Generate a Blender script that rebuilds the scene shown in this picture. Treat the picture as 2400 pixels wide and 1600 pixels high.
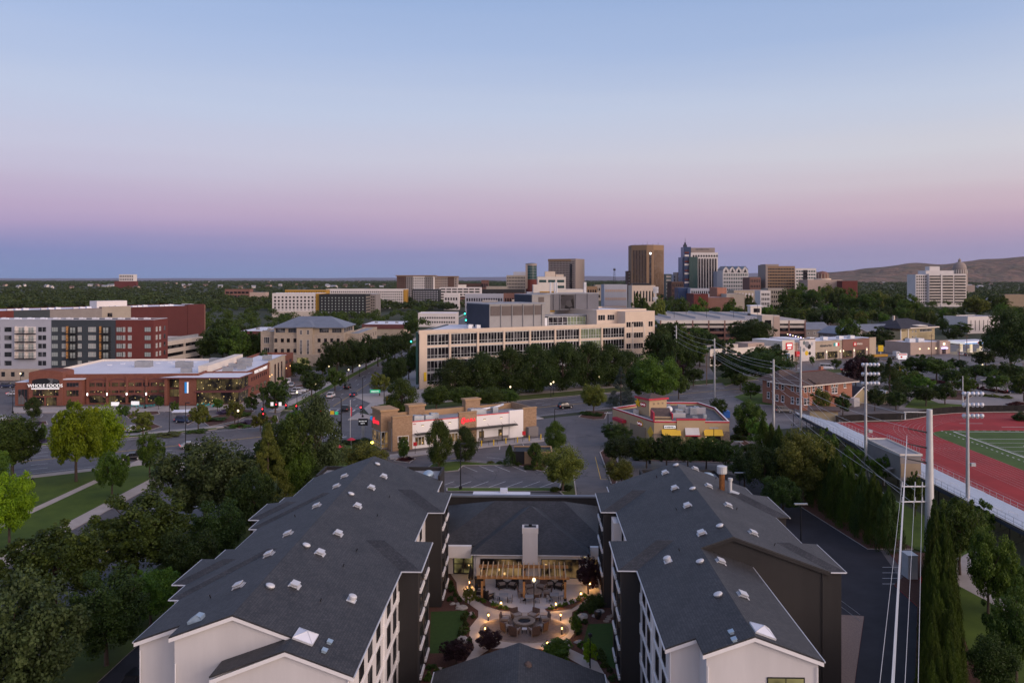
import bpy, math, random
import numpy as np
from mathutils import Vector, Matrix
R = math.radians
sc = bpy.context.scene
for o in list(bpy.data.objects): bpy.data.objects.remove(o)
# ------------------------------------------------------------------ camera, sky, sun, exposure
F, HC, HZ = 1900.0, 38.0, 653.0            # focal length (px of a 2400 px wide picture), camera height (m), horizon row
cam_d = bpy.data.cameras.new('camera');cam = bpy.data.objects.new('camera', cam_d);sc.collection.objects.link(cam)
cam.location = (0, 0, HC);cam.rotation_euler = (R(90), 0, 0)
cam_d.sensor_width = 36;cam_d.lens = 36*F/2400;cam_d.shift_y = -(800-HZ)/2400
cam_d.clip_start = 0.5;cam_d.clip_end = 60000
sc.camera = cam
sc.view_settings.view_transform = 'Standard';sc.view_settings.look = 'None'
sc.view_settings.exposure = 0.0;sc.view_settings.gamma = 1.0;sc.view_settings.use_curve_mapping = False
sc.cycles.use_denoising = True;sc.cycles.max_bounces = 6;sc.cycles.diffuse_bounces = 3
sc.cycles.glossy_bounces = 3;sc.cycles.transmission_bounces = 4;sc.cycles.transparent_max_bounces = 8
sc.cycles.sample_clamp_indirect = 4.0
def lin(c):
 return tuple(((x/255)/12.92 if x/255 <= .04045 else ((x/255+.055)/1.055)**2.4) for x in c)
SUN_AZ, SUN_EL = 126.0, 6.0       # degrees from straight ahead (clockwise), above horizon: the afterglow stands to the right, a little behind the viewer
W = bpy.data.worlds.new('World');sc.world = W;W.use_nodes = True
wt = W.node_tree;wt.nodes.clear()
def wn(t, **k):
 n = wt.nodes.new(t)
 for a, b in k.items(): setattr(n, a, b)
 return n
def wl(a, b): wt.links.new(a, b)
def wmath(op, a, b=None, clamp=False):
 n = wn('ShaderNodeMath', operation=op, use_clamp=clamp)
 for i, x in enumerate((a, b)):
  if x is None: continue
  if isinstance(x, (int, float)): n.inputs[i].default_value = x
  else: wl(x, n.inputs[i])
 return n.outputs[0]
tc = wn('ShaderNodeTexCoord');nz = wn('ShaderNodeVectorMath', operation='NORMALIZE');wl(tc.outputs['Generated'], nz.inputs[0])
sx = wn('ShaderNodeSeparateXYZ');wl(nz.outputs[0], sx.inputs[0])
def ramp(stops, fac):
 r = wn('ShaderNodeValToRGB');cr = r.color_ramp;cr.interpolation = 'LINEAR'
 cr.elements[0].position = stops[0][0];cr.elements[0].color = (*lin(stops[0][1]), 1)
 cr.elements[1].position = stops[-1][0];cr.elements[1].color = (*lin(stops[-1][1]), 1)
 for p, c in stops[1:-1]:
  e = cr.elements.new(p);e.color = (*lin(c), 1)
 wl(fac, r.inputs[0]);return r.outputs[0]
# faint horizontal streaks of thin cloud bend the bands a little
nt = wn('ShaderNodeTexNoise');nt.inputs['Scale'].default_value = 2.2;nt.inputs['Detail'].default_value = 4
mp = wn('ShaderNodeMapping');mp.inputs['Scale'].default_value = (1, 1, 16);wl(nz.outputs[0], mp.inputs[0]);wl(mp.outputs[0], nt.inputs['Vector'])
zz = wmath('ADD', sx.outputs[2], wmath('MULTIPLY', wmath('SUBTRACT', nt.outputs[0], .5), .030))
LEFT = [(0, (126,145,190)), (.012, (128,145,192)), (.03, (134,143,192)), (.044, (152,149,194)), (.062, (175,159,198)), (.08, (187,169,202)), (.105, (194,184,211)), (.145, (198,198,222)),
  (.2, (191,202,229)), (.27, (172,191,228)), (.36, (150,177,222)), (.6, (128,150,198)), (1, (122,142,186))]
RIGHT = [(0, (148,150,186)), (.012, (154,151,188)), (.03, (158,150,186)), (.044, (174,155,186)), (.062, (189,164,188)), (.08, (200,177,194)), (.105, (206,193,205)), (.14, (208,207,218)),
   (.2, (194,204,226)), (.27, (167,187,223)), (.36, (142,169,214)), (.6, (128,150,198)), (1, (122,142,186))]
mx = wn('ShaderNodeMix', data_type='RGBA')
az = wmath('ADD', wmath('MULTIPLY', sx.outputs[0], 1.1), .5, True)
wl(az, mx.inputs[0]);wl(ramp(LEFT, zz), mx.inputs[6]);wl(ramp(RIGHT, zz), mx.inputs[7])
# the lit side of the sky, behind the viewer: a broad warm glow that falls off with height
dt = wn('ShaderNodeVectorMath', operation='DOT_PRODUCT');wl(nz.outputs[0], dt.inputs[0])
dt.inputs[1].default_value = (math.sin(R(SUN_AZ)), math.cos(R(SUN_AZ)), 0.12)
g = wmath('POWER', wmath('MAXIMUM', wmath('ADD', wmath('MULTIPLY', dt.outputs['Value'], .75), .1), 0.0), 2.0)
glow = wn('ShaderNodeMix', data_type='RGBA', blend_type='ADD');wl(g, glow.inputs[0]);wl(mx.outputs[2], glow.inputs[6])
glow.inputs[7].default_value = (2.6, 1.80, 1.30, 1)
bg = wn('ShaderNodeBackground');bg.inputs[1].default_value = 0.97;wl(glow.outputs[2], bg.inputs[0])
sky = wn('ShaderNodeTexSky', sky_type='NISHITA');sky.sun_disc = False
sky.sun_elevation = R(1.0);sky.sun_rotation = R(SUN_AZ);sky.dust_density = 2.0
bg2 = wn('ShaderNodeBackground');bg2.inputs[1].default_value = 0.02;wl(sky.outputs[0], bg2.inputs[0])
ad = wn('ShaderNodeAddShader');wl(bg.outputs[0], ad.inputs[0]);wl(bg2.outputs[0], ad.inputs[1])
wo = wn('ShaderNodeOutputWorld');wl(ad.outputs[0], wo.inputs[0])
sun_d = bpy.data.lights.new('sun', 'SUN');sun = bpy.data.objects.new('sun', sun_d);sc.collection.objects.link(sun)
sun_d.energy = 1.35;sun_d.angle = R(30);sun_d.color = (1, .80, .68)
sd = Vector((math.sin(R(SUN_AZ))*math.cos(R(SUN_EL+6)), math.cos(R(SUN_AZ))*math.cos(R(SUN_EL+6)), math.sin(R(SUN_EL+6))))
sun.rotation_euler = sd.to_track_quat('Z', 'Y').to_euler()
# ------------------------------------------------------------------ helpers
COL = sc.collection
rnd = random.Random(7)
def P(u, v, z=0.0):
 """the point at height z that the photograph shows at (u, v)"""
 y = F*(HC-z)/(v-HZ);return ((u-1200)*y/F, y, z)
def PY(u, v, y):
 return ((u-1200)*y/F, y, HC-(v-HZ)*y/F)
TH = R(1.5)                                  # the hotel block is turned a little against the view
CT, ST = math.cos(TH), math.sin(TH)
def to_loc(p): return (p[0]*CT-p[1]*ST, p[0]*ST+p[1]*CT, p[2])
def to_wld(p): return (p[0]*CT+p[1]*ST, -p[0]*ST+p[1]*CT, p[2])
def L(u, v, z=0.0): return to_loc(P(u, v, z))
BA = R(29.5)                                 # the avenue grid
E1 = (math.cos(BA), math.sin(BA));E2 = (-math.sin(BA), math.cos(BA))
def SN(s, n, z=0.0): return (s*E1[0]+n*E2[0], s*E1[1]+n*E2[1], z)
def snof(x, y): return (x*E1[0]+y*E1[1], x*E2[0]+y*E2[1])
class MB:
 def __init__(s): s.v, s.f, s.m = [], [], []
 def add(s, vs, fs, mi=0):
  b = len(s.v);s.v += [tuple(p) for p in vs]
  for f in fs: s.f.append(tuple(i+b for i in f));s.m.append(mi)
  return s
 def box(s, x0, x1, y0, y1, z0, z1, mi=0):
  return s.add([(x0,y0,z0),(x1,y0,z0),(x1,y1,z0),(x0,y1,z0),(x0,y0,z1),(x1,y0,z1),(x1,y1,z1),(x0,y1,z1)],
      [(0,3,2,1),(4,5,6,7),(0,1,5,4),(1,2,6,5),(2,3,7,6),(3,0,4,7)], mi)
 def prism(s, pts, z0, z1, mi=0, top=None):
  """upright prism over a plan outline (counter-clockwise)"""
  n = len(pts);a = sum(pts[i][0]*pts[(i+1)%n][1]-pts[(i+1)%n][0]*pts[i][1] for i in range(n))
  if a < 0: pts = pts[::-1]
  vs = [(p[0],p[1],z0) for p in pts]+[(p[0],p[1],z1) for p in pts]
  fs = [(i,(i+1)%n,n+(i+1)%n,n+i) for i in range(n)]
  s.add(vs, fs+[tuple(range(n-1,-1,-1))], mi)
  b = len(s.v);s.v += [(p[0],p[1],z1) for p in pts];s.f.append(tuple(range(b,b+n)));s.m.append(mi if top is None else top)
  return s
 def yprism(s, pts, y0, y1, mi=0):
  """outline in x,z pushed along y"""
  n = len(pts);a = sum(pts[i][0]*pts[(i+1)%n][1]-pts[(i+1)%n][0]*pts[i][1] for i in range(n))
  if a < 0: pts = pts[::-1]
  vs = [(p[0],y0,p[1]) for p in pts]+[(p[0],y1,p[1]) for p in pts]
  fs = [((i+1)%n,i,n+i,n+(i+1)%n)[::-1] for i in range(n)]
  return s.add(vs, fs+[tuple(range(n)), tuple(range(2*n-1,n-1,-1))], mi)
 def slab(s, pts, t, mi=0, under=None):
  """a sheet of given thickness below a planar outline (counter-clockwise from above)"""
  n = len(pts);vs = list(pts)+[(p[0],p[1],p[2]-t) for p in pts]
  s.add(vs, [tuple(range(n))], mi)
  return s.add(vs, [tuple(range(2*n-1,n-1,-1))]+[((i+1)%n,i,n+i,n+(i+1)%n) for i in range(n)], mi if under is None else under)
 def poly(s, pts, mi=0):
  return s.add(pts, [tuple(range(len(pts)))], mi)
 def cyl(s, p, q, r0, r1=None, n=8, mi=0, cap=True):
  r1 = r0 if r1 is None else r1
  p, q = Vector(p), Vector(q);d = (q-p)
  if d.length < 1e-6: return s
  d.normalize();a = Vector((0,0,1)) if abs(d.z) < .9 else Vector((1,0,0))
  x = d.cross(a).normalized();y = d.cross(x)
  vs = [p+(x*math.cos(t)+y*math.sin(t))*r0 for t in [2*math.pi*i/n for i in range(n)]]
  vs += [q+(x*math.cos(t)+y*math.sin(t))*r1 for t in [2*math.pi*i/n for i in range(n)]]
  fs = [(i,n+i,n+(i+1)%n,(i+1)%n) for i in range(n)]
  if cap: fs += [tuple(range(n)), tuple(range(2*n-1,n-1,-1))]
  return s.add(vs, fs, mi)
 def lathe(s, prof, n=16, mi=0, c=(0,0,0), sx=1, sy=1):
  """profile of (r, z)"""
  vs = []
  for r, z in prof:
   for i in range(n):
    t = 2*math.pi*i/n;vs.append((c[0]+r*sx*math.cos(t), c[1]+r*sy*math.sin(t), c[2]+z))
  fs = []
  for k in range(len(prof)-1):
   for i in range(n):
    fs.append((k*n+i, k*n+(i+1)%n, (k+1)*n+(i+1)%n, (k+1)*n+i))
  if prof[0][0] > .001: fs.append(tuple(range(n-1,-1,-1)))
  if prof[-1][0] > .001: fs.append(tuple(range((len(prof)-1)*n, len(prof)*n)))
  return s.add(vs, fs, mi)
 def tube(s, pts, r, n=6, mi=0):
  for a, b in zip(pts, pts[1:]): s.cyl(a, b, r, r, n, mi)
  return s
 def mesh(s, name, mats, smooth=False):
  me = bpy.data.meshes.new(name);me.from_pydata(s.v, [], s.f)
  for m in (mats if isinstance(mats, (list, tuple)) else [mats]): me.materials.append(M(m))
  if any(s.m): me.polygons.foreach_set('material_index', s.m)
  if smooth: me.polygons.foreach_set('use_smooth', [True]*len(me.polygons))
  me.update();return me
 def build(s, name, mats, parent=None, loc=None, rz=0, smooth=False, kind=None, label=None):
  return share(name, s.mesh(name, mats, smooth), parent, loc, rz, kind=kind, label=label)
def share(name, me, parent=None, loc=None, rz=0, scale=None, kind=None, label=None, mat=None):
 o = bpy.data.objects.new(name, me);COL.objects.link(o)
 if parent is not None: o.parent = parent
 if loc is not None: o.location = loc
 if rz: o.rotation_euler = (0, 0, rz)
 if scale is not None: o.scale = scale if isinstance(scale, (tuple, list)) else (scale,)*3
 if kind: o['kind'] = kind
 if label: o['label'] = label
 if mat is not None:
  o.material_slots[0].link = 'OBJECT';o.material_slots[0].material = M(mat)
 return o
def tag(o, label, cat, group=None):
 o['label'] = label;o['category'] = cat
 if group: o['group'] = group
 return o
def thing(name, label, cat, loc=(0,0,0), rz=0, group=None):
 o = bpy.data.objects.new(name, None);COL.objects.link(o);o.empty_display_size = .5
 o.location = loc;o.rotation_euler = (0, 0, rz)
 return tag(o, label, cat, group)
def struct(name, mb, mats, **k):
 o = mb.build(name, mats, **k);o['kind'] = 'structure';return o
def dup(root, loc, rz=None, label=None, scale=None, paint=None):
 r = root.copy();COL.objects.link(r);r.location = loc
 if rz is not None: r.rotation_euler = (0, 0, rz)
 if label: r['label'] = label
 if scale is not None: r.scale = (scale,)*3
 for ch in list(root.children):
  c = ch.copy();COL.objects.link(c);c.parent = r
  if paint and c.get('painted'): c.material_slots[0].material = M(paint)
  for gch in list(ch.children):
   d = gch.copy();COL.objects.link(d);d.parent = c
 return r
# ------------------------------------------------------------------ materials
MATS = {}
def M(name): return MATS[name] if isinstance(name, str) else name
def mat(name, col, rough=.8, var=.12, scale=1.5, metal=0.0, spec=.3, emit=None, estr=0.0, bump=0.0, bscale=None, col2=None, sub=None, coord='Object', stretch=(1,1,1), alpha=None, bdist=.03, cracks=False):
 m = bpy.data.materials.new(name);m.use_nodes = True;t = m.node_tree;b = t.nodes['Principled BSDF']
 b.inputs['Roughness'].default_value = rough;b.inputs['Metallic'].default_value = metal
 b.inputs['Specular IOR Level'].default_value = spec
 b.inputs['Base Color'].default_value = (*col, 1)
 if var or col2:
  tcn = t.nodes.new('ShaderNodeTexCoord');mpn = t.nodes.new('ShaderNodeMapping');mpn.inputs['Scale'].default_value = stretch
  src = tcn.outputs['Object']
  if coord == 'World':
   gn = t.nodes.new('ShaderNodeNewGeometry');src = gn.outputs['Position']
  t.links.new(src, mpn.inputs[0])
  n = t.nodes.new('ShaderNodeTexNoise');n.inputs['Scale'].default_value = scale;n.inputs['Detail'].default_value = 6;n.inputs['Roughness'].default_value = .62
  t.links.new(mpn.outputs[0], n.inputs['Vector'])
  r = t.nodes.new('ShaderNodeValToRGB');c2 = col2 if col2 else tuple(min(1, c*(1+var)) for c in col);c1 = col if col2 else tuple(c*(1-var) for c in col)
  r.color_ramp.elements[0].position = .3;r.color_ramp.elements[1].position = .7
  r.color_ramp.elements[0].color = (*c1, 1);r.color_ramp.elements[1].color = (*c2, 1)
  t.links.new(n.outputs[0], r.inputs[0]);t.links.new(r.outputs[0], b.inputs['Base Color'])
  if bump:
   n2 = t.nodes.new('ShaderNodeTexNoise');n2.inputs['Scale'].default_value = bscale or scale*4;n2.inputs['Detail'].default_value = 4
   t.links.new(mpn.outputs[0], n2.inputs['Vector'])
   bp = t.nodes.new('ShaderNodeBump');bp.inputs['Strength'].default_value = bump;bp.inputs['Distance'].default_value = bdist
   t.links.new(n2.outputs[0], bp.inputs['Height']);t.links.new(bp.outputs[0], b.inputs['Normal'])
  if cracks:
   vo = t.nodes.new('ShaderNodeTexVoronoi');vo.feature = 'DISTANCE_TO_EDGE';vo.inputs['Scale'].default_value = .11
   nw = t.nodes.new('ShaderNodeTexNoise');nw.inputs['Scale'].default_value = .6;nw.inputs['Detail'].default_value = 4;t.links.new(mpn.outputs[0], nw.inputs['Vector'])
   va = t.nodes.new('ShaderNodeVectorMath');va.operation = 'MULTIPLY_ADD';va.inputs[1].default_value = (2.2, 2.2, 0);t.links.new(nw.outputs['Color'], va.inputs[0]);t.links.new(mpn.outputs[0], va.inputs[2]);t.links.new(va.outputs[0], vo.inputs['Vector'])
   cr_ = t.nodes.new('ShaderNodeMapRange');cr_.inputs[1].default_value = .004;cr_.inputs[2].default_value = .012;cr_.inputs[3].default_value = .45;cr_.inputs[4].default_value = 1;t.links.new(vo.outputs['Distance'], cr_.inputs[0])
   vp = t.nodes.new('ShaderNodeTexVoronoi');vp.inputs['Scale'].default_value = .06;t.links.new(va.outputs[0], vp.inputs['Vector'])
   pr_ = t.nodes.new('ShaderNodeMapRange');pr_.inputs[3].default_value = .86;pr_.inputs[4].default_value = 1.14;sp_ = t.nodes.new('ShaderNodeSeparateColor');t.links.new(vp.outputs['Color'], sp_.inputs[0]);t.links.new(sp_.outputs[0], pr_.inputs[0])
   mm = t.nodes.new('ShaderNodeMath');mm.operation = 'MULTIPLY';t.links.new(cr_.outputs[0], mm.inputs[0]);t.links.new(pr_.outputs[0], mm.inputs[1])
   mx_ = t.nodes.new('ShaderNodeMix');mx_.data_type = 'RGBA';mx_.blend_type = 'MULTIPLY';mx_.inputs[0].default_value = 1;t.links.new(r.outputs[0], mx_.inputs[6]);t.links.new(mm.outputs[0], mx_.inputs[7]);t.links.new(mx_.outputs[2], b.inputs['Base Color'])
 if emit is not None:
  b.inputs['Emission Color'].default_value = (*emit, 1);b.inputs['Emission Strength'].default_value = estr
 MATS[name] = m;return m
def brickmat(name, c1, c2, mortar, sx=1.0, bw=.22, bh=.075, rough=.85, var=.15, ms=.012):
 """small courses as colour on a wall;vertical faces only, laid out by world position"""
 m = bpy.data.materials.new(name);m.use_nodes = True;t = m.node_tree;b = t.nodes['Principled BSDF'];b.inputs['Roughness'].default_value = rough
 b.inputs['Specular IOR Level'].default_value = .2
 tcn = t.nodes.new('ShaderNodeTexCoord');sp = t.nodes.new('ShaderNodeSeparateXYZ');t.links.new(tcn.outputs['Object'], sp.inputs[0])
 ad = t.nodes.new('ShaderNodeMath');ad.operation = 'ADD';t.links.new(sp.outputs[0], ad.inputs[0]);t.links.new(sp.outputs[1], ad.inputs[1])
 cb = t.nodes.new('ShaderNodeCombineXYZ');t.links.new(ad.outputs[0], cb.inputs[0]);t.links.new(sp.outputs[2], cb.inputs[1])
 br = t.nodes.new('ShaderNodeTexBrick');br.inputs['Color1'].default_value = (*c1,1);br.inputs['Color2'].default_value = (*c2,1);br.inputs['Mortar'].default_value = (*mortar,1)
 br.inputs['Scale'].default_value = 1.0;br.inputs['Brick Width'].default_value = bw;br.inputs['Row Height'].default_value = bh;br.inputs['Mortar Size'].default_value = ms
 t.links.new(cb.outputs[0], br.inputs['Vector'])
 n = t.nodes.new('ShaderNodeTexNoise');n.inputs['Scale'].default_value = .6;n.inputs['Detail'].default_value = 5;t.links.new(tcn.outputs['Object'], n.inputs['Vector'])
 mr = t.nodes.new('ShaderNodeMapRange');mr.inputs[3].default_value = 1-var;mr.inputs[4].default_value = 1+var;t.links.new(n.outputs[0], mr.inputs[0])
 mu = t.nodes.new('ShaderNodeMix');mu.data_type = 'RGBA';mu.blend_type = 'MULTIPLY';mu.inputs[0].default_value = 1
 t.links.new(br.outputs[0], mu.inputs[6]);t.links.new(mr.outputs[0], mu.inputs[7]);t.links.new(mu.outputs[2], b.inputs['Base Color'])
 MATS[name] = m;return m
def glassmat(name, col, rough=.06, spec=.8, emit=None, estr=0, escale=1.2, ethr=.5, dots=0, blinds=0):
 """window glass seen from outside: dark and reflecting;lit rooms show as warm patches"""
 m = bpy.data.materials.new(name);m.use_nodes = True;t = m.node_tree;b = t.nodes['Principled BSDF']
 b.inputs['Base Color'].default_value = (*col,1);b.inputs['Roughness'].default_value = rough;b.inputs['Specular IOR Level'].default_value = spec
 if blinds:
  gp = t.nodes.new('ShaderNodeNewGeometry');vo = t.nodes.new('ShaderNodeTexVoronoi');vo.inputs['Scale'].default_value = .45;t.links.new(gp.outputs['Position'], vo.inputs['Vector'])
  sp_ = t.nodes.new('ShaderNodeSeparateColor');t.links.new(vo.outputs['Color'], sp_.inputs[0]);rr_ = t.nodes.new('ShaderNodeValToRGB');rr_.color_ramp.interpolation = 'CONSTANT'
  rr_.color_ramp.elements[0].position = 0;rr_.color_ramp.elements[0].color = (*col,1);rr_.color_ramp.elements[1].position = .62;rr_.color_ramp.elements[1].color = (*[c*2.2+.012 for c in col],1)
  e_ = rr_.color_ramp.elements.new(.8);e_.color = (*[c*2+.07*blinds for c in col],1);t.links.new(sp_.outputs[0], rr_.inputs[0]);t.links.new(rr_.outputs[0], b.inputs['Base Color'])
 if emit is not None:
  tcn = t.nodes.new('ShaderNodeNewGeometry');n = t.nodes.new('ShaderNodeTexNoise');n.inputs['Scale'].default_value = escale;n.inputs['Detail'].default_value = 2
  t.links.new(tcn.outputs['Position'], n.inputs['Vector'])
  r = t.nodes.new('ShaderNodeValToRGB');r.color_ramp.elements[0].position = ethr;r.color_ramp.elements[1].position = min(1, ethr+.3)
  r.color_ramp.elements[0].color = (0,0,0,1);r.color_ramp.elements[1].color = (1,1,1,1);t.links.new(n.outputs[0], r.inputs[0])
  mu = t.nodes.new('ShaderNodeMath');mu.operation = 'MULTIPLY';mu.inputs[1].default_value = estr;t.links.new(r.outputs[0], mu.inputs[0])
  vo = t.nodes.new('ShaderNodeTexVoronoi');vo.inputs['Scale'].default_value = dots or 1;t.links.new(tcn.outputs['Position'], vo.inputs['Vector'])
  lt = t.nodes.new('ShaderNodeMath');lt.operation = 'LESS_THAN';lt.inputs[1].default_value = .17 if dots else -1;t.links.new(vo.outputs['Distance'], lt.inputs[0])
  ma = t.nodes.new('ShaderNodeMath');ma.operation = 'MULTIPLY_ADD';ma.inputs[1].default_value = .75;t.links.new(lt.outputs[0], ma.inputs[0]);t.links.new(mu.outputs[0], ma.inputs[2])
  b.inputs['Emission Color'].default_value = (*emit,1);t.links.new(ma.outputs[0], b.inputs['Emission Strength'])
 MATS[name] = m;return m
def shinglemat(name, c1, c2):
 """asphalt shingles: courses follow the slope by height, tabs along the eave"""
 m = bpy.data.materials.new(name);m.use_nodes = True;t = m.node_tree;b = t.nodes['Principled BSDF'];b.inputs['Roughness'].default_value = .64;b.inputs['Specular IOR Level'].default_value = .55
 tcn = t.nodes.new('ShaderNodeTexCoord');sp = t.nodes.new('ShaderNodeSeparateXYZ');t.links.new(tcn.outputs['Object'], sp.inputs[0])
 gn = t.nodes.new('ShaderNodeNewGeometry');vt = t.nodes.new('ShaderNodeVectorTransform');vt.vector_type = 'NORMAL';vt.convert_from = 'WORLD';vt.convert_to = 'OBJECT'
 t.links.new(gn.outputs['True Normal'], vt.inputs[0]);sn = t.nodes.new('ShaderNodeSeparateXYZ');t.links.new(vt.outputs[0], sn.inputs[0])
 def ma(op, a, bb=None):
  n = t.nodes.new('ShaderNodeMath');n.operation = op
  for i, x in enumerate((a, bb)):
   if x is None: continue
   if isinstance(x, (int, float)): n.inputs[i].default_value = x
   else: t.links.new(x, n.inputs[i])
  return n.outputs[0]
 isx = ma('GREATER_THAN', ma('ABSOLUTE', sn.outputs[0]), ma('ABSOLUTE', sn.outputs[1]))
 run = ma('ADD', ma('MULTIPLY', isx, sp.outputs[1]), ma('MULTIPLY', ma('SUBTRACT', 1.0, isx), sp.outputs[0]))
 cb = t.nodes.new('ShaderNodeCombineXYZ');t.links.new(run, cb.inputs[0]);t.links.new(ma('MULTIPLY', sp.outputs[2], 2.97), cb.inputs[1])
 br = t.nodes.new('ShaderNodeTexBrick');br.inputs['Color1'].default_value = (*c1,1);br.inputs['Color2'].default_value = (*c2,1)
 br.inputs['Mortar'].default_value = tuple(x*.45 for x in c1)+(1,);br.inputs['Scale'].default_value = 1;br.inputs['Brick Width'].default_value = .27;br.inputs['Row Height'].default_value = .21
 br.inputs['Mortar Size'].default_value = .018;br.inputs['Bias'].default_value = .1;t.links.new(cb.outputs[0], br.inputs['Vector'])
 n = t.nodes.new('ShaderNodeTexNoise');n.inputs['Scale'].default_value = .35;n.inputs['Detail'].default_value = 8;n.inputs['Roughness'].default_value = .7;t.links.new(tcn.outputs['Object'], n.inputs['Vector'])
 mr = t.nodes.new('ShaderNodeMapRange');mr.inputs[1].default_value = .28;mr.inputs[2].default_value = .72;mr.inputs[3].default_value = .58;mr.inputs[4].default_value = 1.42;t.links.new(n.outputs[0], mr.inputs[0])
 mu = t.nodes.new('ShaderNodeMix');mu.data_type = 'RGBA';mu.blend_type = 'MULTIPLY';mu.inputs[0].default_value = 1
 t.links.new(br.outputs[0], mu.inputs[6]);t.links.new(mr.outputs[0], mu.inputs[7]);t.links.new(mu.outputs[2], b.inputs['Base Color'])
 bp = t.nodes.new('ShaderNodeBump');bp.inputs['Strength'].default_value = .5;bp.inputs['Distance'].default_value = .02
 t.links.new(br.outputs['Fac'], bp.inputs['Height']);bp.invert = True;t.links.new(bp.outputs[0], b.inputs['Normal'])
 MATS[name] = m;return m
def leafmat(name, c1, c2, trans=.25, rough=.6, big=False):
 m = bpy.data.materials.new(name);m.use_nodes = True;t = m.node_tree;b = t.nodes['Principled BSDF'];b.inputs['Roughness'].default_value = rough;b.inputs['Specular IOR Level'].default_value = .25
 tcn = t.nodes.new('ShaderNodeTexCoord');n = t.nodes.new('ShaderNodeTexNoise');n.inputs['Scale'].default_value = 5.5;n.inputs['Detail'].default_value = 5;n.inputs['Roughness'].default_value = .75
 t.links.new(tcn.outputs['Object'], n.inputs['Vector'])
 r = t.nodes.new('ShaderNodeValToRGB');r.color_ramp.elements[0].position = .33;r.color_ramp.elements[1].position = .68
 r.color_ramp.elements[0].color = (*c1,1);r.color_ramp.elements[1].color = (*c2,1);t.links.new(n.outputs[0], r.inputs[0])
 oi = t.nodes.new('ShaderNodeObjectInfo');mr = t.nodes.new('ShaderNodeMapRange');mr.inputs[3].default_value = .78;mr.inputs[4].default_value = 1.25;t.links.new(oi.outputs['Random'], mr.inputs[0])
 hs = t.nodes.new('ShaderNodeHueSaturation');t.links.new(r.outputs[0], hs.inputs['Color']);t.links.new(mr.outputs[0], hs.inputs['Value'])
 mr2 = t.nodes.new('ShaderNodeMapRange');mr2.inputs[3].default_value = .485;mr2.inputs[4].default_value = .515;t.links.new(oi.outputs['Random'], mr2.inputs[0]);t.links.new(mr2.outputs[0], hs.inputs['Hue'])
 if big:
  gp = t.nodes.new('ShaderNodeNewGeometry');nb = t.nodes.new('ShaderNodeTexNoise');nb.inputs['Scale'].default_value = .022;nb.inputs['Detail'].default_value = 6;nb.inputs['Roughness'].default_value = .8;t.links.new(gp.outputs['Position'], nb.inputs['Vector'])
  mb3 = t.nodes.new('ShaderNodeMapRange');mb3.inputs[1].default_value = .3;mb3.inputs[2].default_value = .7;mb3.inputs[3].default_value = .45;mb3.inputs[4].default_value = 1.7;t.links.new(nb.outputs[0], mb3.inputs[0]);t.links.new(mb3.outputs[0], hs.inputs['Value'])
 t.links.new(hs.outputs[0], b.inputs['Base Color'])
 tr = t.nodes.new('ShaderNodeBsdfTranslucent');t.links.new(hs.outputs[0], tr.inputs[0])
 mxs = t.nodes.new('ShaderNodeMixShader');mxs.inputs[0].default_value = trans
 t.links.new(b.outputs[0], mxs.inputs[1]);t.links.new(tr.outputs[0], mxs.inputs[2]);t.links.new(mxs.outputs[0], t.nodes['Material Output'].inputs[0])
 MATS[name] = m;return m
mat('asphalt', (.094,.084,.084), .68, .22, .35, spec=.6, bump=.15, bscale=25, coord='World', cracks=True)
mat('asphalt_old', (.13,.115,.112), .68, .2, .12, spec=.6, bump=.15, bscale=20, coord='World', cracks=True)
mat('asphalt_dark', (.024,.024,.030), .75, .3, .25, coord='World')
mat('panel_white', (.80,.77,.75), .7, .03, .3)
mat('concrete', (.36,.33,.31), .85, .12, .5, bump=.1, coord='World')
mat('concrete_pale', (.46,.45,.46), .8, .08, .5, coord='World')
mat('concrete_tan', (.42,.37,.33), .85, .12, .6, coord='World')
mat('paver_dark', (.17,.135,.12), .9, .2, 3, coord='World')
mat('lot_pale', (.25,.23,.225), .9, .12, .1, coord='World')
mat('brick_paving', (.22,.10,.085), .9, .2, 2, coord='World')
mat('grass', (.046,.080,.009), .95, .3, .25, bump=.5, bscale=40, coord='World', col2=(.082,.128,.016))
mat('turf', (.030,.066,.011), .95, .15, 2, bump=.3, bscale=60, coord='World')
mat('lawn_dry', (.045,.056,.014), .95, .3, .3, coord='World', col2=(.072,.10,.02))
mat('town_ground', (.028,.040,.018), .95, .3, .012, coord='World', col2=(.055,.060,.036))
mat('mulch', (.085,.040,.028), .95, .35, 6, bump=.6, bscale=30, coord='World')
mat('gravel', (.26,.20,.17), .95, .25, 8, bump=.6, bscale=30, coord='World')
mat('paint_white', (.62,.62,.62), .7, .15, 3, coord='World')
mat('paint_yellow', (.55,.36,.06), .7, .15, 3, coord='World')
mat('track_red', (.285,.027,.028), .9, .22, .12, coord='World', bump=.05)
mat('field_green', (.055,.10,.022), .95, .2, .15, coord='World')
mat('kerb_red', (.36,.06,.06), .8, .2, 2, coord='World')
mat('white_wall', (.60,.575,.56), .8, .075, .5, bump=.05, bscale=40, stretch=(1,1,.18))
mat('white_trim', (.78,.76,.75), .6, .03, 1)
mat('dark_wall', (.027,.025,.025), .75, .16, .5, stretch=(1,1,.2))
mat('gutter', (.55,.56,.58), .45, .05, 1, metal=.3)
mat('dark_metal', (.03,.03,.033), .45, .1, 2, metal=.5)
mat('black', (.012,.012,.014), .6, 0)
mat('steel', (.42,.44,.46), .45, .12, .8, metal=.6)
mat('steel_pale', (.55,.56,.56), .5, .1, .6, metal=.35)
mat('aluminium', (.62,.63,.66), .4, .08, 1, metal=.55)
mat('vent_white', (.58,.59,.61), .45, .06, 2, metal=.2)
mat('vent_blue', (.36,.46,.54), .4, .1, 2, metal=.4)
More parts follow.
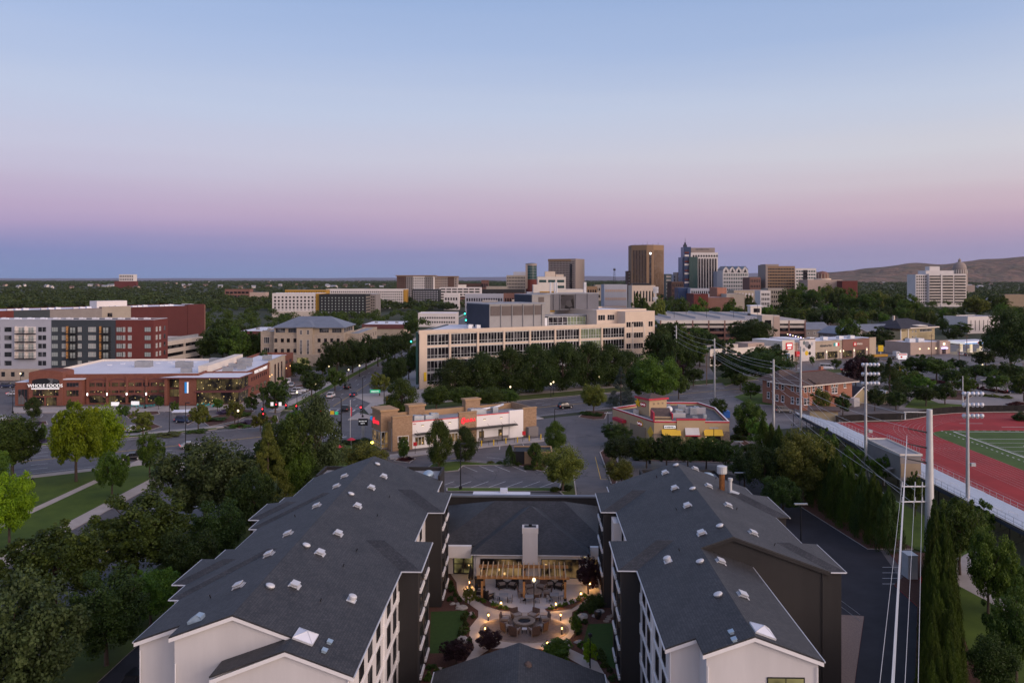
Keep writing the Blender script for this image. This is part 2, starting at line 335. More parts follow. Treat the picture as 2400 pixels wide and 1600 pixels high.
mat('rust', (.22,.09,.03), .8, .3, 4)
mat('wood', (.42,.22,.085), .65, .25, 3, stretch=(1,1,1))
mat('wood_pale', (.55,.38,.22), .65, .2, 3)
mat('wood_pole', (.16,.11,.08), .85, .2, 2)
mat('wicker', (.105,.07,.06), .8, .3, 12)
mat('wicker_dark', (.028,.024,.025), .8, .3, 12)
mat('cushion', (.30,.25,.22), .9, .1, 3)
mat('stone', (.25,.20,.16), .9, .3, 3, bump=.6, bscale=8)
mat('boulder', (.34,.32,.30), .9, .3, 2, bump=.7, bscale=6)
mat('rubber', (.02,.02,.02), .85, 0)
mat('roof_white', (.66,.68,.74), .7, .06, .15)
mat('roof_grey', (.27,.28,.30), .8, .15, .4)
mat('roof_metal', (.20,.215,.25), .5, .12, .3, metal=.35)
mat('roof_brown', (.095,.068,.060), .9, .28, 1.2, bump=.3, bscale=14)
mat('roof_black', (.035,.036,.048), .85, .2, .6)
mat('cream', (.60,.49,.39), .8, .06, .25)
mat('cream_pale', (.66,.60,.53), .8, .06, .25)
mat('tan_stone', (.40,.33,.255), .85, .12, .3)
mat('tan_stucco', (.45,.335,.20), .85, .06, .4)
mat('tan_dark', (.27,.21,.145), .85, .08, .4)
mat('parapet_tan', (.37,.24,.135), .85, .08, .4)
mat('penthouse_grey', (.13,.13,.148), .7, .06, .3, metal=.1)
mat('penthouse_light', (.27,.262,.255), .7, .06, .3)
mat('penthouse_navy', (.035,.042,.060), .7, .1, .3)
mat('louvre', (.115,.095,.088), .7, .1, .4)
mat('apt_grey', (.36,.37,.42), .8, .05, .2)
mat('apt_slate', (.042,.052,.062), .8, .08, .2)
mat('apt_red', (.088,.026,.026), .85, .08, .2)
mat('apt_rust', (.125,.032,.028), .85, .08, .2)
mat('apt_tan', (.33,.29,.245), .85, .08, .2)
mat('apt_teal', (.13,.165,.17), .8, .08, .2)
mat('apt_white', (.62,.58,.56), .8, .06, .1)
mat('apt_black', (.022,.024,.028), .8, .1, .1)
mat('apt_brown', (.095,.055,.045), .8, .08, .1)
mat('mustard', (.38,.21,.03), .8, .08, .3)
mat('brown_tower', (.255,.165,.10), .8, .05, .02)
mat('tower_grey', (.29,.24,.215), .8, .05, .02)
mat('garage_tan', (.50,.44,.385), .85, .08, .15)
mat('garage_brown', (.20,.105,.085), .85, .1, .15)
mat('maroon', (.13,.05,.05), .85, .1, .2)
mat('siding_grey', (.22,.20,.195), .85, .1, .3)
mat('siding_tan', (.38,.315,.195), .85, .08, .3)
mat('pinkish', (.42,.32,.27), .85, .06, .3)
mat('red_trim', (.46,.035,.06), .6, .06, .5)
mat('red_bright', (.65,.03,.04), .5, .05, 1)
mat('sign_red', (.75,.03,.05), .4, 0, emit=(1,.03,.06), estr=.85)
mat('sign_white', (.85,.85,.85), .4, 0, emit=(1,1,1), estr=.35)
mat('sign_blue', (.02,.18,.45), .4, 0, emit=(.05,.35,.9), estr=.3)
mat('sign_green', (.02,.30,.14), .4, 0, emit=(.05,.8,.4), estr=.35)
mat('sign_yellow', (.75,.50,.03), .5, 0)
mat('star_yellow', (.72,.48,.02), .5, .04, 1)
mat('awning_yellow', (.70,.45,.05), .7, .06, 1)
mat('lamp_warm', (1,.8,.5), .4, 0, emit=(1,.50,.15), estr=2.2)
mat('lamp_soft', (1,.9,.7), .4, 0, emit=(1,.80,.45), estr=1.8)
mat('lamp_cool', (1,1,1), .4, 0, emit=(.95,.97,1), estr=4)
mat('lamp_yellow', (1,.9,.2), .4, 0, emit=(1,.85,.1), estr=6)
mat('lamp_purple', (.8,.7,1), .4, 0, emit=(.6,.5,1), estr=4)
mat('signal_red', (1,.05,.05), .4, 0, emit=(1,.02,.03), estr=7)
mat('signal_green', (.05,1,.6), .4, 0, emit=(.05,1,.6), estr=5)
mat('tail_red', (.5,.02,.02), .3, 0, emit=(1,.04,.02), estr=1.2)
mat('teal_plastic', (.04,.36,.35), .5, .05, 1)
mat('blue_plastic', (.02,.10,.38), .5, .05, 1)
mat('hill', (.215,.130,.095), .95, .3, .006, coord='World', col2=(.072,.072,.046), bump=1.0, bscale=.012, bdist=60)
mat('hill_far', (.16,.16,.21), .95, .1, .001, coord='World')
mat('bark', (.085,.062,.048), .9, .3, 4)
mat('windscreen', (.012,.011,.012), .85, .2, .6)
glassmat('glass', (.018,.020,.024), .05, .6, blinds=1.2)
glassmat('glass_dark', (.010,.009,.012), .1, .35, blinds=.5)
glassmat('glass_pale', (.30,.34,.33), .15, .6)
glassmat('glass_teal', (.015,.055,.055), .2, .45)
glassmat('glass_blue', (.018,.045,.12), .25, .35)
mat('roof_dark', (.105,.108,.118), .8, .25, .6)
glassmat('glass_green', (.10,.13,.085), .1, .6, (1,.95,.5), .10, .5, .35)
glassmat('glass_store', (.014,.013,.012), .08, .5, (1,.72,.28), .13, .35, .42, 1.0)
glassmat('glass_room', (.016,.014,.012), .08, .5, (1,.60,.24), .24, .6, .36, .9)
glassmat('glass_office', (.010,.009,.011), .1, .4, (1,.75,.15), .10, .14, .60)
glassmat('glass_lobby', (.02,.018,.012), .1, .5, (1,.85,.35), .28, .5, .30)
shinglemat('shingle', (.021,.021,.023), (.047,.046,.048))
brickmat('brick_red', (.31,.115,.068), (.40,.155,.09), (.30,.19,.15))
brickmat('brick_store', (.165,.060,.042), (.21,.078,.054), (.18,.10,.08), bw=.4, bh=.2)
brickmat('brick_tan', (.275,.175,.105), (.36,.235,.145), (.30,.22,.16), bw=.45, bh=.2)
brickmat('stone_tan', (.36,.30,.24), (.43,.36,.29), (.30,.25,.21), bw=.9, bh=.45)
leafmat('leaf_dark', (.012,.026,.005), (.056,.092,.016))
leafmat('leaf_mid', (.018,.040,.006), (.092,.145,.020))
leafmat('leaf_green', (.026,.066,.007), (.115,.195,.020))
leafmat('leaf_lime', (.070,.135,.005), (.27,.38,.012), .35)
leafmat('leaf_olive', (.040,.058,.009), (.19,.205,.034))
leafmat('leaf_grey', (.018,.032,.010), (.082,.112,.032))
leafmat('leaf_purple', (.014,.006,.009), (.045,.018,.024))
leafmat('leaf_red', (.05,.012,.010), (.12,.03,.025))
leafmat('leaf_spruce', (.035,.055,.045), (.095,.13,.115))
leafmat('leaf_thuja', (.014,.030,.004), (.072,.105,.010))
leafmat('leaf_far', (.018,.034,.010), (.066,.098,.026), .15, big=True)
leafmat('leaf_lavender', (.05,.035,.07), (.12,.09,.15))
# ================================================================== ground, roads, pavements
def xy(p): return (p[0], p[1])
def px(pts, z=0): return [xy(P(u, v, z)) for u, v in pts]
def loc2w(pts): return [xy(to_wld((a, b, 0))) for a, b in pts]
def flat(name, pts, z, m, mb=None):
 n = len(pts);a = sum(pts[i][0]*pts[(i+1)%n][1]-pts[(i+1)%n][0]*pts[i][1] for i in range(n))
 if a < 0: pts = pts[::-1]
 k = mb or MB();k.poly([(p[0], p[1], z) for p in pts])
 return struct(name, k, m) if mb is None else k
def raised(name, pts, h, m, side='concrete', z0=-.05):
 return struct(name, MB().prism(pts, z0, h, 1, 0), [m, side])
def ellipse(cx, cy, rx, ry, rot=0, n=32):
 return [(cx+rx*math.cos(t)*math.cos(rot)-ry*math.sin(t)*math.sin(rot), cy+rx*math.cos(t)*math.sin(rot)+ry*math.sin(t)*math.cos(rot)) for t in [2*math.pi*i/n for i in range(n)]]
def ring(mb, pts_out, w, z0, z1):
 """a kerb of width w inside a closed outline"""
 n = len(pts_out);cx = sum(p[0] for p in pts_out)/n;cy = sum(p[1] for p in pts_out)/n
 for i in range(n):
  a, b = pts_out[i], pts_out[(i+1) % n]
  dx, dy = b[0]-a[0], b[1]-a[1];l = math.hypot(dx, dy) or 1
  nx, ny = -dy/l*w, dx/l*w
  if (cx-a[0])*nx+(cy-a[1])*ny < 0: nx, ny = -nx, -ny
  mb.prism([a, b, (b[0]+nx, b[1]+ny), (a[0]+nx, a[1]+ny)], z0, z1)
 return mb
g = MB();N = 48;gv = [(45000*math.cos(2*math.pi*i/N), 45000*math.sin(2*math.pi*i/N), -.06) for i in range(N)]
g.poly(gv);struct('ground', g, 'town_ground')
near_s = [(-330, 158), (-15, 181), (65, 187), (130, 191.5), (420, 195)]
far_s = [(-330, 200), (-15, 213), (65, 215.5), (130, 219), (420, 221)]
def ip(t, s):
 for (a, x), (b, y) in zip(t, t[1:]):
  if s <= b: return x+(y-x)*(s-a)/(b-a)
 return t[-1][1]
ss = [-330, -200, -100, -15, 20, 65, 100, 130, 200, 300, 420]
flat('lot_ground', loc2w([(-49, 20), (46, 20), (47, 60), (54, 125), (58, 170), (58, 262), (15, 228), (-45, 192), (-49, 185)]), -.02, 'asphalt')
flat('hotel_drive', loc2w([(-41, 30), (-12, 30), (-12, 116), (-41, 116)]), -.016, 'asphalt_dark')
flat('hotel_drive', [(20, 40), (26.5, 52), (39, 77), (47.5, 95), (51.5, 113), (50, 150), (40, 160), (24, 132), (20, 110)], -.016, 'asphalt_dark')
flat('store_lot', [xy(SN(-230, 205)), xy(SN(-15, 216)), xy(SN(52, 218))]+loc2w([(-76, 245), (-76, 330), (-110, 340), (-160, 300), (-330, 300)]), -.02, 'asphalt_old')
flat('side_lot', px([(1560, 985), (1720, 1012), (1900, 1000), (2010, 985), (2400, 955), (2400, 800), (2000, 815), (1780, 845), (1690, 905)]), -.025, 'asphalt_old')
av = [xy(SN(s, ip(near_s, s))) for s in ss]+[xy(SN(s, ip(far_s, s))) for s in ss[::-1]]
flat('avenue', av, .004, 'asphalt')
flat('boulevard_road', loc2w([(-69.7, 20), (-49.5, 20), (-49.5, 1600), (-69.7, 1600)]), .0, 'asphalt')
flat('side_street', [xy(P(1655, 905)), xy(P(1700, 912)), xy(P(1655, 850)), xy(P(1625, 800)), xy(P(1605, 800)), xy(P(1610, 850))], .008, 'asphalt_old')
flat('cross_street', px([(1980, 880), (2400, 868), (2400, 845), (1990, 850)]), .006, 'asphalt')
flat('pale_parking', px([(2105, 960), (2130, 905), (2140, 890), (2240, 893), (2400, 915), (2400, 948)]), .002, 'lot_pale')
# markings on the avenue and boulevard
mk = MB();yk = MB()
def stripe(mb, a, b, w, z):
 dx, dy = b[0]-a[0], b[1]-a[1];l = math.hypot(dx, dy) or 1;nx, ny = -dy/l*w/2, dx/l*w/2
 pts = [(a[0]-nx, a[1]-ny, z), (b[0]-nx, b[1]-ny, z), (b[0]+nx, b[1]+ny, z), (a[0]+nx, a[1]+ny, z)]
 mb.poly(pts)
ZM = .010
def avp(s, f): a = ip(near_s, s);b = ip(far_s, s);return xy(SN(s, a+(b-a)*f))
for f, dash in ((.06, 0), (.19, 1), (.33, 1), (.47, 2), (.60, 1), (.73, 1), (.92, 0)):
 s = -160
 while s < 400:
  L_ = 3.0 if dash == 1 else 9.0
  if not (42 < s < 88):
   stripe(yk if dash == 2 else mk, avp(s, f), avp(s+L_, f), .16, ZM)
   if dash == 2: stripe(yk, avp(s, f+.012), avp(s+L_, f+.012), .14, ZM)
  s += 12 if dash == 1 else 9
for x, dash in ((-66.2, 1), (-62.9, 1), (-59.6, 2), (-56.2, 1), (-52.9, 1)):
 y = 60
 while y < 700:
  L_ = 3.0 if dash == 1 else 9
  if not (186 < y < 236): stripe(yk if dash == 2 else mk, xy(to_wld((x, y, 0))), xy(to_wld((x, y+L_, 0))), .16, ZM)
  y += 12 if dash == 1 else 9
stripe(mk, xy(to_wld((-59.6, 236, 0))), xy(to_wld((-49.9, 236, 0))), .5, ZM)
for i in range(9):   # zebra bars across the near leg
 a = avp(58, .1+.085*i);b = avp(61.5, .1+.085*i);stripe(mk, a, b, .55, ZM)
for i in range(8):
 a = to_wld((-68.5+2.4*i, 231, 0));b = to_wld((-68.5+2.4*i, 234, 0));stripe(mk, xy(a), xy(b), .5, ZM)
# parking stalls in front of the hotel
for i in range(9):
 u = 1024+40.2*i;stripe(mk, xy(P(u, 1127.5)), xy(P(u-40, 1141.5)), .11, -.012)
for i in range(5):
 u = 1083+38*i;stripe(mk, xy(P(u, 1090)), xy(P(u+36, 1104.5)), .11, -.012)
for u, v, u2, v2 in ((1117, 1057, 1114, 1060), (1172, 1040, 1171, 1053), (1224, 1037, 1229, 1047), (1253, 1033, 1259, 1041), (1102, 1078, 1180, 1085), (1141, 1071, 1196, 1077)):
 stripe(mk, xy(P(u, v)), xy(P(u2, v2)), .12, -.012)
stripe(yk, xy(P(1395, 1070)), xy(P(1408, 1122)), .12, -.012);stripe(yk, xy(P(1408, 1122)), xy(P(1424, 1122)), .12, -.012)
stripe(yk, xy(P(1056, 1075)), xy(P(1072, 1073)), .3, -.012)
for i in range(4): stripe(mk, xy(P(2068, 1328+i*13)), xy(P(2110, 1328+i*13)), .1, -.012)
for i in range(7): stripe(mk, xy(P(2020+40*i, 840+i)), xy(P(2027+42*i, 846+i)), .12, -.018)
for i in range(9): stripe(mk, xy(P(2235+22*i, 905+i)), xy(P(2255+24*i, 915+i)), .12, .006)
for (x0, y0) in ((-120, 226), (-105, 230), (-135, 221), (-90, 233)):
 for i in range(7): stripe(mk, (x0+i*2.9, y0+i*.6), (x0+i*2.9-2, y0+i*.6+4.6), .11, -.012)
for i in range(12):
 y = 62+5.4*i/2;stripe(mk, xy(to_wld((-33.5, y, 0))), xy(to_wld((-38.3, y, 0))), .1, -.012)
struct('road_marking', mk, 'paint_white');struct('centre_line_marking', yk, 'paint_yellow')
# pavements and verges
def strip_sn(a, b, f0, off0, f1, off1, n=12):
 q = [a+(b-a)*i/n for i in range(n+1)]
 return [xy(SN(s, ip(f0, s)+off0)) for s in q]+[xy(SN(s, ip(f1, s)+off1)) for s in q[::-1]]
raised('verge_lawn', strip_sn(-220, 36, far_s, .0, far_s, 2.0), .12, 'grass')
raised('avenue_pavement', strip_sn(-220, 38, far_s, 2.0, far_s, 4.6), .12, 'concrete')
raised('near_pavement', strip_sn(-260, 20, near_s, -2.6, near_s, 0), .12, 'concrete_tan')
raised('far_verge', strip_sn(86, 300, far_s, 0, far_s, 9), .12, 'lawn_dry')
raised('building_forecourt', strip_sn(84, 210, far_s, 9, far_s, 40), .13, 'concrete')
raised('restaurant_pavement', strip_sn(78, 116, near_s, -3, near_s, 0), .12, 'concrete')
raised('boulevard_verge', loc2w([(-72.4, 232), (-69.7, 232), (-69.7, 900), (-72.4, 900)]), .12, 'grass')
raised('boulevard_pavement', loc2w([(-75.6, 229), (-72.4, 229), (-72.4, 900), (-75.6, 900)]), .12, 'concrete')
raised('corner_pavement', loc2w([(-49.5, 236), (-49.5, 500), (-43, 500), (-40, 262), (-36, 248), (-46, 226)]), .12, 'concrete')
raised('corner_brick_paving', loc2w([(-47.5, 236), (-46.5, 262), (-42, 260), (-39, 246), (-45, 232)]), .125, 'brick_paving')
raised('traffic_island', px([(815, 984), (838, 967), (885, 977), (880, 981)]), .12, 'concrete')
raised('west_pavement', loc2w([(-72.5, 30), (-69.7, 30), (-69.7, 176), (-72.5, 175)]), .10, 'concrete_tan')
raised('park_lawn', [xy(SN(-240, 150)), xy(SN(-100, ip(near_s, -100)-2.6)), xy(SN(-15, ip(near_s, -15)-2.6)), xy(SN(17, ip(near_s, 17)-2.6))]+loc2w([(-72.5, 168), (-72.5, 30), (-200, 30)]), .09, 'grass')
flat('park_path', loc2w([(-82.7, 30), (-81.1, 30), (-81.1, 172), (-82.7, 172)]), .098, 'concrete_tan')
raised('west_verge', loc2w([(-49.5, 25), (-41, 25), (-41, 188), (-49.5, 186)]), .08, 'lawn_dry')
raised('corner_lawn', px([(768, 1085), (765, 1062), (830, 1032), (885, 1030), (892, 1045), (800, 1100)]), .10, 'grass')
raised('restaurant_walk', px([(910, 1066), (1225, 1028), (1275, 1026), (1275, 1034), (1140, 1048), (915, 1076)]), .12, 'concrete')
# planting islands of the restaurant lots
def island(pts, m='grass', h=.12):
 raised('planting_island', pts, h-.02, m)
 struct('kerb', ring(MB(), pts, .22, -.04, h), 'concrete')
island(px([(1004, 1094), (1013, 1087), (1040, 1083), (1070, 1081), (1110, 1083), (1145, 1086), (1190, 1086), (1190, 1090), (1086, 1091), (1075, 1103), (1045, 1106), (1018, 1103)]))
island(px([(1192, 1088), (1205, 1083), (1290, 1084), (1275, 1106), (1262, 1104), (1215, 1091)]), 'mulch')
island(px([(1046, 1143), (1290, 1143), (1330, 1143), (1335, 1152), (1046, 1152)]))
island(px([(922, 1080), (935, 1072), (975, 1074), (960, 1085)]), 'mulch')
island(px([(1355, 978), (1372, 962), (1425, 965), (1418, 982), (1390, 984)]), 'mulch')
island(px([(1405, 1060), (1436, 1040), (1440, 1056), (1455, 1100), (1445, 1135), (1432, 1135)]), 'mulch')
island(px([(1480, 1050), (1500, 1060), (1700, 1062), (1715, 1085), (1500, 1080)]), 'mulch')
island(px([(1715, 1022), (1745, 980), (1760, 990), (1740, 1030), (1790, 1060), (1775, 1072)]), 'mulch')
island(px([(1308, 1150), (1322, 1105), (1345, 1108), (1352, 1160), (1330, 1170)]), 'lawn_dry')
for a in ([(0, 985), (60, 980), (62, 990), (0, 997)], [(58, 990), (110, 987), (112, 994), (60, 996)], [(60, 1030), (130, 1022), (135, 1030), (62, 1040)], [(290, 1000), (350, 988), (380, 1000), (330, 1014)],
   [(405, 985), (450, 968), (480, 975), (440, 995)], [(470, 985), (560, 958), (600, 962), (560, 985), (490, 1000)], [(290, 972), (370, 962), (375, 970), (300, 980)], [(520, 998), (600, 980), (650, 975), (655, 988), (560, 1005)],
   [(610, 950), (660, 940), (690, 948), (650, 965)], [(690, 905), (735, 895), (735, 915), (700, 920)], [(770, 1002), (680, 1000), (700, 985), (760, 985)]):
 island(px(a), 'mulch' if rnd.random() < .6 else 'lawn_dry')
raised('store_pavement', px([(30, 955), (460, 952), (560, 942), (640, 905), (660, 905), (600, 950), (470, 963), (30, 968)]), .13, 'concrete')
raised('brick_house_lawn', px([(1720, 930), (1760, 918), (1830, 930), (1810, 950), (1750, 945)]), .1, 'grass')
raised('street_corner_lawn', px([(1680, 885), (1715, 880), (1735, 895), (1700, 905)]), .1, 'grass')
raised('lot_lawn', px([(2120, 955), (2150, 925), (2200, 945), (2310, 952), (2200, 962)]), .1, 'grass')
raised('lot_lawn', px([(2100, 890), (2130, 880), (2170, 882), (2140, 895)]), .1, 'grass')
raised('garden_bed', px([(2195, 935), (2240, 915), (2300, 918), (2260, 938)]), .12, 'mulch')
# east side of the hotel
raised('gravel_strip', [(28.6, 62), (31.2, 92.5), (39.6, 91.2), (32.2, 76.2), (29.5, 66)], .1, 'gravel', 'kerb_red')
raised('hedge_bed', [(52.5, 113), (50.6, 104), (47.4, 100.6), (47, 94), (38.3, 77), (27.4, 55), (33, 55), (44, 76), (58, 112)], .1, 'mulch', 'kerb_red')
raised('far_hedge_bed', [(48.5, 174), (47.5, 142), (50, 114), (56.5, 114), (54.5, 142), (56, 174)], .1, 'mulch', 'concrete')
raised('embankment_lawn', [(58, 112), (44, 76), (33, 55), (60, 40), (72, 60), (67, 112), (64, 174), (56, 174), (54.5, 142), (56.5, 114)], .09, 'grass', 'grass')
flat('bleacher_path', px([(2236, 1312), (2290, 1288), (2322, 1378), (2410, 1440), (2410, 1462), (2300, 1402), (2240, 1370)]), .097, 'concrete')
# ================================================================== the hotel in front
PITCH = .357
def hpart(name, mb, mats, root, **k):
 """a part of a hotel building, given in the block's own axes"""
 o = mb.build(name, mats, root, **k);c = root['c'];o.location = (-c[0], -c[1], 0);return o
def hthing(name, label, cat, cx, cy, group=None):
 t = thing(name, label, cat, to_wld((cx, cy, 0)), -TH, group);t['c'] = (cx, cy);return t
def window_mesh(name, w, h, fr='dark_metal', gl='glass', bars=(1, 1), t=.07, dep=.07, sill=None):
 mb = MB();x0, x1 = -w/2, w/2
 mb.box(x0, x0+t, -dep, .03, 0, h);mb.box(x1-t, x1, -dep, .03, 0, h)
 mb.box(x0+t, x1-t, -dep, .03, 0, t);mb.box(x0+t, x1-t, -dep, .03, h-t, h)
 for i in range(1, bars[0]): x = x0+w*i/bars[0];mb.box(x-t*.4, x+t*.4, -dep*.85, .03, t, h-t)
 for i in range(1, bars[1]): z = h*i/bars[1];mb.box(x0+t, x1-t, -dep*.8, .03, z-t*.4, z+t*.4)
 if sill: mb.box(x0-.1, x1+.1, -dep-.12, .03, -.14, -.002, 2)
 mb.poly([(x0+t, -.02, t), (x1-t, -.02, t), (x1-t, -.02, h-t), (x0+t, -.02, h-t)], 1)
 return mb.mesh(name, [fr, gl]+([sill] if sill else []))
def put(me, parent, x, y, z, face, name='window', c=None):
 """face: direction the window looks, degrees clockwise from -y"""
 c = c or parent.get('c') or (0, 0)
 return share(name, me, parent, (x-c[0], y-c[1], z), R(face))
hw_a = window_mesh('window', 1.45, 1.75, bars=(2, 1))
hw_t = window_mesh('window', 1.9, 1.6, bars=(2, 1), sill='white_trim')
hw_front = window_mesh('window', 2.6, 1.7, bars=(2, 1), gl='glass_lobby')
def roof_pt(u, v, zr, xr, s):
 a = (u-1200)/F*CT-ST;b = (u-1200)/F*ST+CT;dv = (v-HZ)/F
 t = (HC-zr-s*PITCH*xr)/(dv-s*PITCH*a)
 return (t*a, t*b, HC-t*dv)
vb = MB();vb.box(-.34, .34, -.46, .46, -.1, .30, 1);vb.box(-.48, .48, -.56, .56, .10, .16);vb.box(-.42, .42, -.55, .55, .30, .40)
vb.box(-.60, -.42, -.56, .56, -.04, .06);vb.box(.42, .62, -.6, .6, -.04, .05)
box_vent = vb.mesh('roof_vent', ['vent_white', 'roof_grey'])
vb = MB();vb.lathe([(.42, -.1), (.42, .12), (.50, .14), (.46, .24), (.25, .32), (0, .34)], 14);cap_vent = vb.mesh('roof_vent', 'vent_white', True)
vb = MB();vb.lathe([(.36, -.15), (.36, .28), (.46, .30), (.46, .52), (.36, .60), (.15, .66), (0, .67)], 16);vb.box(-.5, .5, -.5, .5, -.05, .03);drum_vent = vb.mesh('roof_vent', 'vent_white')
vb = MB();vb.box(-.2, .2, -.28, .28, -.1, .18);vb.box(-.26, .26, -.33, .33, .18, .25);small_vent = vb.mesh('roof_vent', 'vent_blue')
vb = MB();vb.box(-1.0, 1.0, -1.1, 1.1, -.1, .16);vb.add([(-.95,-1.05,.162),(.95,-1.05,.162),(.95,1.05,.162),(-.95,1.05,.162),(0,0,.62)], [(0,1,4),(1,2,4),(2,3,4),(3,0,4)], 1)
for a, b in (((-.95,-1.05,.17),(0,0,.63)),((.95,-1.05,.17),(0,0,.63)),((.95,1.05,.17),(0,0,.63)),((-.95,1.05,.17),(0,0,.63))): vb.cyl(a, b, .035, .035, 5)
pyr_light = vb.mesh('skylight', ['vent_white', 'roof_white'])
vb = MB();vb.lathe([(.06, -.1), (.06, .35)], 8);pipe_vent = vb.mesh('vent_pipe', 'black')
vb = MB();vb.add([(-.7,-.5,-.1),(.7,-.5,-.1),(.7,.5,-.1),(-.7,.5,-.1),(-.7,-.5,.3),(.3,-.4,.62),(.3,.4,.62),(-.7,.5,.3),(.7,-.5,.3),(.7,.5,.3)], [(0,1,8,5,4),(2,3,7,6,9),(4,5,6,7),(5,8,9,6),(0,4,7,3),(1,2,9,8)])
hood_vent = vb.mesh('skylight', 'vent_blue')
def on_roof(me, roof, c, u, v, zr, xr, s, name='roof_vent'):
 p = roof_pt(u, v, zr, xr, s)
 o = share(name, me, roof, (p[0], p[1], p[2]));o.rotation_euler = (0, s*math.atan(PITCH), 0);o.scale = (.76,)*3;return o
def hip_out(mb, xe, s, y0, y1, ze, xr, zr):
 """a hipped bay roof: eave at xe, running back into the main slope (ridge at xr, zr);s is the side it points to"""
 h = (y1-y0)/2;ym = (y0+y1)/2;zt = ze+PITCH*h;xh = xe-s*h;xb = xr+s*(zr-zt)/PITCH;xv = xr+s*(zr-ze)/PITCH
 A, B, C, D = (xe,y0,ze), (xe,y1,ze), (xh,ym,zt), (xb,ym,zt);E, G = (xv,y0,ze), (xv,y1,ze)
 fs = [[A, B, C], [E, A, C, D], [B, G, D, C]]
 for f in fs:
  if s < 0: f = f[::-1]
  mb.slab(f, .12)
 return mb
def eave_line(mb, a, b, r=.07): mb.cyl(a, b, r, r, 6)
SILL = MB().box(-.10, .10, -1.3, 1.3, -.11, .11).mesh('sill', 'white_trim')
FL = [0.9, 3.65, 6.4, 9.0]     # sill heights of the four storeys
# ---------------------------------------------------------------- left wing
lw = hthing('hotel_wing', 'white and charcoal four storey hotel wing on the left with grey shingle gable roof', 'hotel', -21, 57)
XR, ZR = -21.25, 14.3
zL = lambda x: ZR-PITCH*abs(x-XR)
w = MB()
w.yprism([(-29, 0), (-12.5, 0), (-12.5, zL(-12.5)-.2), (XR, ZR-.2), (-29, zL(-29)-.2)], 59, 107.6)
w.yprism([(-25.5, 0), (-12.503, 0), (-12.503, zL(-12.5)-.2), (XR, ZR-.2), (-25.5, zL(-25.5)-.2)], 57, 59.1)
w.yprism([(-21.8, 0), (-12.506, 0), (-12.506, zL(-12.5)-.2), (-16.9, zL(-16.9)-.2), (-21.8, 10.85)], 55, 57.1)
hpart('wall', w, 'white_wall', lw)
t = MB()   # rake boards under the gable edges
def rake(mb, p, q, y0, y1, d=.28): mb.slab([(p[0], y0, p[1]), (q[0], y0, q[1]), (q[0], y1, q[1]), (p[0], y1, p[1])] if p[0] < q[0] else [(q[0], y0, q[1]), (p[0], y0, p[1]), (p[0], y1, p[1]), (q[0], y1, q[1])], d)
rake(t, (-29.3, zL(-29.3)-.13), (-25.5, zL(-25.5)-.13), 58.72, 58.99)
rake(t, (-25.8, zL(-25.8)-.13), (XR, ZR-.13), 56.72, 56.99);rake(t, (XR, ZR-.13), (-16.9, zL(-16.9)-.13), 56.73, 56.98)
rake(t, (-22.1, 10.62), (-16.9, zL(-16.9)-.13), 54.72, 54.99);rake(t, (-16.9, zL(-16.9)-.13), (-12.2, zL(-12.2)-.13), 54.72, 54.99)
for x, y in ((-28.9, 58.95), (-25.4, 56.95), (-21.7, 54.95), (-12.6, 54.95)): t.cyl((x, y-.06, 0), (x, y-.06, 10.7), .05, .05, 6)
hpart('trim', t, 'white_trim', lw)
r = MB()
r.slab([(XR, 56.7, ZR), (-16.9, 56.7, zL(-16.9)), (-16.9, 54.7, zL(-16.9)), (-12.2, 54.7, zL(-12.2)), (-12.2, 107.9, zL(-12.2)), (XR, 107.9, ZR)], .12)
r.slab([(-25.8, 56.7, zL(-25.8)), (XR, 56.7, ZR), (XR, 107.9, ZR), (-29.3, 107.9, zL(-29.3)), (-29.3, 58.7, zL(-29.3)), (-25.8, 58.7, zL(-25.8))], .12)
r.slab([(-22.1, 54.7, 10.9), (-16.9, 54.7, zL(-16.9)), (-16.9, 57.0, zL(-16.9)), (-22.1, 57.0, 10.9)], .12)
for y0, y1 in ((74.5, 82.8), (93.3, 101.8)): hip_out(r, -10.35, 1, y0, y1, zL(-12.2)-.02, XR, ZR)
for y0, y1, x in ((66.5, 79, -30.2), (69.8, 76.2, -31.4), (85.5, 98, -30.2), (88.8, 95.2, -31.4)): hip_out(r, x, -1, y0, y1, zL(-29.3)-.03, XR, ZR)
lroof = hpart('roof', r, 'shingle', lw)
g_ = MB();zr_ = zL(-12.2)-.1
for a, b in ((54.7, 74.5), (82.8, 93.3), (101.8, 107.9)): eave_line(g_, (-12.15, a, zr_), (-12.15, b, zr_))
for a, b in ((74.5, 82.8), (93.3, 101.8)):
 eave_line(g_, (-10.3, a, zr_), (-10.3, b, zr_));eave_line(g_, (-12.15, a, zr_), (-10.3, a, zr_));eave_line(g_, (-12.15, b, zr_), (-10.3, b, zr_))
hpart('gutter', g_, 'gutter', lw);g_ = MB();zl_ = zL(-29.3)-.1
for a, b in ((58.7, 66.5), (79, 85.5), (98, 107.9)): eave_line(g_, (-29.35, a, zl_), (-29.35, b, zl_))
for a, b, x in ((66.5, 69.8, -30.25), (76.2, 79, -30.25), (69.8, 76.2, -31.45), (85.5, 88.8, -30.25), (95.2, 98, -30.25), (88.8, 95.2, -31.45)): eave_line(g_, (x, a, zl_), (x, b, zl_));eave_line(g_, (x, a, zl_), (-29.3, a, zl_))
hpart('gutter', g_, 'gutter', lw)
for y0, y1 in ((74.8, 82.5), (93.6, 101.5)):
 b = MB();b.box(-12.6, -10.65, y0, y1, 0, zL(-12.2)-.1);tw = hpart('tower', b, 'dark_wall', lw)
 for z in FL:
  for yy in (y0+2.1, y1-2.1): share('window', hw_t, tw, (-10.65, yy, z), R(90))
 for z in FL:
  for yy in (y0+2.1, y1-2.1): share('sill', SILL, tw, (-10.56, yy, z-.31))
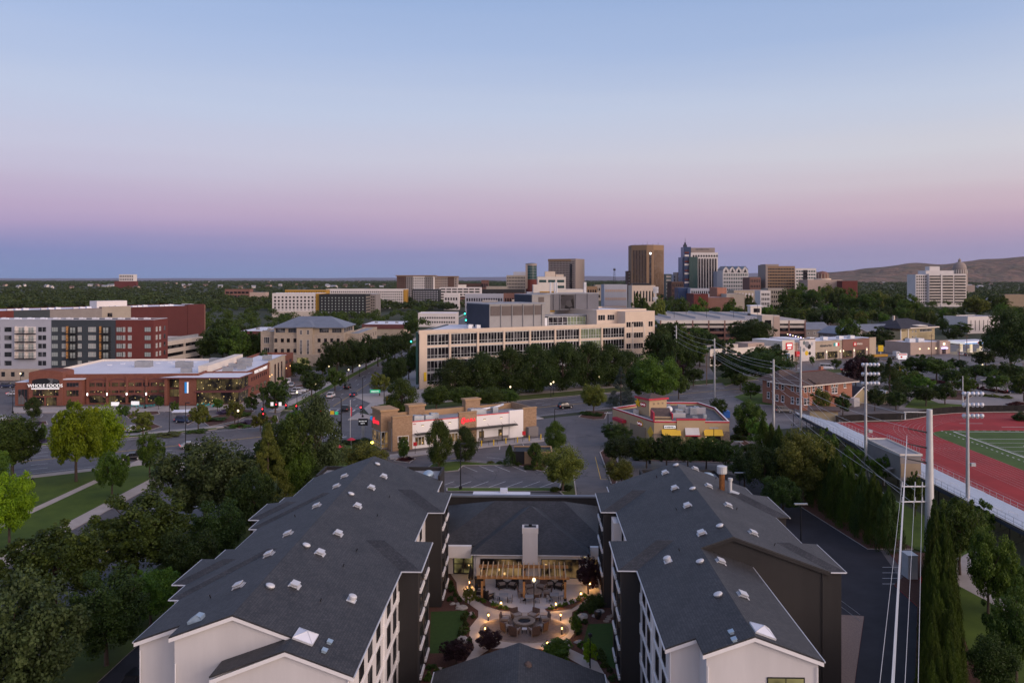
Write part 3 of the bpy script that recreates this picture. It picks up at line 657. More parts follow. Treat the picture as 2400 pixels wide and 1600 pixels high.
for y0, y1, x in ((66.8, 78.7, -29.9), (70.1, 75.9, -31.1), (85.8, 97.7, -29.9), (89.1, 94.9, -31.1)):
 b = MB();b.box(x, -28.9, y0, y1, 0, zL(-29.3)-.12);hpart('bay', b, 'white_wall' if x > -31 else 'dark_wall', lw)
for y in (58.6, 61.7, 65.0, 69.7, 72.7, 85.3, 89.6, 104.6):
 for z in FL: put(hw_a, lw, -12.5, y, z, 90)
b = MB()
for z in (3.1, 5.85, 8.6):
 b.box(-12.52, -12.38, 67.1, 67.7, z-.5, z+.5);b.box(-12.52, -12.38, 73.9, 74.75, z-.4, z+.5);b.box(-12.52, -12.42, 55.1, 74.7, z-.1, z)
b.box(-12.52, -12.40, 67.25, 67.5, 0, 11)
hpart('pilaster', b, 'white_trim', lw)
put(hw_front, lw, -18.9, 55.0, 8.45, 0)
for u, v in ((1708,180),(1625,255),(1533,378),(1403,562),(1282,692),(1113,908)): on_roof(box_vent, lroof, 0, 300+u/2.851, 1050+v/2.851+4, ZR, XR, 1)
for u, v in ((1447,180),(1394,247),(1262,378),(1070,565),(943,702),(740,912)): on_roof(box_vent, lroof, 0, 300+u/2.851, 1050+v/2.851+4, ZR, XR, -1)
for u, v in ((1665,103),(1489,303),(1190,647),(948,920)): on_roof(cap_vent, lroof, 0, 300+u/2.851, 1050+v/2.851+2, ZR, XR, 1)
on_roof(drum_vent, lroof, 0, 300+1493/2.851, 1050+1015/2.851, ZR, XR, 1)
on_roof(pyr_light, lroof, 0, 300+1185/2.851, 1050+1262/2.851, ZR, XR, 1, 'skylight')
for u, v in ((1345,1300),(1310,1358)): on_roof(small_vent, lroof, 0, 300+u/2.851, 1050+v/2.851, ZR, XR, 1)
on_roof(hood_vent, lroof, 0, 300+460/2.851, 1050+1150/2.851, ZR, XR, -1, 'skylight')
for u, v in ((1745,328),(1663,455),(1527,685),(1437,790),(1285,1022)): on_roof(pipe_vent, lroof, 0, 300+u/2.851, 1050+v/2.851, ZR, XR, 1, 'vent_pipe')
for u, v in ((1118,458),(552,998)): on_roof(pipe_vent, lroof, 0, 300+u/2.851, 1050+v/2.851, ZR, XR, -1, 'vent_pipe')
# low flat block with dome lights behind the far gable
for cx, ww in ((-26.5, 5.2), (-15.0, 5.2)):
 b = MB();b.box(cx-ww/2, cx+ww/2, 107.7, 113, 0, 11.2, 0);b.box(cx-ww/2+.3, cx+ww/2-.3, 108, 112.7, 11.2, 11.25, 1)
 for q in ((cx-ww/2, cx+ww/2, 112.7, 113), (cx-ww/2, cx-ww/2+.3, 107.7, 112.7), (cx+ww/2-.3, cx+ww/2, 107.7, 112.7)): b.box(*q, 11.2, 11.75, 0)
 o = hpart('stair_block', b, ['dark_wall', 'roof_grey'], lw)
 d = MB();d.lathe([(.75, 0), (.7, .3), (.45, .55), (0, .65)], 14, 0, (cx+.8, 109.5, 11.4), 1, 1.6);d.build('skylight', 'vent_blue', o, smooth=True)
# ---------------------------------------------------------------- right wing
rw = hthing('hotel_wing', 'charcoal and white four storey hotel wing on the right with stepped shingle roof', 'hotel', 18, 57)
XR2 = 18.4;zR = lambda x: ZR-PITCH*abs(x-XR2);XF = 15.4;ZF = zR(15.4);zF = lambda x: ZF-PITCH*abs(x-XF)
w = MB()
w.yprism([(9.9, 0), (19.85, 0), (19.85, zF(19.85)-.2), (XF, ZF-.2), (9.9, zF(9.9)-.2)], 59.5, 75.4)
w.yprism([(12.1, 0), (19.85, 0), (19.847, zF(19.85)-.2), (XF, ZF-.2), (12.1, zF(12.1)-.2)], 57, 59.6)
hpart('wall', w, 'white_wall', rw)
w = MB();w.yprism([(9.903, 0), (27, 0), (27, zR(27)-.2), (XR2, ZR-.2), (9.903, zR(9.9)-.2)], 75.35, 105)
hpart('dark_wall', w, 'dark_wall', rw)
w = MB()
for a, b in ((83.2, 93.9), (101.9, 105)): w.box(9.86, 9.95, a, b, 0, zR(9.9)-.25)
w.box(9.0, 9.9, 91.2, 93.8, 0, 10.6)
hpart('white_panel', w, 'white_wall', rw)
t = MB()
rake(t, (9.6, zF(9.6)-.13), (12.1, zF(12.1)-.13), 59.22, 59.49)
rake(t, (11.8, zF(11.8)-.13), (XF, ZF-.13), 56.72, 56.99);rake(t, (XF, ZF-.13), (20.15, zF(20.15)-.13), 56.72, 56.99)
for x, y in ((10.0, 59.44), (12.2, 56.94), (19.75, 56.94)): t.cyl((x, y-.06, 0), (x, y-.06, 11), .05, .05, 6)
hpart('trim', t, 'white_trim', rw)
t = MB();rake(t, (XF, zR(XF)-.13), (XR2, ZR-.13), 75.1, 75.34);rake(t, (XR2, ZR-.13), (27.3, zR(27.3)-.13), 75.1, 75.34);t.cyl((26.6, 75.25, 0), (26.6, 75.25, 11), .06, .06, 6)
hpart('dark_trim', t, 'dark_wall', rw)
r = MB()
r.slab([(11.8, 56.7, zF(11.8)), (XF, 56.7, ZF), (XF, 75.1, ZF), (XR2, 75.1, ZR), (XR2, 105.3, ZR), (9.6, 105.3, zR(9.6)), (9.6, 59.2, zF(9.6)), (11.8, 59.2, zF(11.8))], .12)
r.slab([(XF, 56.7, ZF), (20.15, 56.7, zF(20.15)), (20.15, 75.36, zF(20.15)), (XF, 75.36, ZF)], .12)
r.slab([(XR2, 75.1, ZR), (27.3, 75.1, zR(27.3)), (27.3, 105.3, zR(27.3)), (XR2, 105.3, ZR)], .12)
for y0, y1 in ((75.0, 83.3), (93.7, 101.9)): hip_out(r, 7.85, -1, y0, y1, zR(9.6)-.02, XR2, ZR)
for y0, y1, x in ((75.2, 83, 28.7), (92.2, 101, 28.9)): hip_out(r, x, 1, y0, y1, zR(27.3)-.02, XR2, ZR)
rroof = hpart('roof', r, 'shingle', rw)
g_ = MB();zr_ = zR(9.6)-.1
for a, b in ((59.2, 75.0), (83.3, 93.7), (101.9, 105.3)): eave_line(g_, (9.55, a, zr_), (9.55, b, zr_))
for a, b in ((75.0, 83.3), (93.7, 101.9)):
 eave_line(g_, (7.8, a, zr_), (7.8, b, zr_));eave_line(g_, (7.8, a, zr_), (9.55, a, zr_));eave_line(g_, (7.8, b, zr_), (9.55, b, zr_))
hpart('gutter', g_, 'gutter', rw);g_ = MB();eave_line(g_, (20.2, 56.7, zF(20.2)-.06), (20.2, 75.1, zF(20.2)-.06));zq = zR(27.3)-.1
eave_line(g_, (27.35, 83, zq), (27.35, 92.2, zq));eave_line(g_, (27.35, 101, zq), (27.35, 105.3, zq));eave_line(g_, (27.3, 75.15, zq), (28.7, 75.15, zq));eave_line(g_, (28.75, 75.2, zq), (28.75, 83, zq));eave_line(g_, (28.95, 92.2, zq), (28.95, 101, zq))
hpart('gutter', g_, 'gutter', rw)
for y0, y1 in ((75.3, 83.0), (94.0, 101.6)):
 b = MB();b.box(8.15, 10.0, y0, y1, 0, zR(9.6)-.1);tw = hpart('tower', b, 'dark_wall', rw)
 for z in FL:
  for yy in (y0+2.1, y1-2.1): share('window', hw_t, tw, (8.15, yy, z), R(-90))
 for z in FL:
  for yy in (y0+2.1, y1-2.1): share('sill', SILL, tw, (8.06, yy, z-.31))
for y0, y1, x in ((75.5, 82.7, 28.4), (92.5, 100.7, 28.6)):
 b = MB();b.box(26.9, x, y0, y1, 0, zR(27.3)-.12);hpart('bay', b, 'dark_wall', rw)
for y in (61.6, 64.9, 69.6, 72.6): 
 for z in FL: put(hw_a, rw, 9.9, y, z, -90)
for y in (85.3, 89.4):
 for z in FL: put(hw_a, rw, 9.86, y, z, -90)
b = MB()
for z in (3.1, 5.85, 8.6):
 b.box(9.78, 9.92, 66.9, 67.5, z-.5, z+.5);b.box(9.78, 9.92, 74.2, 75.0, z-.4, z+.5);b.box(9.82, 9.92, 59.6, 75.2, z-.1, z)
b.box(9.80, 9.92, 67.05, 67.3, 0, 11)
hpart('pilaster', b, 'white_trim', rw)
put(hw_front, rw, 17.6, 57.0, 8.55, 0)
h3 = lambda u, v, d=4: (1380+u/2.852, 1050+v/2.852+d)
for u, v in ((510,155),(575,258),(660,375),(755,560)): on_roof(box_vent, rroof, 0, *h3(u, v), ZR, XR2, -1)
for u, v in ((710,130),(800,245),(930,375),(1097,560)): on_roof(box_vent, rroof, 0, *h3(u, v), ZR, XR2, 1)
for u, v in ((880,750),(1028,975)): on_roof(box_vent, rroof, 0, *h3(u, v), ZF, XF, 1)
for u, v in ((583,110),(695,268),(877,517),(745,755),(866,977)): on_roof(cap_vent, rroof, 0, *h3(u, v, 2), ZR, XR2, -1)
on_roof(drum_vent, rroof, 0, *h3(530, 755, 0), ZR, XR2, -1)
on_roof(pyr_light, rroof, 0, *h3(1160, 1225, 0), ZF, XF, 1, 'skylight')
for u, v in ((955,1235),(975,1285)): on_roof(small_vent, rroof, 0, *h3(u, v, 0), ZR, XR2, -1)
for u, v in ((455,195),(563,295),(587,412),(607,685)): on_roof(pipe_vent, rroof, 0, *h3(u, v, 0), ZR, XR2, -1, 'vent_pipe')
for u, v in ((848,205),(987,410),(1240,650)): on_roof(pipe_vent, rroof, 0, *h3(u, v, 0), ZR, XR2, 1, 'vent_pipe')
p = roof_pt(*h3(890, 275, 0), ZR, XR2, 1)
b = MB();b.lathe([(.34, -.3), (.34, 1.9)], 12, 0, p);b.lathe([(.55, 1.9), (.6, 2.0), (.6, 2.75), (.54, 2.8)], 16, 1, p)
q = (p[0]+.85, p[1]-.6, p[2]-.3);b.lathe([(.2, -.2), (.2, 1.5), (.3, 1.52), (.3, 1.8), (.2, 1.82)], 12, 1, q);b.cyl((q[0], q[1], q[2]+.1), (q[0]+.9, q[1]-.5, q[2]-.1), .35, .3, 10, 1)
b.build('exhaust_stack', ['rust', 'steel_pale'], rroof)
b = MB();b.box(14.5, 25, 105.1, 111.5, 0, 11.4, 0);b.box(14.8, 24.7, 105.4, 111.2, 11.4, 11.45, 1)
for q in ((14.5, 25, 111.2, 111.5), (14.5, 14.8, 105.1, 111.2), (24.7, 25, 105.1, 111.2)): b.box(*q, 11.4, 11.9, 0)
o = hpart('stair_block', b, ['dark_wall', 'roof_grey'], rw)
for cx in (16.2, 23.2):
 d = MB();d.lathe([(.8, 0), (.7, .3), (.45, .55), (0, .65)], 14, 0, (cx, 109, 11.5), 1.3, 1);d.build('skylight', 'vent_blue', o, smooth=True)
# ---------------------------------------------------------------- lobby hall at the end of the courtyard
lb = hthing('lobby_hall', 'single storey white lobby hall with dark hipped shingle roof between the wings', 'building', .7, 100)
yw = 101.1;xa, xb = L(1110.4, 1366)[0], L(1377, 1366)[0];xm = (xa+xb)/2;hwd = (xb-xa)/2
w = MB();w.box(xa, xb, yw, 112, 0, 3.7);w.box(-12.4, xa, 104.3, 112, 0, 3.6);w.box(xb, 9.8, 104.3, 112, 0, 3.6)
hpart('wall', w, 'white_wall', lb)
f = MB()
f.box(-12.4, xa-.45, 102.9, 104.25, 2.5, 4.0);hpart('fascia', f, 'white_trim', lb);f = MB();f.box(xb+.45, 9.8, 102.9, 104.25, 2.5, 4.0);hpart('fascia', f, 'white_trim', lb)
r = MB();ze = 3.75;zt = 7.6;xo0, xo1 = xa-.35, xb+.35;ap = (xm, 108.9, 7.55)
r.slab([(xo0, yw-.35, ze), (xo1, yw-.35, ze), ap], .15);
r.slab([(xo0, yw-.35, ze), ap, (xo0, 108.9+4, ze+.0)], .15);r.slab([(xo1, yw-.35, ze), (xo1, 108.9+4, ze), ap], .15)
r.slab([(-12.4, 103.4, 3.95), (9.8, 103.4, 3.95), (5.2-2.6+1.5, 111, zt), (-1.1-2.6-1.5, 111, zt)], .15)
r.slab([(-12.4, 103.4, 3.95), (-5.2, 111, zt), (-12.4, 116, 5.5)], .15);r.slab([(9.8, 103.4, 3.95), (9.8, 116, 5.5), (4.1, 111, zt)], .15)
r.slab([(-5.2, 111, zt), (4.1, 111, zt), (9.8, 116, 5.5), (-12.4, 116, 5.5)], .15)
hpart('roof', r, 'shingle', lb)
g_ = MB();eave_line(g_, (xo0, yw-.4, ze-.1), (xo1, yw-.4, ze-.1), .06);g_.cyl((xa+.25, yw-.05, 0), (xa+.25, yw-.05, 3.6), .05, .05, 6);hpart('gutter', g_, 'gutter', lb)
b = MB();b.box(-12.45, 14.4, 116.2, 116.6, 0, 6.7, 0);b.box(-12.45, 14.4, 116.1, 116.75, 6.7, 6.95, 1)
hpart('parapet', b, ['dark_wall', 'roof_metal'], lb)
c0 = L(1225.2, 1366)[0];c1 = L(1260.3, 1366)[0]
b = MB();b.box(c0, c1, 100.0, 101.3, 0, 6.6, 0);b.box(c0-.06, c1+.06, 99.94, 101.36, 6.6, 7.3, 0);b.box(c0+.2, c1-.2, 100.2, 101.1, 7.3, 7.32, 1);b.cyl((c0+.95, 100.6, 7.3), (c0+.95, 100.6, 7.6), .2, .2, 8, 1)
hpart('chimney', b, ['white_wall', 'black'], lb)
gw = window_mesh('window', 2.6, 2.35, bars=(3, 1), gl='glass_room')
for u, sc_ in ((1150, 1.0), (1195, 1.15), (1295, 1.1), (1332, 1.0)):
 o = put(gw, lb, L(u, 1366)[0], yw, .75, 0);o.scale = (sc_, 1, 1)
dr = window_mesh('door', 2.6, 2.6, bars=(2, 2), gl='glass_lobby', t=.14)
put(dr, lb, -9.0, 104.3, 0.02, 0, 'door');put(window_mesh('door', 1.9, 2.4, bars=(2, 1), gl='glass_room', t=.1), lb, xb+1.35, 104.3, .02, 0, 'door')
b = MB();b.cyl((xb-.4, yw-.12, 3.3), (xb-.4, yw-.02, 3.3), .1, .1, 10);hpart('wall_lamp', b, 'lamp_soft', lb)
pc = hthing('entrance_canopy', 'flat white entrance canopy roof behind the lobby hall', 'canopy', -4, 124)
b = MB();b.box(-9.1, -.45, 118.6, 123.4, 5.1, 5.6, 0)
for x in (-8.8, -.8):
 for y in (119, 123): b.box(x-.25, x+.25, y-.25, y+.25, 0, 5.1, 1)
b.box(-5.0, -3.9, 122.6, 123.3, 5.6, 6.2, 0)
hpart('canopy_roof', b, ['roof_white', 'white_wall'], pc)
# pool house at the bottom of the picture
ph = hthing('pool_house', 'low building with steep grey shingle roof at the near end of the courtyard', 'building', -1.2, 60)
px0 = L(1216.8, 1504.7, 5.87);xr3 = px0[0];zr3 = 5.87;y3 = px0[1]
b = MB();b.yprism([(xr3-7, 0), (xr3+7, 0), (xr3+7, 3.2), (xr3, 5.6), (xr3-7, 3.2)], 40, y3-.3);hpart('wall', b, 'white_wall', ph)
r = MB();r.slab([(xr3-7.5, 39.8, 3.19), (xr3, 39.8, zr3), (xr3, y3, zr3), (xr3-7.5, y3, 3.19)], .14);r.slab([(xr3, 39.8, zr3), (xr3+7.5, 39.8, 3.19), (xr3+7.5, y3, 3.19), (xr3, y3, zr3)], .14)
rf = hpart('roof', r, 'shingle', ph)
b = MB();b.lathe([(.35, 0), (.3, .25), (.1, .4), (0, .42)], 10, 0, (xr3+.8, y3-3.6, zr3-.35));b.build('roof_vent', 'roof_brown', rf)
b = MB();eave_line(b, (xr3-7.55, 39.8, 3.12), (xr3-7.55, y3, 3.12));eave_line(b, (xr3+7.55, 39.8, 3.12), (xr3+7.55, y3, 3.12));hpart('gutter', b, 'gutter', ph)
# ================================================================== courtyard
def hflat(name, pts, z, m): return flat(name, [xy(to_wld((a, b, 0))) for a, b in pts], z, m)
def h6(x, y, z=0): return L(1060+x/6.03, 1280+y/6.03, z)
def h2(x, y, z=0): return L(980+x/3.336, 1130+y/3.336, z)
hflat('courtyard_bed', [(-12.5, 55), (9.9, 55), (9.9, 104.3), (-12.5, 104.3)], -.012, 'mulch')
def hp_(pts, f): return [(f(*p)[0], f(*p)[1]) for p in pts]
hflat('courtyard_walk', hp_([(300,780),(245,700),(430,700),(500,760),(1240,760),(1430,700),(1420,900),(1300,960),(1205,1010),(1200,1060),(1240,1150),(1180,1230),(1190,1300),(1400,1400),(1500,1568),(1440,1620),(1300,1440),(1100,1330),(960,1300),(700,1290),(560,1300),(380,1420),(340,1440),(440,1290),(400,1190),(405,1130),(470,1050),(470,1000),(400,950),(330,900),(305,840)], h2), -.004, 'concrete_tan')
hflat('patio', hp_([(440,770),(1250,770),(1330,880),(1200,960),(990,985),(1020,1013),(740,1013),(760,985),(600,960),(480,915),(430,880)], h2), .0, 'concrete_pale')
c = h6(1018, 1168);er = ellipse(c[0], c[1], 4.85, 3.35, 0, 48)
hflat('fire_pit_terrace', er, .002, 'paver_dark')
kb = MB();ring(kb, [xy(to_wld((a, b_, 0))) for a, b_ in er], .28, -.03, .012);struct('kerb', kb, 'stone')
hflat('courtyard_turf', hp_([(100,1010),(385,1000),(400,1040),(330,1130),(335,1240),(250,1330),(90,1335)], h2), .006, 'turf')
hflat('courtyard_turf', hp_([(1330,1105),(1540,1100),(1545,1460),(1420,1390),(1300,1300),(1290,1250)], h2), .006, 'turf')
for pts in ([(440,905),(470,890),(600,955),(765,990),(750,1012),(640,1003),(520,965)], [(990,988),(1190,955),(1330,885),(1335,900),(1200,990),(1010,1012)]):
 raised('planting_bed', [xy(to_wld((a, b_, 0))) for a, b_ in hp_(pts, h2)], .06, 'mulch', 'concrete')
# pergola
pg = hthing('pergola', 'cedar pergola with open rafters over the patio seats', 'pergola', 1.2, 97)
yf, yb = 95.9, 99.6;zb = 2.55
xs = [h2(500, 915)[0], h2(828, 912)[0], h2(1150, 925)[0]]
for x in xs:
 for y in (yf, yb):
  b = MB();b.box(x-.13, x+.13, y-.13, y+.13, .3, zb);b.box(x-.17, x+.17, y-.17, y+.17, 0, .3, 1);b.box(x-.15, x+.15, y-.15, y+.15, zb-.28, zb-.02, 1);hpart('post', b, ['wood', 'black'], pg)
for y in (yf, yb):
 for d in (-.16, .16): b = MB();b.box(xs[0]-.6, xs[2]+.5, y+d-.04, y+d+.04, zb, zb+.28);hpart('beam', b, 'wood', pg)
for i in range(17):
 x = xs[0]-.1+(xs[2]-xs[0]+.15)*i/16
 b = MB();b.box(x-.055, x+.055, yf-.7, yb+.7, zb+.28, zb+.48);hpart('rafter', b, 'wood_pale', pg)
# furniture: woven armchairs, tables
def woven_chair(m, fr):
 mb = MB();mb.box(-.38, .38, -.36, .36, .12, .42, 0)
 mb.add([(-.4,.28,.12),(.4,.28,.12),(.4,.40,.12),(-.4,.40,.12),(-.4,.40,.98),(.4,.40,.98),(.4,.52,.98),(-.4,.52,.98)], [(0,3,2,1),(4,5,6,7),(0,1,5,4),(1,2,6,5),(2,3,7,6),(3,0,4,7)], 0)
 me1 = mb.mesh('body', m)
 a = MB()
 for s in (-1, 1): a.box(s*.40-.04, s*.40+.04, -.4, .34, .60, .66);a.box(s*.40-.04, s*.40+.04, -.4, -.33, 0, .60);a.box(s*.40-.035, s*.40+.035, .30, .38, 0, .60)
 me2 = a.mesh('armrest', fr);cmb = MB();cmb.box(-.34, .34, -.34, .28, .42, .54);me3 = cmb.mesh('cushion', 'cushion')
 return me1, me2, me3
CH1 = woven_chair('wicker', 'cushion');CH2 = woven_chair('wicker_dark', 'wicker_dark')
def chair(x, y, rz, label, group, dark=False, cushion=True, sc_=1.15, name='armchair'):
 t = thing(name, label, 'armchair', to_wld((x, y, .004)), rz-TH, group);t.scale = (sc_,)*3
 me = CH2 if dark else CH1
 share('body', me[0], t);share('armrest', me[1], t)
 if cushion: share('cushion', me[2], t)
 return t
fc = h6(1017, 1110)
pit = hthing('fire_pit', 'round stone fire pit with dark bowl on the oval terrace', 'fire pit', fc[0], fc[1])
b = MB();b.lathe([(1.0, 0), (1.0, .42), (1.22, .42), (1.22, .56), (.72, .56), (.72, .3)], 32, 0);b.build('ring', 'stone', pit)
b = MB();b.lathe([(.72, .42), (.1, .40), (.1, .46), (0, .46)], 24, 0);b.build('bowl', 'black', pit)
names8 = ['front left', 'front right', 'left lower', 'right lower', 'left upper', 'right upper', 'back left', 'back right']
for i, (x, y) in enumerate(((880,1250),(1160,1250),(765,1195),(1270,1195),(745,1090),(1310,1085),(905,1030),(1150,1030))):
 q = h6(x, y);a = math.atan2(q[1]-fc[1], q[0]-fc[0]);
 chair(q[0], q[1], a-math.pi/2, 'brown woven armchair at the %s of the fire pit' % names8[i], 'armchairs round the fire pit')
def small_table(x, y, r_, h, m, label, group, leg='dark_metal'):
 t = thing('side_table', label, 'table', to_wld((x, y, .004)), -TH, group)
 b = MB();b.box(-r_, r_, -r_, r_, h-.06, h);b.build('table_top', m, t)
 for sx in (-1, 1):
  for sy in (-1, 1): b = MB();b.box(sx*r_*.85-.03, sx*r_*.85+.03, sy*r_*.85-.03, sy*r_*.85+.03, 0, h-.06);b.build('leg', leg, t)
for (x, y), w_ in (((770,1090),'left of'),((1205,1040),'right of'),((1020,1215),'in front of')): q = h6(x, y);small_table(q[0], q[1], .26, .45, 'concrete_pale', 'small pale side table %s the fire pit' % w_, 'side tables round the fire pit')
ft = h6(1160, 700);t = hthing('fire_table', 'round woven fire table on the patio among four armchairs', 'table', ft[0], ft[1])
b = MB();b.lathe([(.85, 0), (.9, .5)], 24);b.build('base', 'wicker', t);b = MB();b.lathe([(.98, .5), (.98, .6), (.0, .6)], 24);b.build('table_top', 'stone', t)
for (x, y), w_ in (((985,705),'left'),((1345,705),'right'),((1080,620),'back left'),((1265,620),'back right')):
 q = h6(x, y);a = math.atan2(q[1]-ft[1], q[0]-ft[0]);chair(q[0], q[1], a-math.pi/2, 'brown woven armchair %s of the round patio fire table' % w_, 'armchairs round the patio fire table', sc_=1.2)
for (x, y, a), w_ in (((690,590,.5),'first of the pair by the window'),((860,590,-.5),'second of the pair by the window'),((1365,585,.5),'beside the chimney, third by the wall'),((1520,600,-.5),'last one by the wall'),((400,680,1.4),'behind the pergola post'),((510,745,2.4),'beside the mulch bed at the patio edge')):
 q = h6(x, y);chair(q[0], q[1], a, 'black woven lounge chair with grey cushion, %s' % w_, 'black lounge chairs on the patio', True, sc_=1.2)
for (x, y), w_ in (((780,560),'left window'),((1445,570),'right window')): q = h6(x, y);small_table(q[0], q[1], .32, .4, 'wicker_dark', 'low black table between lounge chairs below the %s' % w_, 'low black tables')
def slim_chair():
 a = MB();a.box(-.24, .24, -.24, .24, .43, .47);a.box(-.24, .24, .22, .26, .47, .9)
 b = MB()
 for sx in (-1, 1):
  for sy in (-1, 1): b.box(sx*.22-.02, sx*.22+.02, sy*.22-.02, sy*.22+.02, 0, .43)
 return a.mesh('seat', 'roof_grey'), b.mesh('leg_frame', 'dark_metal')
SC = slim_chair()
for (x, y), w_, ch in (((725,770),'left', ((-.85,.25,1.3),(.8,-.35,-1.8))),((1095,790),'middle',((-.9,0,1.57),(.9,0,-1.57))),((1445,760),'right',((-.6,-.6,2.2),(.9,.2,-1.4)))):
 q = h6(x, y);small_table(q[0], q[1], .55, .74, 'roof_grey', '%s square grey dining table on the patio front' % w_, 'square dining tables on the patio')
 for k, (dx, dy, a) in enumerate(ch):
  t = thing('dining_chair', 'slim grey chair on the %s side of the %s dining table' % (('left', 'right')[k], w_), 'chair', to_wld((q[0]+dx, q[1]+dy, .004)), a-TH, 'slim dining chairs on the patio')
  share('seat', SC[0], t);share('leg_frame', SC[1], t)
# closed parasol by the door and planter box
q = h6(262, 545);t = hthing('closed_parasol', 'closed dark parasol by the white side wall', 'parasol', q[0], q[1])
b = MB();b.cyl((0,0,0), (0,0,2.5), .03, .03, 6);b.build('pole', 'dark_metal', t);b = MB();b.lathe([(.30, .75), (.34, 1.0), (.2, 1.9), (.05, 2.5)], 10);b.build('canopy', 'wicker_dark', t);b = MB();b.box(-.3, .3, -.3, .3, 0, .1);b.build('base', 'stone', t)
q = h6(365, 570);t = hthing('waste_bin', 'square dark bin cabinet against the white patio wall', 'bin', q[0], q[1]);b = MB();b.box(-.42, .42, -.35, .35, 0, 1.1, 0);b.build('body', 'wicker_dark', t);b = MB();b.box(-.46, .46, -.39, .39, 1.1, 1.18);b.build('lid', 'dark_metal', t)
# lamps of the courtyard
def lamp(name, loc, e, r_=.05, col=(1, .62, .25), spot=None):
 d = bpy.data.lights.new(name, 'POINT' if not spot else 'SPOT');d.energy = e;d.color = col;d.shadow_soft_size = r_
 if spot: d.spot_size = spot;d.spot_blend = .8
 o = bpy.data.objects.new(name, d);COL.objects.link(o);o.location = loc;return o
bm1 = MB();bm1.lathe([(.075, 0), (.075, .5)], 8);bm1.lathe([(.11, .82), (.11, .9), (0, .92)], 10);
for a in range(3): bm1.cyl((.08*math.cos(a*2.1), .08*math.sin(a*2.1), .48), (.08*math.cos(a*2.1), .08*math.sin(a*2.1), .84), .012, .012, 4)
BOL = bm1.mesh('post', 'black');bm2 = MB();bm2.lathe([(.05, .56), (.05, .80)], 8);BOG = bm2.mesh('lamp_glass', 'lamp_warm')
for (x, y), w_ in (((510,1048),'at the upper left edge of the oval terrace'),((1532,1048),'at the upper right edge of the oval terrace'),((467,1240),'at the lower left edge of the oval terrace'),((1548,1240),'at the lower right edge of the oval terrace'),
     ((690,872),'in the mulch bed left of the patio steps'),((1465,888),'in the mulch bed right of the patio steps'),((1815,742),'at the right tip of the mulch bed'),((243,580),'by the closed parasol'),((1340,1450),'behind the green bush by the pool house'),((1945,600),'under the purple tree')):
 q = h6(x, y);t = hthing('bollard_light', 'lit black bollard light %s' % w_, 'bollard light', q[0], q[1], 'lit bollard lights of the courtyard')
 share('post', BOL, t);share('lamp_glass', BOG, t);l = lamp('bollard_lamp', to_wld((q[0]+.0, q[1]-.16, .62)), 60, .05, (1, .50, .14));
for (x, y) in ((1155, 945),):
 q = h6(x, y);t = hthing('lamp_post', 'slim black lamp post at the patio front', 'lamp post', q[0], q[1]);b = MB();b.cyl((0,0,0), (0,0,3.6), .06, .045, 8);b.build('post', 'black', t);b = MB();b.lathe([(.1, 3.6), (.2, 3.75), (.16, 3.98), (0, 4.05)], 12);b.build('lamp_head', 'lamp_soft', t)
q = h2(1345, 1450);t = hthing('lamp_post', 'black lamp post with globe by the curved walk', 'lamp post', q[0], q[1]);b = MB();b.cyl((0,0,0), (0,0,3.0), .06, .045, 8);b.build('post', 'black', t);b = MB();b.lathe([(.1, 3.0), (.22, 3.15), (.2, 3.35), (0, 3.45)], 12);b.build('globe', 'dark_metal', t)
lamp('door_lamp', to_wld((h6(215, 435)[0], h6(215, 435)[1], .7)), 9, .08)
# boulders
def boulder_mesh(seed):
 rr = random.Random(seed);mb = MB();pr = [(.0, 0), (.9, .02), (1, .35), (.75, .75), (.3, .95), (0, 1)];mb.lathe(pr, 9);
 mb.v = [(x*(1+rr.uniform(-.2, .2)), y*(1+rr.uniform(-.2, .2)), z*(1+rr.uniform(-.15, .15))) for x, y, z in mb.v];return mb.mesh('boulder', 'boulder')
BLD = [boulder_mesh(i) for i in range(3)]
for k, (x, y, s_) in enumerate(((340,985,.75),(415,1030,.5),(355,1235,.8),(1280,1060,.85),(1330,980,.6),(1255,1250,.5),(1310,1300,.55),(1420,1010,.6),(270,950,.4),(180,1470,.5),(1385,1045,.45),(310,950,.35))):
 q = h2(x, y);o = share('boulder', BLD[k % 3], None, to_wld((q[0], q[1], -.05)), k*1.3, (s_, s_*.7, s_*.6));
 tag(o, 'pale grey boulder in the courtyard mulch bed', 'boulder', 'boulders in the courtyard beds')
for k, (x, y) in enumerate(((1495,1050),(1485,1068),(1470,1085),(1525,1040))):
 q = h2(x, y);b = MB();b.lathe([(.35, 0), (.35, .05), (0, .05)], 7);o = b.build('stepping_stone', 'stone', None, to_wld((q[0], q[1], .0)));tag(o, 'flat stepping stone beside the right courtyard turf', 'stone', 'stepping stones')
q = h2(1405, 1060);t = hthing('planter', 'round dark planter pot in the right bed', 'planter', q[0], q[1]);b = MB();b.lathe([(.3, 0), (.45, .5), (.42, .8), (.34, .8)], 14);b.build('pot', 'dark_metal', t);b = MB();b.lathe([(.36, .78), (0, .84)], 14);b.build('soil', 'cushion', t)
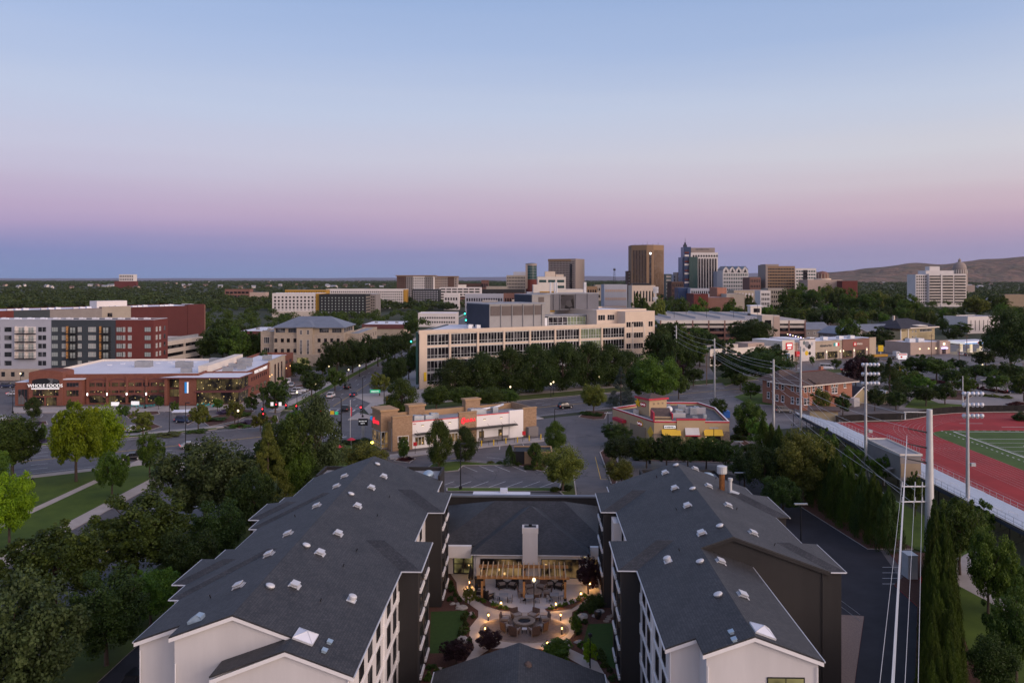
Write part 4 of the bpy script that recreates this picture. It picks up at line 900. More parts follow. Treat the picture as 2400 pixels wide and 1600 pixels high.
# ================================================================== buildings of the middle distance
def bld(name, label, cat, A, ang, Lx, Ly, H, wall, roof='roof_grey', par=.6, z0=0):
 t = thing(name, label, cat, (A[0], A[1], 0), ang);t['L'] = (Lx, Ly)
 MB().box(0, Lx, 0, Ly, z0, H, 0).build('wall', [wall], t)
 flatroof(t, 0, Lx, 0, Ly, H, wall, roof, par)
 return t
def flatroof(t, x0, x1, y0, y1, H, wall, roof='roof_grey', par=.6, w=.3):
 MB().box(x0+w, x1-w, y0+w, y1-w, H+.003, H+.05).build('roof', roof, t)
 if par:
  mb = MB();mb.box(x0-.05, x1+.05, y0-.05, y0+w, H+.002, H+par);mb.box(x0-.05, x1+.05, y1-w, y1+.05, H+.002, H+par)
  mb.box(x0-.05, x0+w, y0+w, y1-w, H+.002, H+par);mb.box(x1-w, x1+.05, y0+w, y1-w, H+.002, H+par);mb.build('parapet', wall, t)
def fw(t, me, pos, zs, side='f', off=0, name='window'):
 Lx, Ly = t['L'];out = []
 for a in pos:
  for z in zs:
   if side == 'f': o = share(name, me, t, (a, off, z), 0)
   elif side == 'r': o = share(name, me, t, (Lx+off, a, z), R(90))
   else: o = share(name, me, t, (off, a, z), R(-90))
   out.append(o)
 return out
def wmass(t, side, x0, x1, z0, z1, nx, nz, fx, fz, m, off=0.0, name='window_rows', d=.12):
 """many small windows of a far front, joined"""
 Lx, Ly = t['L'];mb = MB();sxp = (x1-x0)/nx;szp = (z1-z0)/nz
 for i in range(nx):
  for k in range(nz):
   a0 = x0+sxp*(i+.5-fx/2);a1 = a0+sxp*fx;b0 = z0+szp*(k+.5-fz/2);b1 = b0+szp*fz
   if side == 'f': mb.box(a0, a1, off-d, off+.05, b0, b1)
   elif side == 'r': mb.box(Lx+off-.05, Lx+off+d, a0, a1, b0, b1)
   else: mb.box(-d-off, .05-off, a0, a1, b0, b1)
 return mb.build(name, m, t, kind='stuff')
def hvac(t, x, y, z, sx=2, sy=1.4, h=1.1, m='roof_grey'):
 b = MB();b.box(x, x+sx, y, y+sy, z+.15, z+h);b.box(x+.05, x+sx*.45, y+.05, y+sy-.05, z+h, z+h+.12);b.box(x-.05, x+sx+.05, y-.05, y+sy+.05, z, z+.15);b.build('rooftop_unit', m, t)
TEXTS = []
def marks(t, x0, x1, y, z0, z1, m, n):
 mb = MB();w = (x1-x0)/n;q = random.Random(n)
 for i in range(n):
  a = x0+w*i;mb.box(a, a+w*.3, y-.03, y, z0, z0+(z1-z0)*q.uniform(.7, 1));mb.box(a+w*.3, a+w*.75, y-.03, y, z0+(z1-z0)*q.uniform(0, .5), z0+(z1-z0)*q.uniform(.6, .8))
 return mb.build('lettering', m, t, kind='stuff')
def text(body, size, m, parent, loc, rot, name='lettering', depth=.05, sx=1.0, shear=0):
 c = bpy.data.curves.new(name, 'FONT');c.body = body;c.size = size;c.extrude = depth;c.align_x = 'CENTER';c.shear = shear;c.resolution_u = 3
 o = bpy.data.objects.new(name, c);COL.objects.link(o);c.materials.append(M(m))
 o.parent = parent;o.location = loc;o.rotation_euler = rot;o.scale = (sx, 1, 1);TEXTS.append(o);return o
# ---------------------------------------------------------------- brick grocery store on the left
wf = thing('grocery_store', 'red brick grocery store with white roof and arched entrance tower', 'store', (-148.6, 243.3, 0), R(3));wf['L'] = (62, 48)
MB().box(4, 53, 1.2, 48, 0, 8.4).build('wall', 'brick_store', wf);flatroof(wf, 4, 53, 1.2, 48, 8.4, 'brick_store', 'roof_white', .75)
b = MB();b.box(4.3, 52.7, 1.5, 1.62, 8.45, 9.14);b.box(4.31, 4.45, 1.6, 47.7, 8.45, 9.16);b.box(4.3, 52.7, 47.55, 47.69, 8.45, 9.15);b.build('parapet_lining', 'cream_pale', wf)
MB().box(53.003, 66, -2, 74, 0, 8.0).build('side_wing', 'brick_store', wf);flatroof(wf, 53.003, 66, 8, 74, 8.0, 'brick_store', 'roof_white', .9)
b = MB();b.box(50.5, 53.4, 9, 48.5, 8.4, 10.6, 0);b.build('screen_wall', 'cream_pale', wf)
b = MB();b.prism([(43, -3), (66.8, -4), (67.5, 9), (52, 9), (48, 2)], 8.05, 8.45, 0, 1);b.build('canopy_roof', ['maroon', 'roof_white'], wf)
# entrance tower with curved top
tp = [(4.0, 0), (13.9, 0), (13.9, 9.8)]+[(8.95+4.95*math.cos(R(a)), 9.8+.75*math.sin(R(a))) for a in range(15, 180, 15)]+[(4.0, 9.8)]
tw = MB().yprism(tp, -1.0, 6).build('entrance_tower', 'brick_store', wf)
ar = [(5.0, 5.0), (12.9, 5.0), (12.9, 7.4)]+[(8.95+3.95*math.cos(R(a)), 7.4+.8*math.sin(R(a))) for a in range(15, 180, 15)]+[(5.0, 7.4)]
MB().yprism(ar, -1.12, -.9).build('arched_window', 'glass', tw)
MB().box(-.4, 4, -.3, 10, 0, 6.9).build('side_block', 'brick_store', wf);MB().box(-.3, 3.9, -.2, 9.9, 6.9, 7.0).build('roof', 'roof_white', wf)
MB().box(13.9, 19.4, -.6, 8, 0, 7.7).build('side_block', 'brick_store', wf);MB().box(13.8, 19.9, -.9, 8, 7.7, 7.95).build('roof', 'roof_white', wf)
text('WHOLE FOODS', 1.42, 'sign_white', wf, (8.95, -1.35, 5.55), (R(90), 0, 0), 'lettering', .08, 1.0)
b = MB();b.box(4.9, 13.0, -1.4, -1.2, 4.98, 5.32);b.build('sign_bar', 'sign_white', wf)
wst = window_mesh('window', 2.0, 1.25, 'maroon', 'glass_store', (4, 1), .08, .08)
wst2 = window_mesh('window', 2.0, .85, 'maroon', 'glass_store', (4, 1), .07, .08)
wst3 = window_mesh('window', 2.4, 2.3, 'dark_metal', 'glass_store', (3, 2), .08, .08)
for i in range(10):
 x = 21.3+2.32*i
 fw(wf, wst, [x], [5.3], 'f', 1.2);fw(wf, wst2, [x], [3.35], 'f', 1.2);fw(wf, wst3, [x], [.4], 'f', 1.2)
fw(wf, window_mesh('window', 7.6, 1.9, 'maroon', 'glass_store', (8, 1)), [8.95], [2.9], 'f', -1.0)
fw(wf, window_mesh('door', 3.0, 2.5, 'dark_metal', 'glass_store', (3, 1)), [7.0, 10.6], [.05], 'f', -1.0, 'door')
fw(wf, window_mesh('window', 3.6, 1.3, 'maroon', 'glass', (4, 1)), [16.6], [5.5], 'f', -.6);fw(wf, window_mesh('window', 3.6, 1.9, 'maroon', 'glass_store', (4, 1)), [16.6], [2.7], 'f', -.6)
fw(wf, window_mesh('window', 2.8, 4.6, 'maroon', 'glass', (3, 2)), [1.9], [.3], 'f', -.3)
for i in range(5):
 x = 20.3+5.8*i
 MB().box(x-.35, x+.35, .75, 1.2, 0, 8.2).build('pilaster', 'brick_store', wf)
 b = MB();b.box(x-.12, x+.12, .55, .75, 2.75, 3.4);b.build('wall_lamp', 'lamp_cool', wf)
for i in range(4):   # brick arches over the window bays and fabric canopies below
 x = 23.2+5.8*i;b = MB();pts = [(x+2.4*math.cos(R(a)), 6.5+1.0*math.sin(R(a))) for a in range(0, 181, 15)]
 for p, q in zip(pts, pts[1:]): b.add([(p[0],1.05,p[1]),(q[0],1.05,q[1]),(q[0],1.05,q[1]+.3),(p[0],1.05,p[1]+.3),(p[0],1.22,p[1]),(q[0],1.22,q[1]),(q[0],1.22,q[1]+.3),(p[0],1.22,p[1]+.3)], [(0,3,2,1),(0,1,5,4),(2,3,7,6)])
 b.build('brick_arch', 'maroon', wf)
 b = MB();pts = [(x+2.5*math.cos(R(a)), 2.3+.7*math.sin(R(a))) for a in range(0, 181, 20)]
 for p, q in zip(pts, pts[1:]): b.slab([(q[0],-.8,q[1]),(p[0],-.8,p[1]),(p[0],1.2,p[1]),(q[0],1.2,q[1])], .06)
 b.build('awning', 'maroon', wf)
for x0, x1 in ((44.3, 45.1), (48.6, 53.6)): MB().box(x0, x1, -2.6, 1.3, 0, 8.0).build('brick_pier', 'brick_store', wf)
fw(wf, window_mesh('window', 3.3, 2.6, 'dark_metal', 'glass_store', (3, 1)), [46.85], [5.1], 'f', -.6);fw(wf, window_mesh('window', 3.3, 2.3, 'dark_metal', 'glass_store', (3, 1)), [46.85], [2.4], 'f', -.6);MB().box(45.1, 48.6, -.5, 1.3, 0, 8.0).build('bay_wall', 'maroon', wf)
b = MB();b.box(50.3, 51.0, -2.75, -2.6, 3.7, 7.0, 0);b.box(51.0, 51.4, -2.75, -2.6, 3.7, 7.0, 1);b.build('banner', ['sign_blue', 'sign_white'], wf)
cw = window_mesh('window', 2.55, 3.5, 'dark_metal', 'glass_store', (2, 1), .06, .06)
for i in range(5): fw(wf, cw, [54.6+2.55*i], [4.4], 'f', -2.02);fw(wf, cw, [54.6+2.55*i], [.3], 'f', -2.02)
for i in range(4): 
 for z in (4.4, .3): share('window', cw, wf, (66.0, -.5+2.55*i, z), R(90))
MB().box(53.5, 67, -3.2, 9, 3.85, 4.3).build('balcony_band', 'maroon', wf)
swi = window_mesh('window', 1.3, 1.3, 'maroon', 'glass_dark', (1, 1));swb = window_mesh('window', 3.2, 1.6, 'dark_metal', 'glass_store', (3, 1))
for i in range(8): share('window', swi, wf, (66.0, 13+2.6*i, 5.2), R(90))
for i in range(4): share('window', swb, wf, (66.0, 14+5.2*i, 1.6), R(90))
MB().box(65.5, 66.5, 36, 58, 0, 9.4).build('stone_front', 'tan_stone', wf)
for i in range(3): share('window', window_mesh('window', 2.0, 6.4, 'maroon', 'glass_dark', (1, 1)), wf, (66.5, 42+5*i, 1.2), R(90))
for y in (62, 69): share('window', window_mesh('window', 4.5, 1.3, 'maroon', 'glass_dark', (3, 1)), wf, (66.0, y, 5.6), R(90))
text('WHOLE FOODS MARKET', 1.5, 'sign_white', wf, (66.15, 24, 7.2), (R(90), 0, R(90)), 'lettering', .05)
for y, z in ((34, 4.0), (37, 4.2), (59.5, 4), (66, 4.2), (73, 4.2)): b = MB();b.box(66.5, 66.7, y-.12, y+.12, z, z+.4);b.build('wall_lamp', 'lamp_warm', wf)
for x, y, a, c_ in ((9, 4, 3.5, 2.5), (24, 26, 5, 3), (38, 24, 5, 3), (45, 9, 3, 2), (44, 40, 4, 3), (54.5, 40, 4, 3), (57, 12, 3, 1.5), (60, 18, 2.5, 1.5), (56, 22, 3, 1.5), (59, 27, 3, 1.5), (56, 32, 2.5, 1.5), (60, 50, 3, 2)): hvac(wf, x, y, 8.45, a, c_, 1.4 if a < 5 else 1.9)
for i in range(14): b = MB();x, y = 12+2.9*i, 40-.4*i+rnd.uniform(-8, 4);b.box(x, x+1.3, y, y+1.0, 8.45, 8.7);b.build('roof_hatch', 'roof_white', wf)
# ---------------------------------------------------------------- apartment block behind the store
ap = bld('apartment_block', 'six storey grey, slate and red apartment block behind the grocery store', 'apartments', (-215, 304), 0, 80.6, 12, 22.3, 'apt_grey', 'roof_white', .5)
def ux(u, y=304, x0=-215): return (u-1200)*y/F-x0
MB().box(ux(121), ux(272), -.15, 12.1, 4.2, 22.5).build('slate_section', 'apt_slate', ap);MB().box(ux(272), 80.75, -.25, 12.15, 4.2, 22.55).build('red_section', 'apt_rust', ap)
MB().box(-.1, 80.7, -.6, 12, 0, 4.2).build('stone_base', 'stone_tan', ap)
aw = window_mesh('window', 1.35, 1.75, 'apt_slate', 'glass', (1, 2));awp = window_mesh('window', 1.35, 1.75, 'apt_white', 'glass_pale', (2, 1));aww = window_mesh('window', 2.4, 1.75, 'apt_slate', 'glass_pale', (3, 1))
ZR5 = [5.5, 8.75, 11.9, 15.0, 18.1]
for u in (-40, -28, -12, -4, 15, 23, 94, 104): fw(ap, aw, [ux(u)], ZR5, 'f', 0)
for u in (150, 187.5, 212, 221): fw(ap, awp, [ux(u)], ZR5, 'f', -.15)
fw(ap, aww, [ux(129)], ZR5, 'f', -.15)
for u in (290, 305): fw(ap, awp, [ux(u)], ZR5, 'f', -.25)
for u in (281, 347): fw(ap, aww, [ux(u)], ZR5, 'f', -.25)
fw(ap, awp, [2.2, 5.2], ZR5, 'r', .15);fw(ap, aw, [9.2], ZR5, 'r', .15)
def balcony(t, x, off, z, w=3.6, back='glass_dark', side='wood'):
 b = MB();b.box(x-w/2, x+w/2, off-.12, off, z, z+2.4, 0);b.box(x-.9, x-.1, off-.2, off-.1, z+.1, z+2.1, 2);b.box(x+.15, x+.95, off-.2, off-.1, z+.1, z+2.1, 2)
 b.box(x-w/2-.1, x-w/2+.15, off-1.2, off, z-.2, z+2.6, 3);bo = b.build('balcony', [back, 'black', 'glass_pale', side], t)
 b = MB();b.box(x-w/2, x+w/2, off-1.5, off, z-.25, z-.05);b.box(x-w/2, x+w/2, off-1.5, off-1.45, z+.95, z+1.02)
 for i in range(10): xx = x-w/2+w*i/9;b.box(xx-.02, xx+.02, off-1.49, off-1.46, z-.05, z+.95)
 for s in (-1, 1): b.box(x+s*w/2-.03, x+s*w/2+.03, off-1.5, off, z+.95, z+1.02)
 b.build('railing', 'black', bo)
for u, o_, sd_ in ((50, 0, 'apt_white'), (73, 0, 'apt_white'), (-65, 0, 'apt_white'), (171, -.15, 'wood'), (248.5, -.15, 'wood')):
 for z in ZR5[1:]: balcony(ap, ux(u), o_, z-.5, 3.6, 'apt_white' if sd_ == 'apt_white' else 'apt_black', sd_)
for i in range(22): fw(ap, aw, [3+3.6*i], [1.4], 'f', -.6)
for i in range(16): hvac(ap, 2+4.9*i, 3, 22.35, 2.2, 1.2, .8, 'roof_white')
rb = bld('apartment_block', 'long dark red windowless apartment slab with white roof, farther back', 'apartments', (-239, 378), math.atan2(82, 64.4), 104.3, 34, 22.6, 'apt_red', 'roof_white', .4)
for x0, x1, m, h in ((0, 6, 'apt_rust', 22.9), (6, 22, 'apt_slate', 22.9), (22, 47, 'siding_grey', 22.8), (47, 62, 'apt_tan', 23.6), (94, 104.4, 'apt_red', 23.6)): MB().box(x0, x1, -.2, 3.0, 0, h).build('wall_section', m, rb)
fw(rb, window_mesh('window', 2.6, 2.2, 'apt_tan', 'glass_dark', (2, 1)), [51], [18.2], 'f', -.2)
for y0, y1, m, h in ((-.25, 13, 'garage_brown', 23.2), (13, 24, 'apt_white', 23.4), (24, 34.1, 'apt_teal', 21.5)): MB().box(104.2, 104.8, y0, y1, 0, h).build('end_section', m, rb)
for y, m in ((2.2, awp), (5.2, aw), (8.2, awp), (11, aw), (15, aw), (18, awp), (21.5, aw), (26, awp), (30, aw)):
 for z in (3, 6.4, 9.8, 13.2, 16.6, 19.8): share('window', m, rb, (104.8, y, z), R(90))
b = MB();b.box(50, 66, 12, 20, 22.6, 26.2);b.build('roof_house', 'apt_white', rb)
for i in range(20): hvac(rb, 4+5*i, 2+4*(i % 3), 22.65, 2.4, 1.3, .9, 'roof_white')
pgarage = thing('parking_garage', 'tan concrete parking garage beside the red apartment slab', 'garage', (-146, 341, 0), R(84.3));pgarage['L'] = (33, 20)
MB().box(0, 33, .6, 20, 0, 10.2).build('core', 'glass_dark', pgarage)
for z in (0, 3.3, 6.6, 9.9): MB().box(-.2, 33.2, 0, 20.2, z-.3, z+1.5).build('deck', 'garage_tan', pgarage)
for x in (0, 16.5, 32.4): MB().box(x, x+.7, -.1, .6, 0, 11.3).build('column', 'garage_tan', pgarage)
b = MB();b.box(0, 33, 2, 2.1, 11.4, 12.6);b.build('rail_screen', 'steel', pgarage)
# ---------------------------------------------------------------- tan stone office with hipped metal roof
of = thing('office_building', 'tan stone office building with grey hipped metal roof beside the boulevard', 'office', (-111.2, 355.7, 0), 0);of['L'] = (37.3, 40)
x_ = lambda z2: (600+z2/3.36-1200)*355.7/F+111.2
MB().box(0, x_(140), 3, 30, 0, 14.2).build('wing', 'stone_tan', of);flatroof(of, 0, x_(140), 3, 30, 14.2, 'stone_tan', 'roof_grey', .5)
MB().box(x_(140), x_(690), 0, 24, 0, 13.4).build('wall', 'stone_tan', of)
MB().box(x_(142), x_(688), .4, 23.6, 13.4, 16.7).build('attic_storey', 'tan_stone', of)
MB().box(x_(690), x_(690)+6, 4, 52, 0, 13.2).build('rear_wing', 'stone_tan', of);flatroof(of, x_(690), x_(690)+6, 4, 52, 13.2, 'tan_stone', 'roof_grey', .5)
MB().box(x_(325), x_(450), -1.2, 1, 0, 16.8).build('centre_bay', 'tan_stone', of)
MB().box(x_(295), x_(560), -2.6, -.1, 0, 4.8).build('porch', 'stone_tan', of);b = MB();b.box(x_(335), x_(425), -2.7, -2.5, .1, 3.6);b.build('doorway', 'glass_lobby', of)
xa_, xb_ = x_(125), x_(705);r = MB();ze, zt = 16.7, 21.0
r.slab([(xa_, -1, ze), (xb_, -1, ze), (xb_-9, 11.5, zt), (xa_+9, 11.5, zt)], .3);r.slab([(xb_, -1, ze), (xb_, 24.5, ze), (xb_-9, 11.5, zt)], .3)
r.slab([(xb_, 24.5, ze), (xa_, 24.5, ze), (xa_+9, 11.5, zt), (xb_-9, 11.5, zt)], .3);r.slab([(xa_, 24.5, ze), (xa_, -1, ze), (xa_+9, 11.5, zt)], .3)
r.slab([(x_(310), -2, 16.9), (x_(390), 5.5, 19.6), (x_(310), 9, 18.5)], .2);r.slab([(x_(310), -2, 16.9), (x_(465), -2, 16.9), (x_(390), 5.5, 19.6)], .2);r.slab([(x_(465), -2, 16.9), (x_(465), 9, 18.5), (x_(390), 5.5, 19.6)], .2)
r.build('roof', 'roof_metal', of)
ow = window_mesh('window', 1.55, 1.9, 'tan_stone', 'glass_dark', (1, 1), .1);owd = window_mesh('window', 4.2, 1.9, 'siding_grey', 'glass', (4, 1), .1);owt = window_mesh('window', 1.1, 6.4, 'apt_white', 'glass', (2, 4), .09)
for q in (157, 208, 255, 307, 497, 547, 597, 647): fw(of, ow, [x_(q)], [10.0, 5.5], 'f', 0)
for q in (190, 290, 535, 635): fw(of, owd, [x_(q)], [14.3], 'f', .4)
for q in (360, 415): fw(of, owt, [x_(q)], [4.9], 'f', -1.2);fw(of, window_mesh('window', 1.1, 1.9, 'apt_white', 'glass', (2, 2), .09), [x_(q)], [13.6], 'f', -1.2)
fw(of, window_mesh('window', 2.5, 2.8, 'apt_white', 'glass', (3, 1), .1), [x_(68)], [9.4, 4.8], 'f', 3)
for y in (8, 14, 20, 27, 34, 41, 48):
 for z in (10.0, 5.5, 1.2): share('window', ow, of, (x_(690)+6, y, z), R(90))
for y in (3.2, 8.2, 13.2, 18.2): share('window', owd, of, (x_(688), y, 14.3), R(90))
b = MB();b.box(6, 30, 30, 42, 0, 17.2);b.build('rear_block', 'garage_tan', of)
# low shops with maroon mansards behind it
for k, (u0, u1, Y_, lbl) in enumerate(((850, 946, 540, 'low shop with white flat roof and maroon edge behind the boulevard trees'), (560, 690, 470, 'low shop with white flat roof behind the tan office building'))):
 X0, X1 = (u0-1200)*Y_/F, (u1-1200)*Y_/F;t = bld('shop', lbl, 'shop', (X0, Y_), 0, X1-X0, 40, 6.5, 'tan_stone', 'roof_white', 0)
 b = MB();b.box(-.4, X1-X0+.4, -.4, 40.4, 4.6, 7.6);b.box(.6, X1-X0-.6, .6, 39.6, 7.6, 7.62, 1);b.build('mansard', ['maroon', 'roof_white'], t)
 for i in range(3): hvac(t, 6+7*i, 12, 7.6, 2, 1.5, 1.1)
# ---------------------------------------------------------------- long beige medical building
mb_ = thing('medical_building', 'long beige medical building with dark glazed bays and rooftop plant', 'building', (-32.1, 279.8, 0), BA);mb_['L'] = (88.6, 42)
MB().prism([(0, 0), (88.6, 0), (88.6, 40), (30, 40)], 0, 19.0).build('wall', 'cream', mb_)
b = MB();b.box(-.2, 88.6, -.45, .5, 18.9, 20.2);b.build('parapet', 'cream', mb_)
MB().prism([(.5, .5), (88, .5), (88, 39.5), (30, 39.5)], 19.0, 19.25).build('roof', 'roof_white', mb_)
b = MB();b.prism([(-.25, .3), (30.0, 40.3), (29.4, 40.6), (-.9, .6)], 1.5, 19.6);b.build('glass_side', 'glass_teal', mb_)
pil = [0.0, 11.65, 22.7, 33.4, 44.4, 55.5, 66.8, 77.2, 88.5]
for i, s in enumerate(pil): w_ = 2.8 if i == 0 else .75;MB().box(s if i == 0 else s-w_/2, s+w_ if i == 0 else s+w_/2, -.45, .05, 0, 18.9).build('pilaster', 'cream', mb_)
def curtain(w, h, gl, n):
 """one storey of one glazed bay: mullions and panes"""
 mb = MB();
 for i in range(n+1):
  x = w*i/n;t_ = .20 if i % 3 == 0 else .09
  mb.box(x-t_/2, x+t_/2, -.16, .02, 0, h, 0)
 mb.box(0, w, -.14, .02, 0, .18, 0);mb.box(0, w, -.14, .02, h*.28, h*.28+.12, 0);mb.box(0, w, -.14, .02, h-.18, h, 0)
 mb.poly([(0, -.03, .1), (w, -.03, .1), (w, -.03, h-.1), (0, -.03, h-.1)], 1)
 return mb.mesh('window', ['steel', gl])
for i in range(8):
 a = pil[i]+(2.9 if i == 0 else .4);e = pil[i+1]-.4
 for k, z in enumerate((1.3, 5.65, 10.2, 14.8)):
  gl = 'glass_green' if i == 6 else ('glass_office' if k in (2,) and i > 1 else 'glass_dark')
  me = curtain(e-a, 3.9, gl, 8 if i else 6);share('window', me, mb_, (a, -.02, z), 0)
 MB().box(a, e, -.25, .0, 5.2, 5.62).build('spandrel', 'roof_grey', mb_)
b = MB();b.box(1.6, 2.5, -.7, -.45, 2.6, 5.6);b.build('yellow_sign', 'star_yellow', mb_)
b = MB();b.box(29.5, 88, -1.6, -.46, 0, 3.4, 0)
b.build('ground_floor_front', 'tan_stone', mb_)
for i in range(9): share('window', window_mesh('window', 4.2, 2.3, 'tan_stone', 'glass_teal', (3, 1), .1), mb_, (33+6.2*i, -1.6, .5), 0)
for i in range(6): b = MB();b.box(30.2+11*i, 30.4+11*i, -1.8, -1.6, 2.4, 2.7);b.build('wall_lamp', 'lamp_warm', mb_)
# right end block, taller
MB().box(88.6, 103.6, -.3, 36, 0, 24.9).build('end_block', 'cream', mb_);MB().box(78.5, 88.6, 5, 36, 19.2, 24.85).build('end_block', 'cream', mb_)
flatroof(mb_, 78.5, 103.6, 5.2, 36, 24.9, 'cream', 'roof_white', .7)
bw = window_mesh('window', 6.0, 2.3, 'cream_pale', 'glass_dark', (5, 1), .12);bw2 = window_mesh('window', 2.4, 2.3, 'cream_pale', 'glass_dark', (2, 1), .12)
for z in (5.6, 9.9, 14.2, 18.5): 
 share('window', bw, mb_, (94.6, -.3, z), 0);share('window', bw2, mb_, (101.4, -.3, z), 0);share('window', bw2, mb_, (90.2, -.3, z), 0)
for x in (80.8, 85.4): share('window', window_mesh('window', 3.6, 2.3, 'cream_pale', 'glass_dark', (3, 1), .12), mb_, (x, 5, 21.3), 0)
for x in (92.3, 98.2): b = MB();b.box(x-.2, x+.2, -.5, -.3, 3, 20);b.build('pilaster', 'cream_pale', mb_)
for y in (6, 13, 20, 27): 
 for z in (5.6, 9.9, 14.2, 18.5): share('window', bw2, mb_, (103.6, y, z), R(90))
# rooftop plant
def plant(x0, x1, y0, y1, z0, z1, m, name='plant_room', roof='roof_grey'):
 o = MB().box(x0, x1, y0, y1, z0, z1).build(name, m, mb_);MB().box(x0-.15, x1+.15, y0-.15, y1+.15, z1, z1+.35).build('roof', roof, o);return o
o = plant(33, 57.5, 10.3, 29.3, 19.25, 28.2, 'penthouse_light');MB().box(32.8, 33.0, 10.3, 29.3, 19.3, 28.2).build('side_cladding', 'penthouse_navy', o)
for i in range(5):
 x = 33.4+4.85*i;w_ = 4.1 if i < 4 else 2.9
 b = MB();b.box(x, x+w_, 10.1, 10.29, 24.0, 27.6);b.build('louvre_panel', 'louvre', o)
 b = MB();b.box(x+w_+.2, x+w_+.45, 9.9, 10.29, 19.3, 28.0);b.build('mullion', 'penthouse_light', o)
o = plant(57.5, 66.0, 20, 34, 19.25, 31.4, 'penthouse_light');MB().box(57.2, 57.49, 20, 34, 27, 31.4).build('side_cladding', 'penthouse_navy', o)
b = MB();b.box(60.5, 63, 19.8, 19.99, 28.6, 30.6);b.build('louvre_panel', 'louvre', o)
b = MB();b.box(60.5, 61.3, 18.6, 20, 24, 24.2)
for i in range(8): b.box(60.9+.45*i, 61.5+.45*i, 18.7, 19.8, 24.0-.55*i, 24.12-.55*i)
b.build('stair', 'steel', o)
o = plant(66.5, 93, 24, 36, 24.9, 31.6, 'penthouse_grey');
b = MB();b.box(73.5, 80.5, 23.8, 23.99, 25.5, 31.2);b.build('louvre_panel', 'glass_dark', o)
for x in (70, 73.2, 81, 87): b = MB();b.box(x, x+.35, 23.7, 24, 25, 31.6);b.build('mullion', 'penthouse_grey', o)
for x in (72.5, 74.6, 75.6, 89.8, 90.4): b = MB();b.cyl((x, 30, 31.6), (x, 30, 36.5), .35, .35, 10);b.build('flue', 'vent_white', o)
o = plant(57.6, 78.4, 12, 19.9, 19.25, 23.2, 'penthouse_navy')
share('window', curtain(9, 3.4, 'glass_green', 6), o, (69, 11.98, 19.5));share('window', curtain(9, 3.4, 'glass_dark', 4), o, (60, 11.98, 19.5));b = MB();b.box(58.2, 59.6, 11.9, 12, 19.4, 22.6);b.build('door', 'vent_white', o)
for x, y in ((26, 14), (29, 13), (28, 17)): hvac(mb_, x, y, 19.25, 1.6, 1.4, 1.3, 'vent_white')
# parking garage behind it, stair towers
gr = thing('parking_garage', 'wide cream and brown parking garage right of the beige medical building', 'garage', (86, 470, 0), 0);gr['L'] = (80, 120)
MB().box(0, 84, .6, 120, 0, 12).build('core', 'glass_dark', gr)
for z in (3.2, 6.6, 10): MB().box(-.2, 84.2, 0, 120, z-.5, z+.9).build('deck', 'garage_brown' if z < 9 else 'garage_tan', gr)
MB().box(-.3, 84.3, -.2, 120, 12, 13.9).build('deck', 'cream_pale', gr);MB().box(.3, 83.7, .3, 119.5, 13.9, 13.95).build('roof', 'concrete', gr)
for i in range(10): MB().box(-.2+9.3*i, .5+9.3*i, -.3, .5, 0, 13.8).build('column', 'garage_brown', gr)
for i in range(5): b = MB();b.box(10+15*i, 10.3+15*i, 20, 110, 13.9, 15.0);b.build('deck_wall', 'concrete_pale', gr)
for i, (x, y) in enumerate(((14, 30), (34, 30), (30, 70), (52, 35), (66, 32), (72, 80))):
 b = MB();b.cyl((x, y, 13.9), (x, y, 22), .12, .1, 6);b.box(x-.6, x+.6, y-.15, y+.15, 22, 22.2);b.build('deck_lamp', 'dark_metal', gr)
MB().box(70, 77, 60, 67, 13.9, 20).build('stair_tower', 'cream_pale', gr)
MB().box(69.5, 77.5, 59.5, 67.5, 20, 20.6).build('roof', 'roof_white', gr);b = MB();b.box(72, 76, 59.8, 60, 16, 18.6);b.build('opening', 'glass_dark', gr)
st = bld('stair_tower', 'pinkish brown stair tower at the garage end with cream top', 'tower', ((1786-1200)*440/F, 440), 0, 9.5, 9, 17.5, 'garage_tan', 'roof_white', .6);MB().box(6.2, 9.6, -.2, 9.1, 0, 17.4).build('brown_face', 'pinkish', st);b = MB();b.box(1.5, 5, -.1, .02, 11, 15.5);b.build('opening', 'glass_dark', st)
# ---------------------------------------------------------------- chicken restaurant
cf = thing('chicken_restaurant', 'white and tan brick fast food restaurant with red script signs', 'restaurant', (-26.47, 178.8, 0), BA);cf['L'] = (37, 12)
MB().box(0, 37, .05, 12, 0, 4.9).build('wall', 'panel_white', cf);MB().box(.3, 36.7, .35, 11.7, 4.9, 4.95).build('roof', 'roof_grey', cf)
for x0, x1, y, h, m in ((0, 4.7, -.35, 7.4, 'brick_tan'), (4.7, 16.3, 0, 6.1, 'panel_white'), (16.3, 20.8, -.3, 7.0, 'brick_tan'), (20.8, 29.6, 0, 6.15, 'panel_white'), (29.6, 33.4, -.2, 6.55, 'panel_white'), (33.4, 37.2, -.1, 6.7, 'brick_tan')):
 o = MB().box(x0, x1, y, .4, 0, h).build('wall_panel', m, cf)
 if m == 'brick_tan': MB().box(x0-.1, x1+.1, y-.15, .55, h, h+.22).build('coping', 'parapet_tan', o)
 elif h < 6.5: MB().box(x0, x1, y-.08, .1, h-.14, h+.04).build('red_band', 'red_bright', o)
MB().box(.1, 37.1, 11.7, 12.1, 0, 6.3).build('wall_panel', 'parapet_tan', cf);MB().box(36.85, 37.2, .4, 12.1, 0, 6.6).build('wall_panel', 'brick_tan', cf);MB().box(-.1, .3, .4, 12.1, 0, 6.3).build('wall_panel', 'brick_tan', cf)
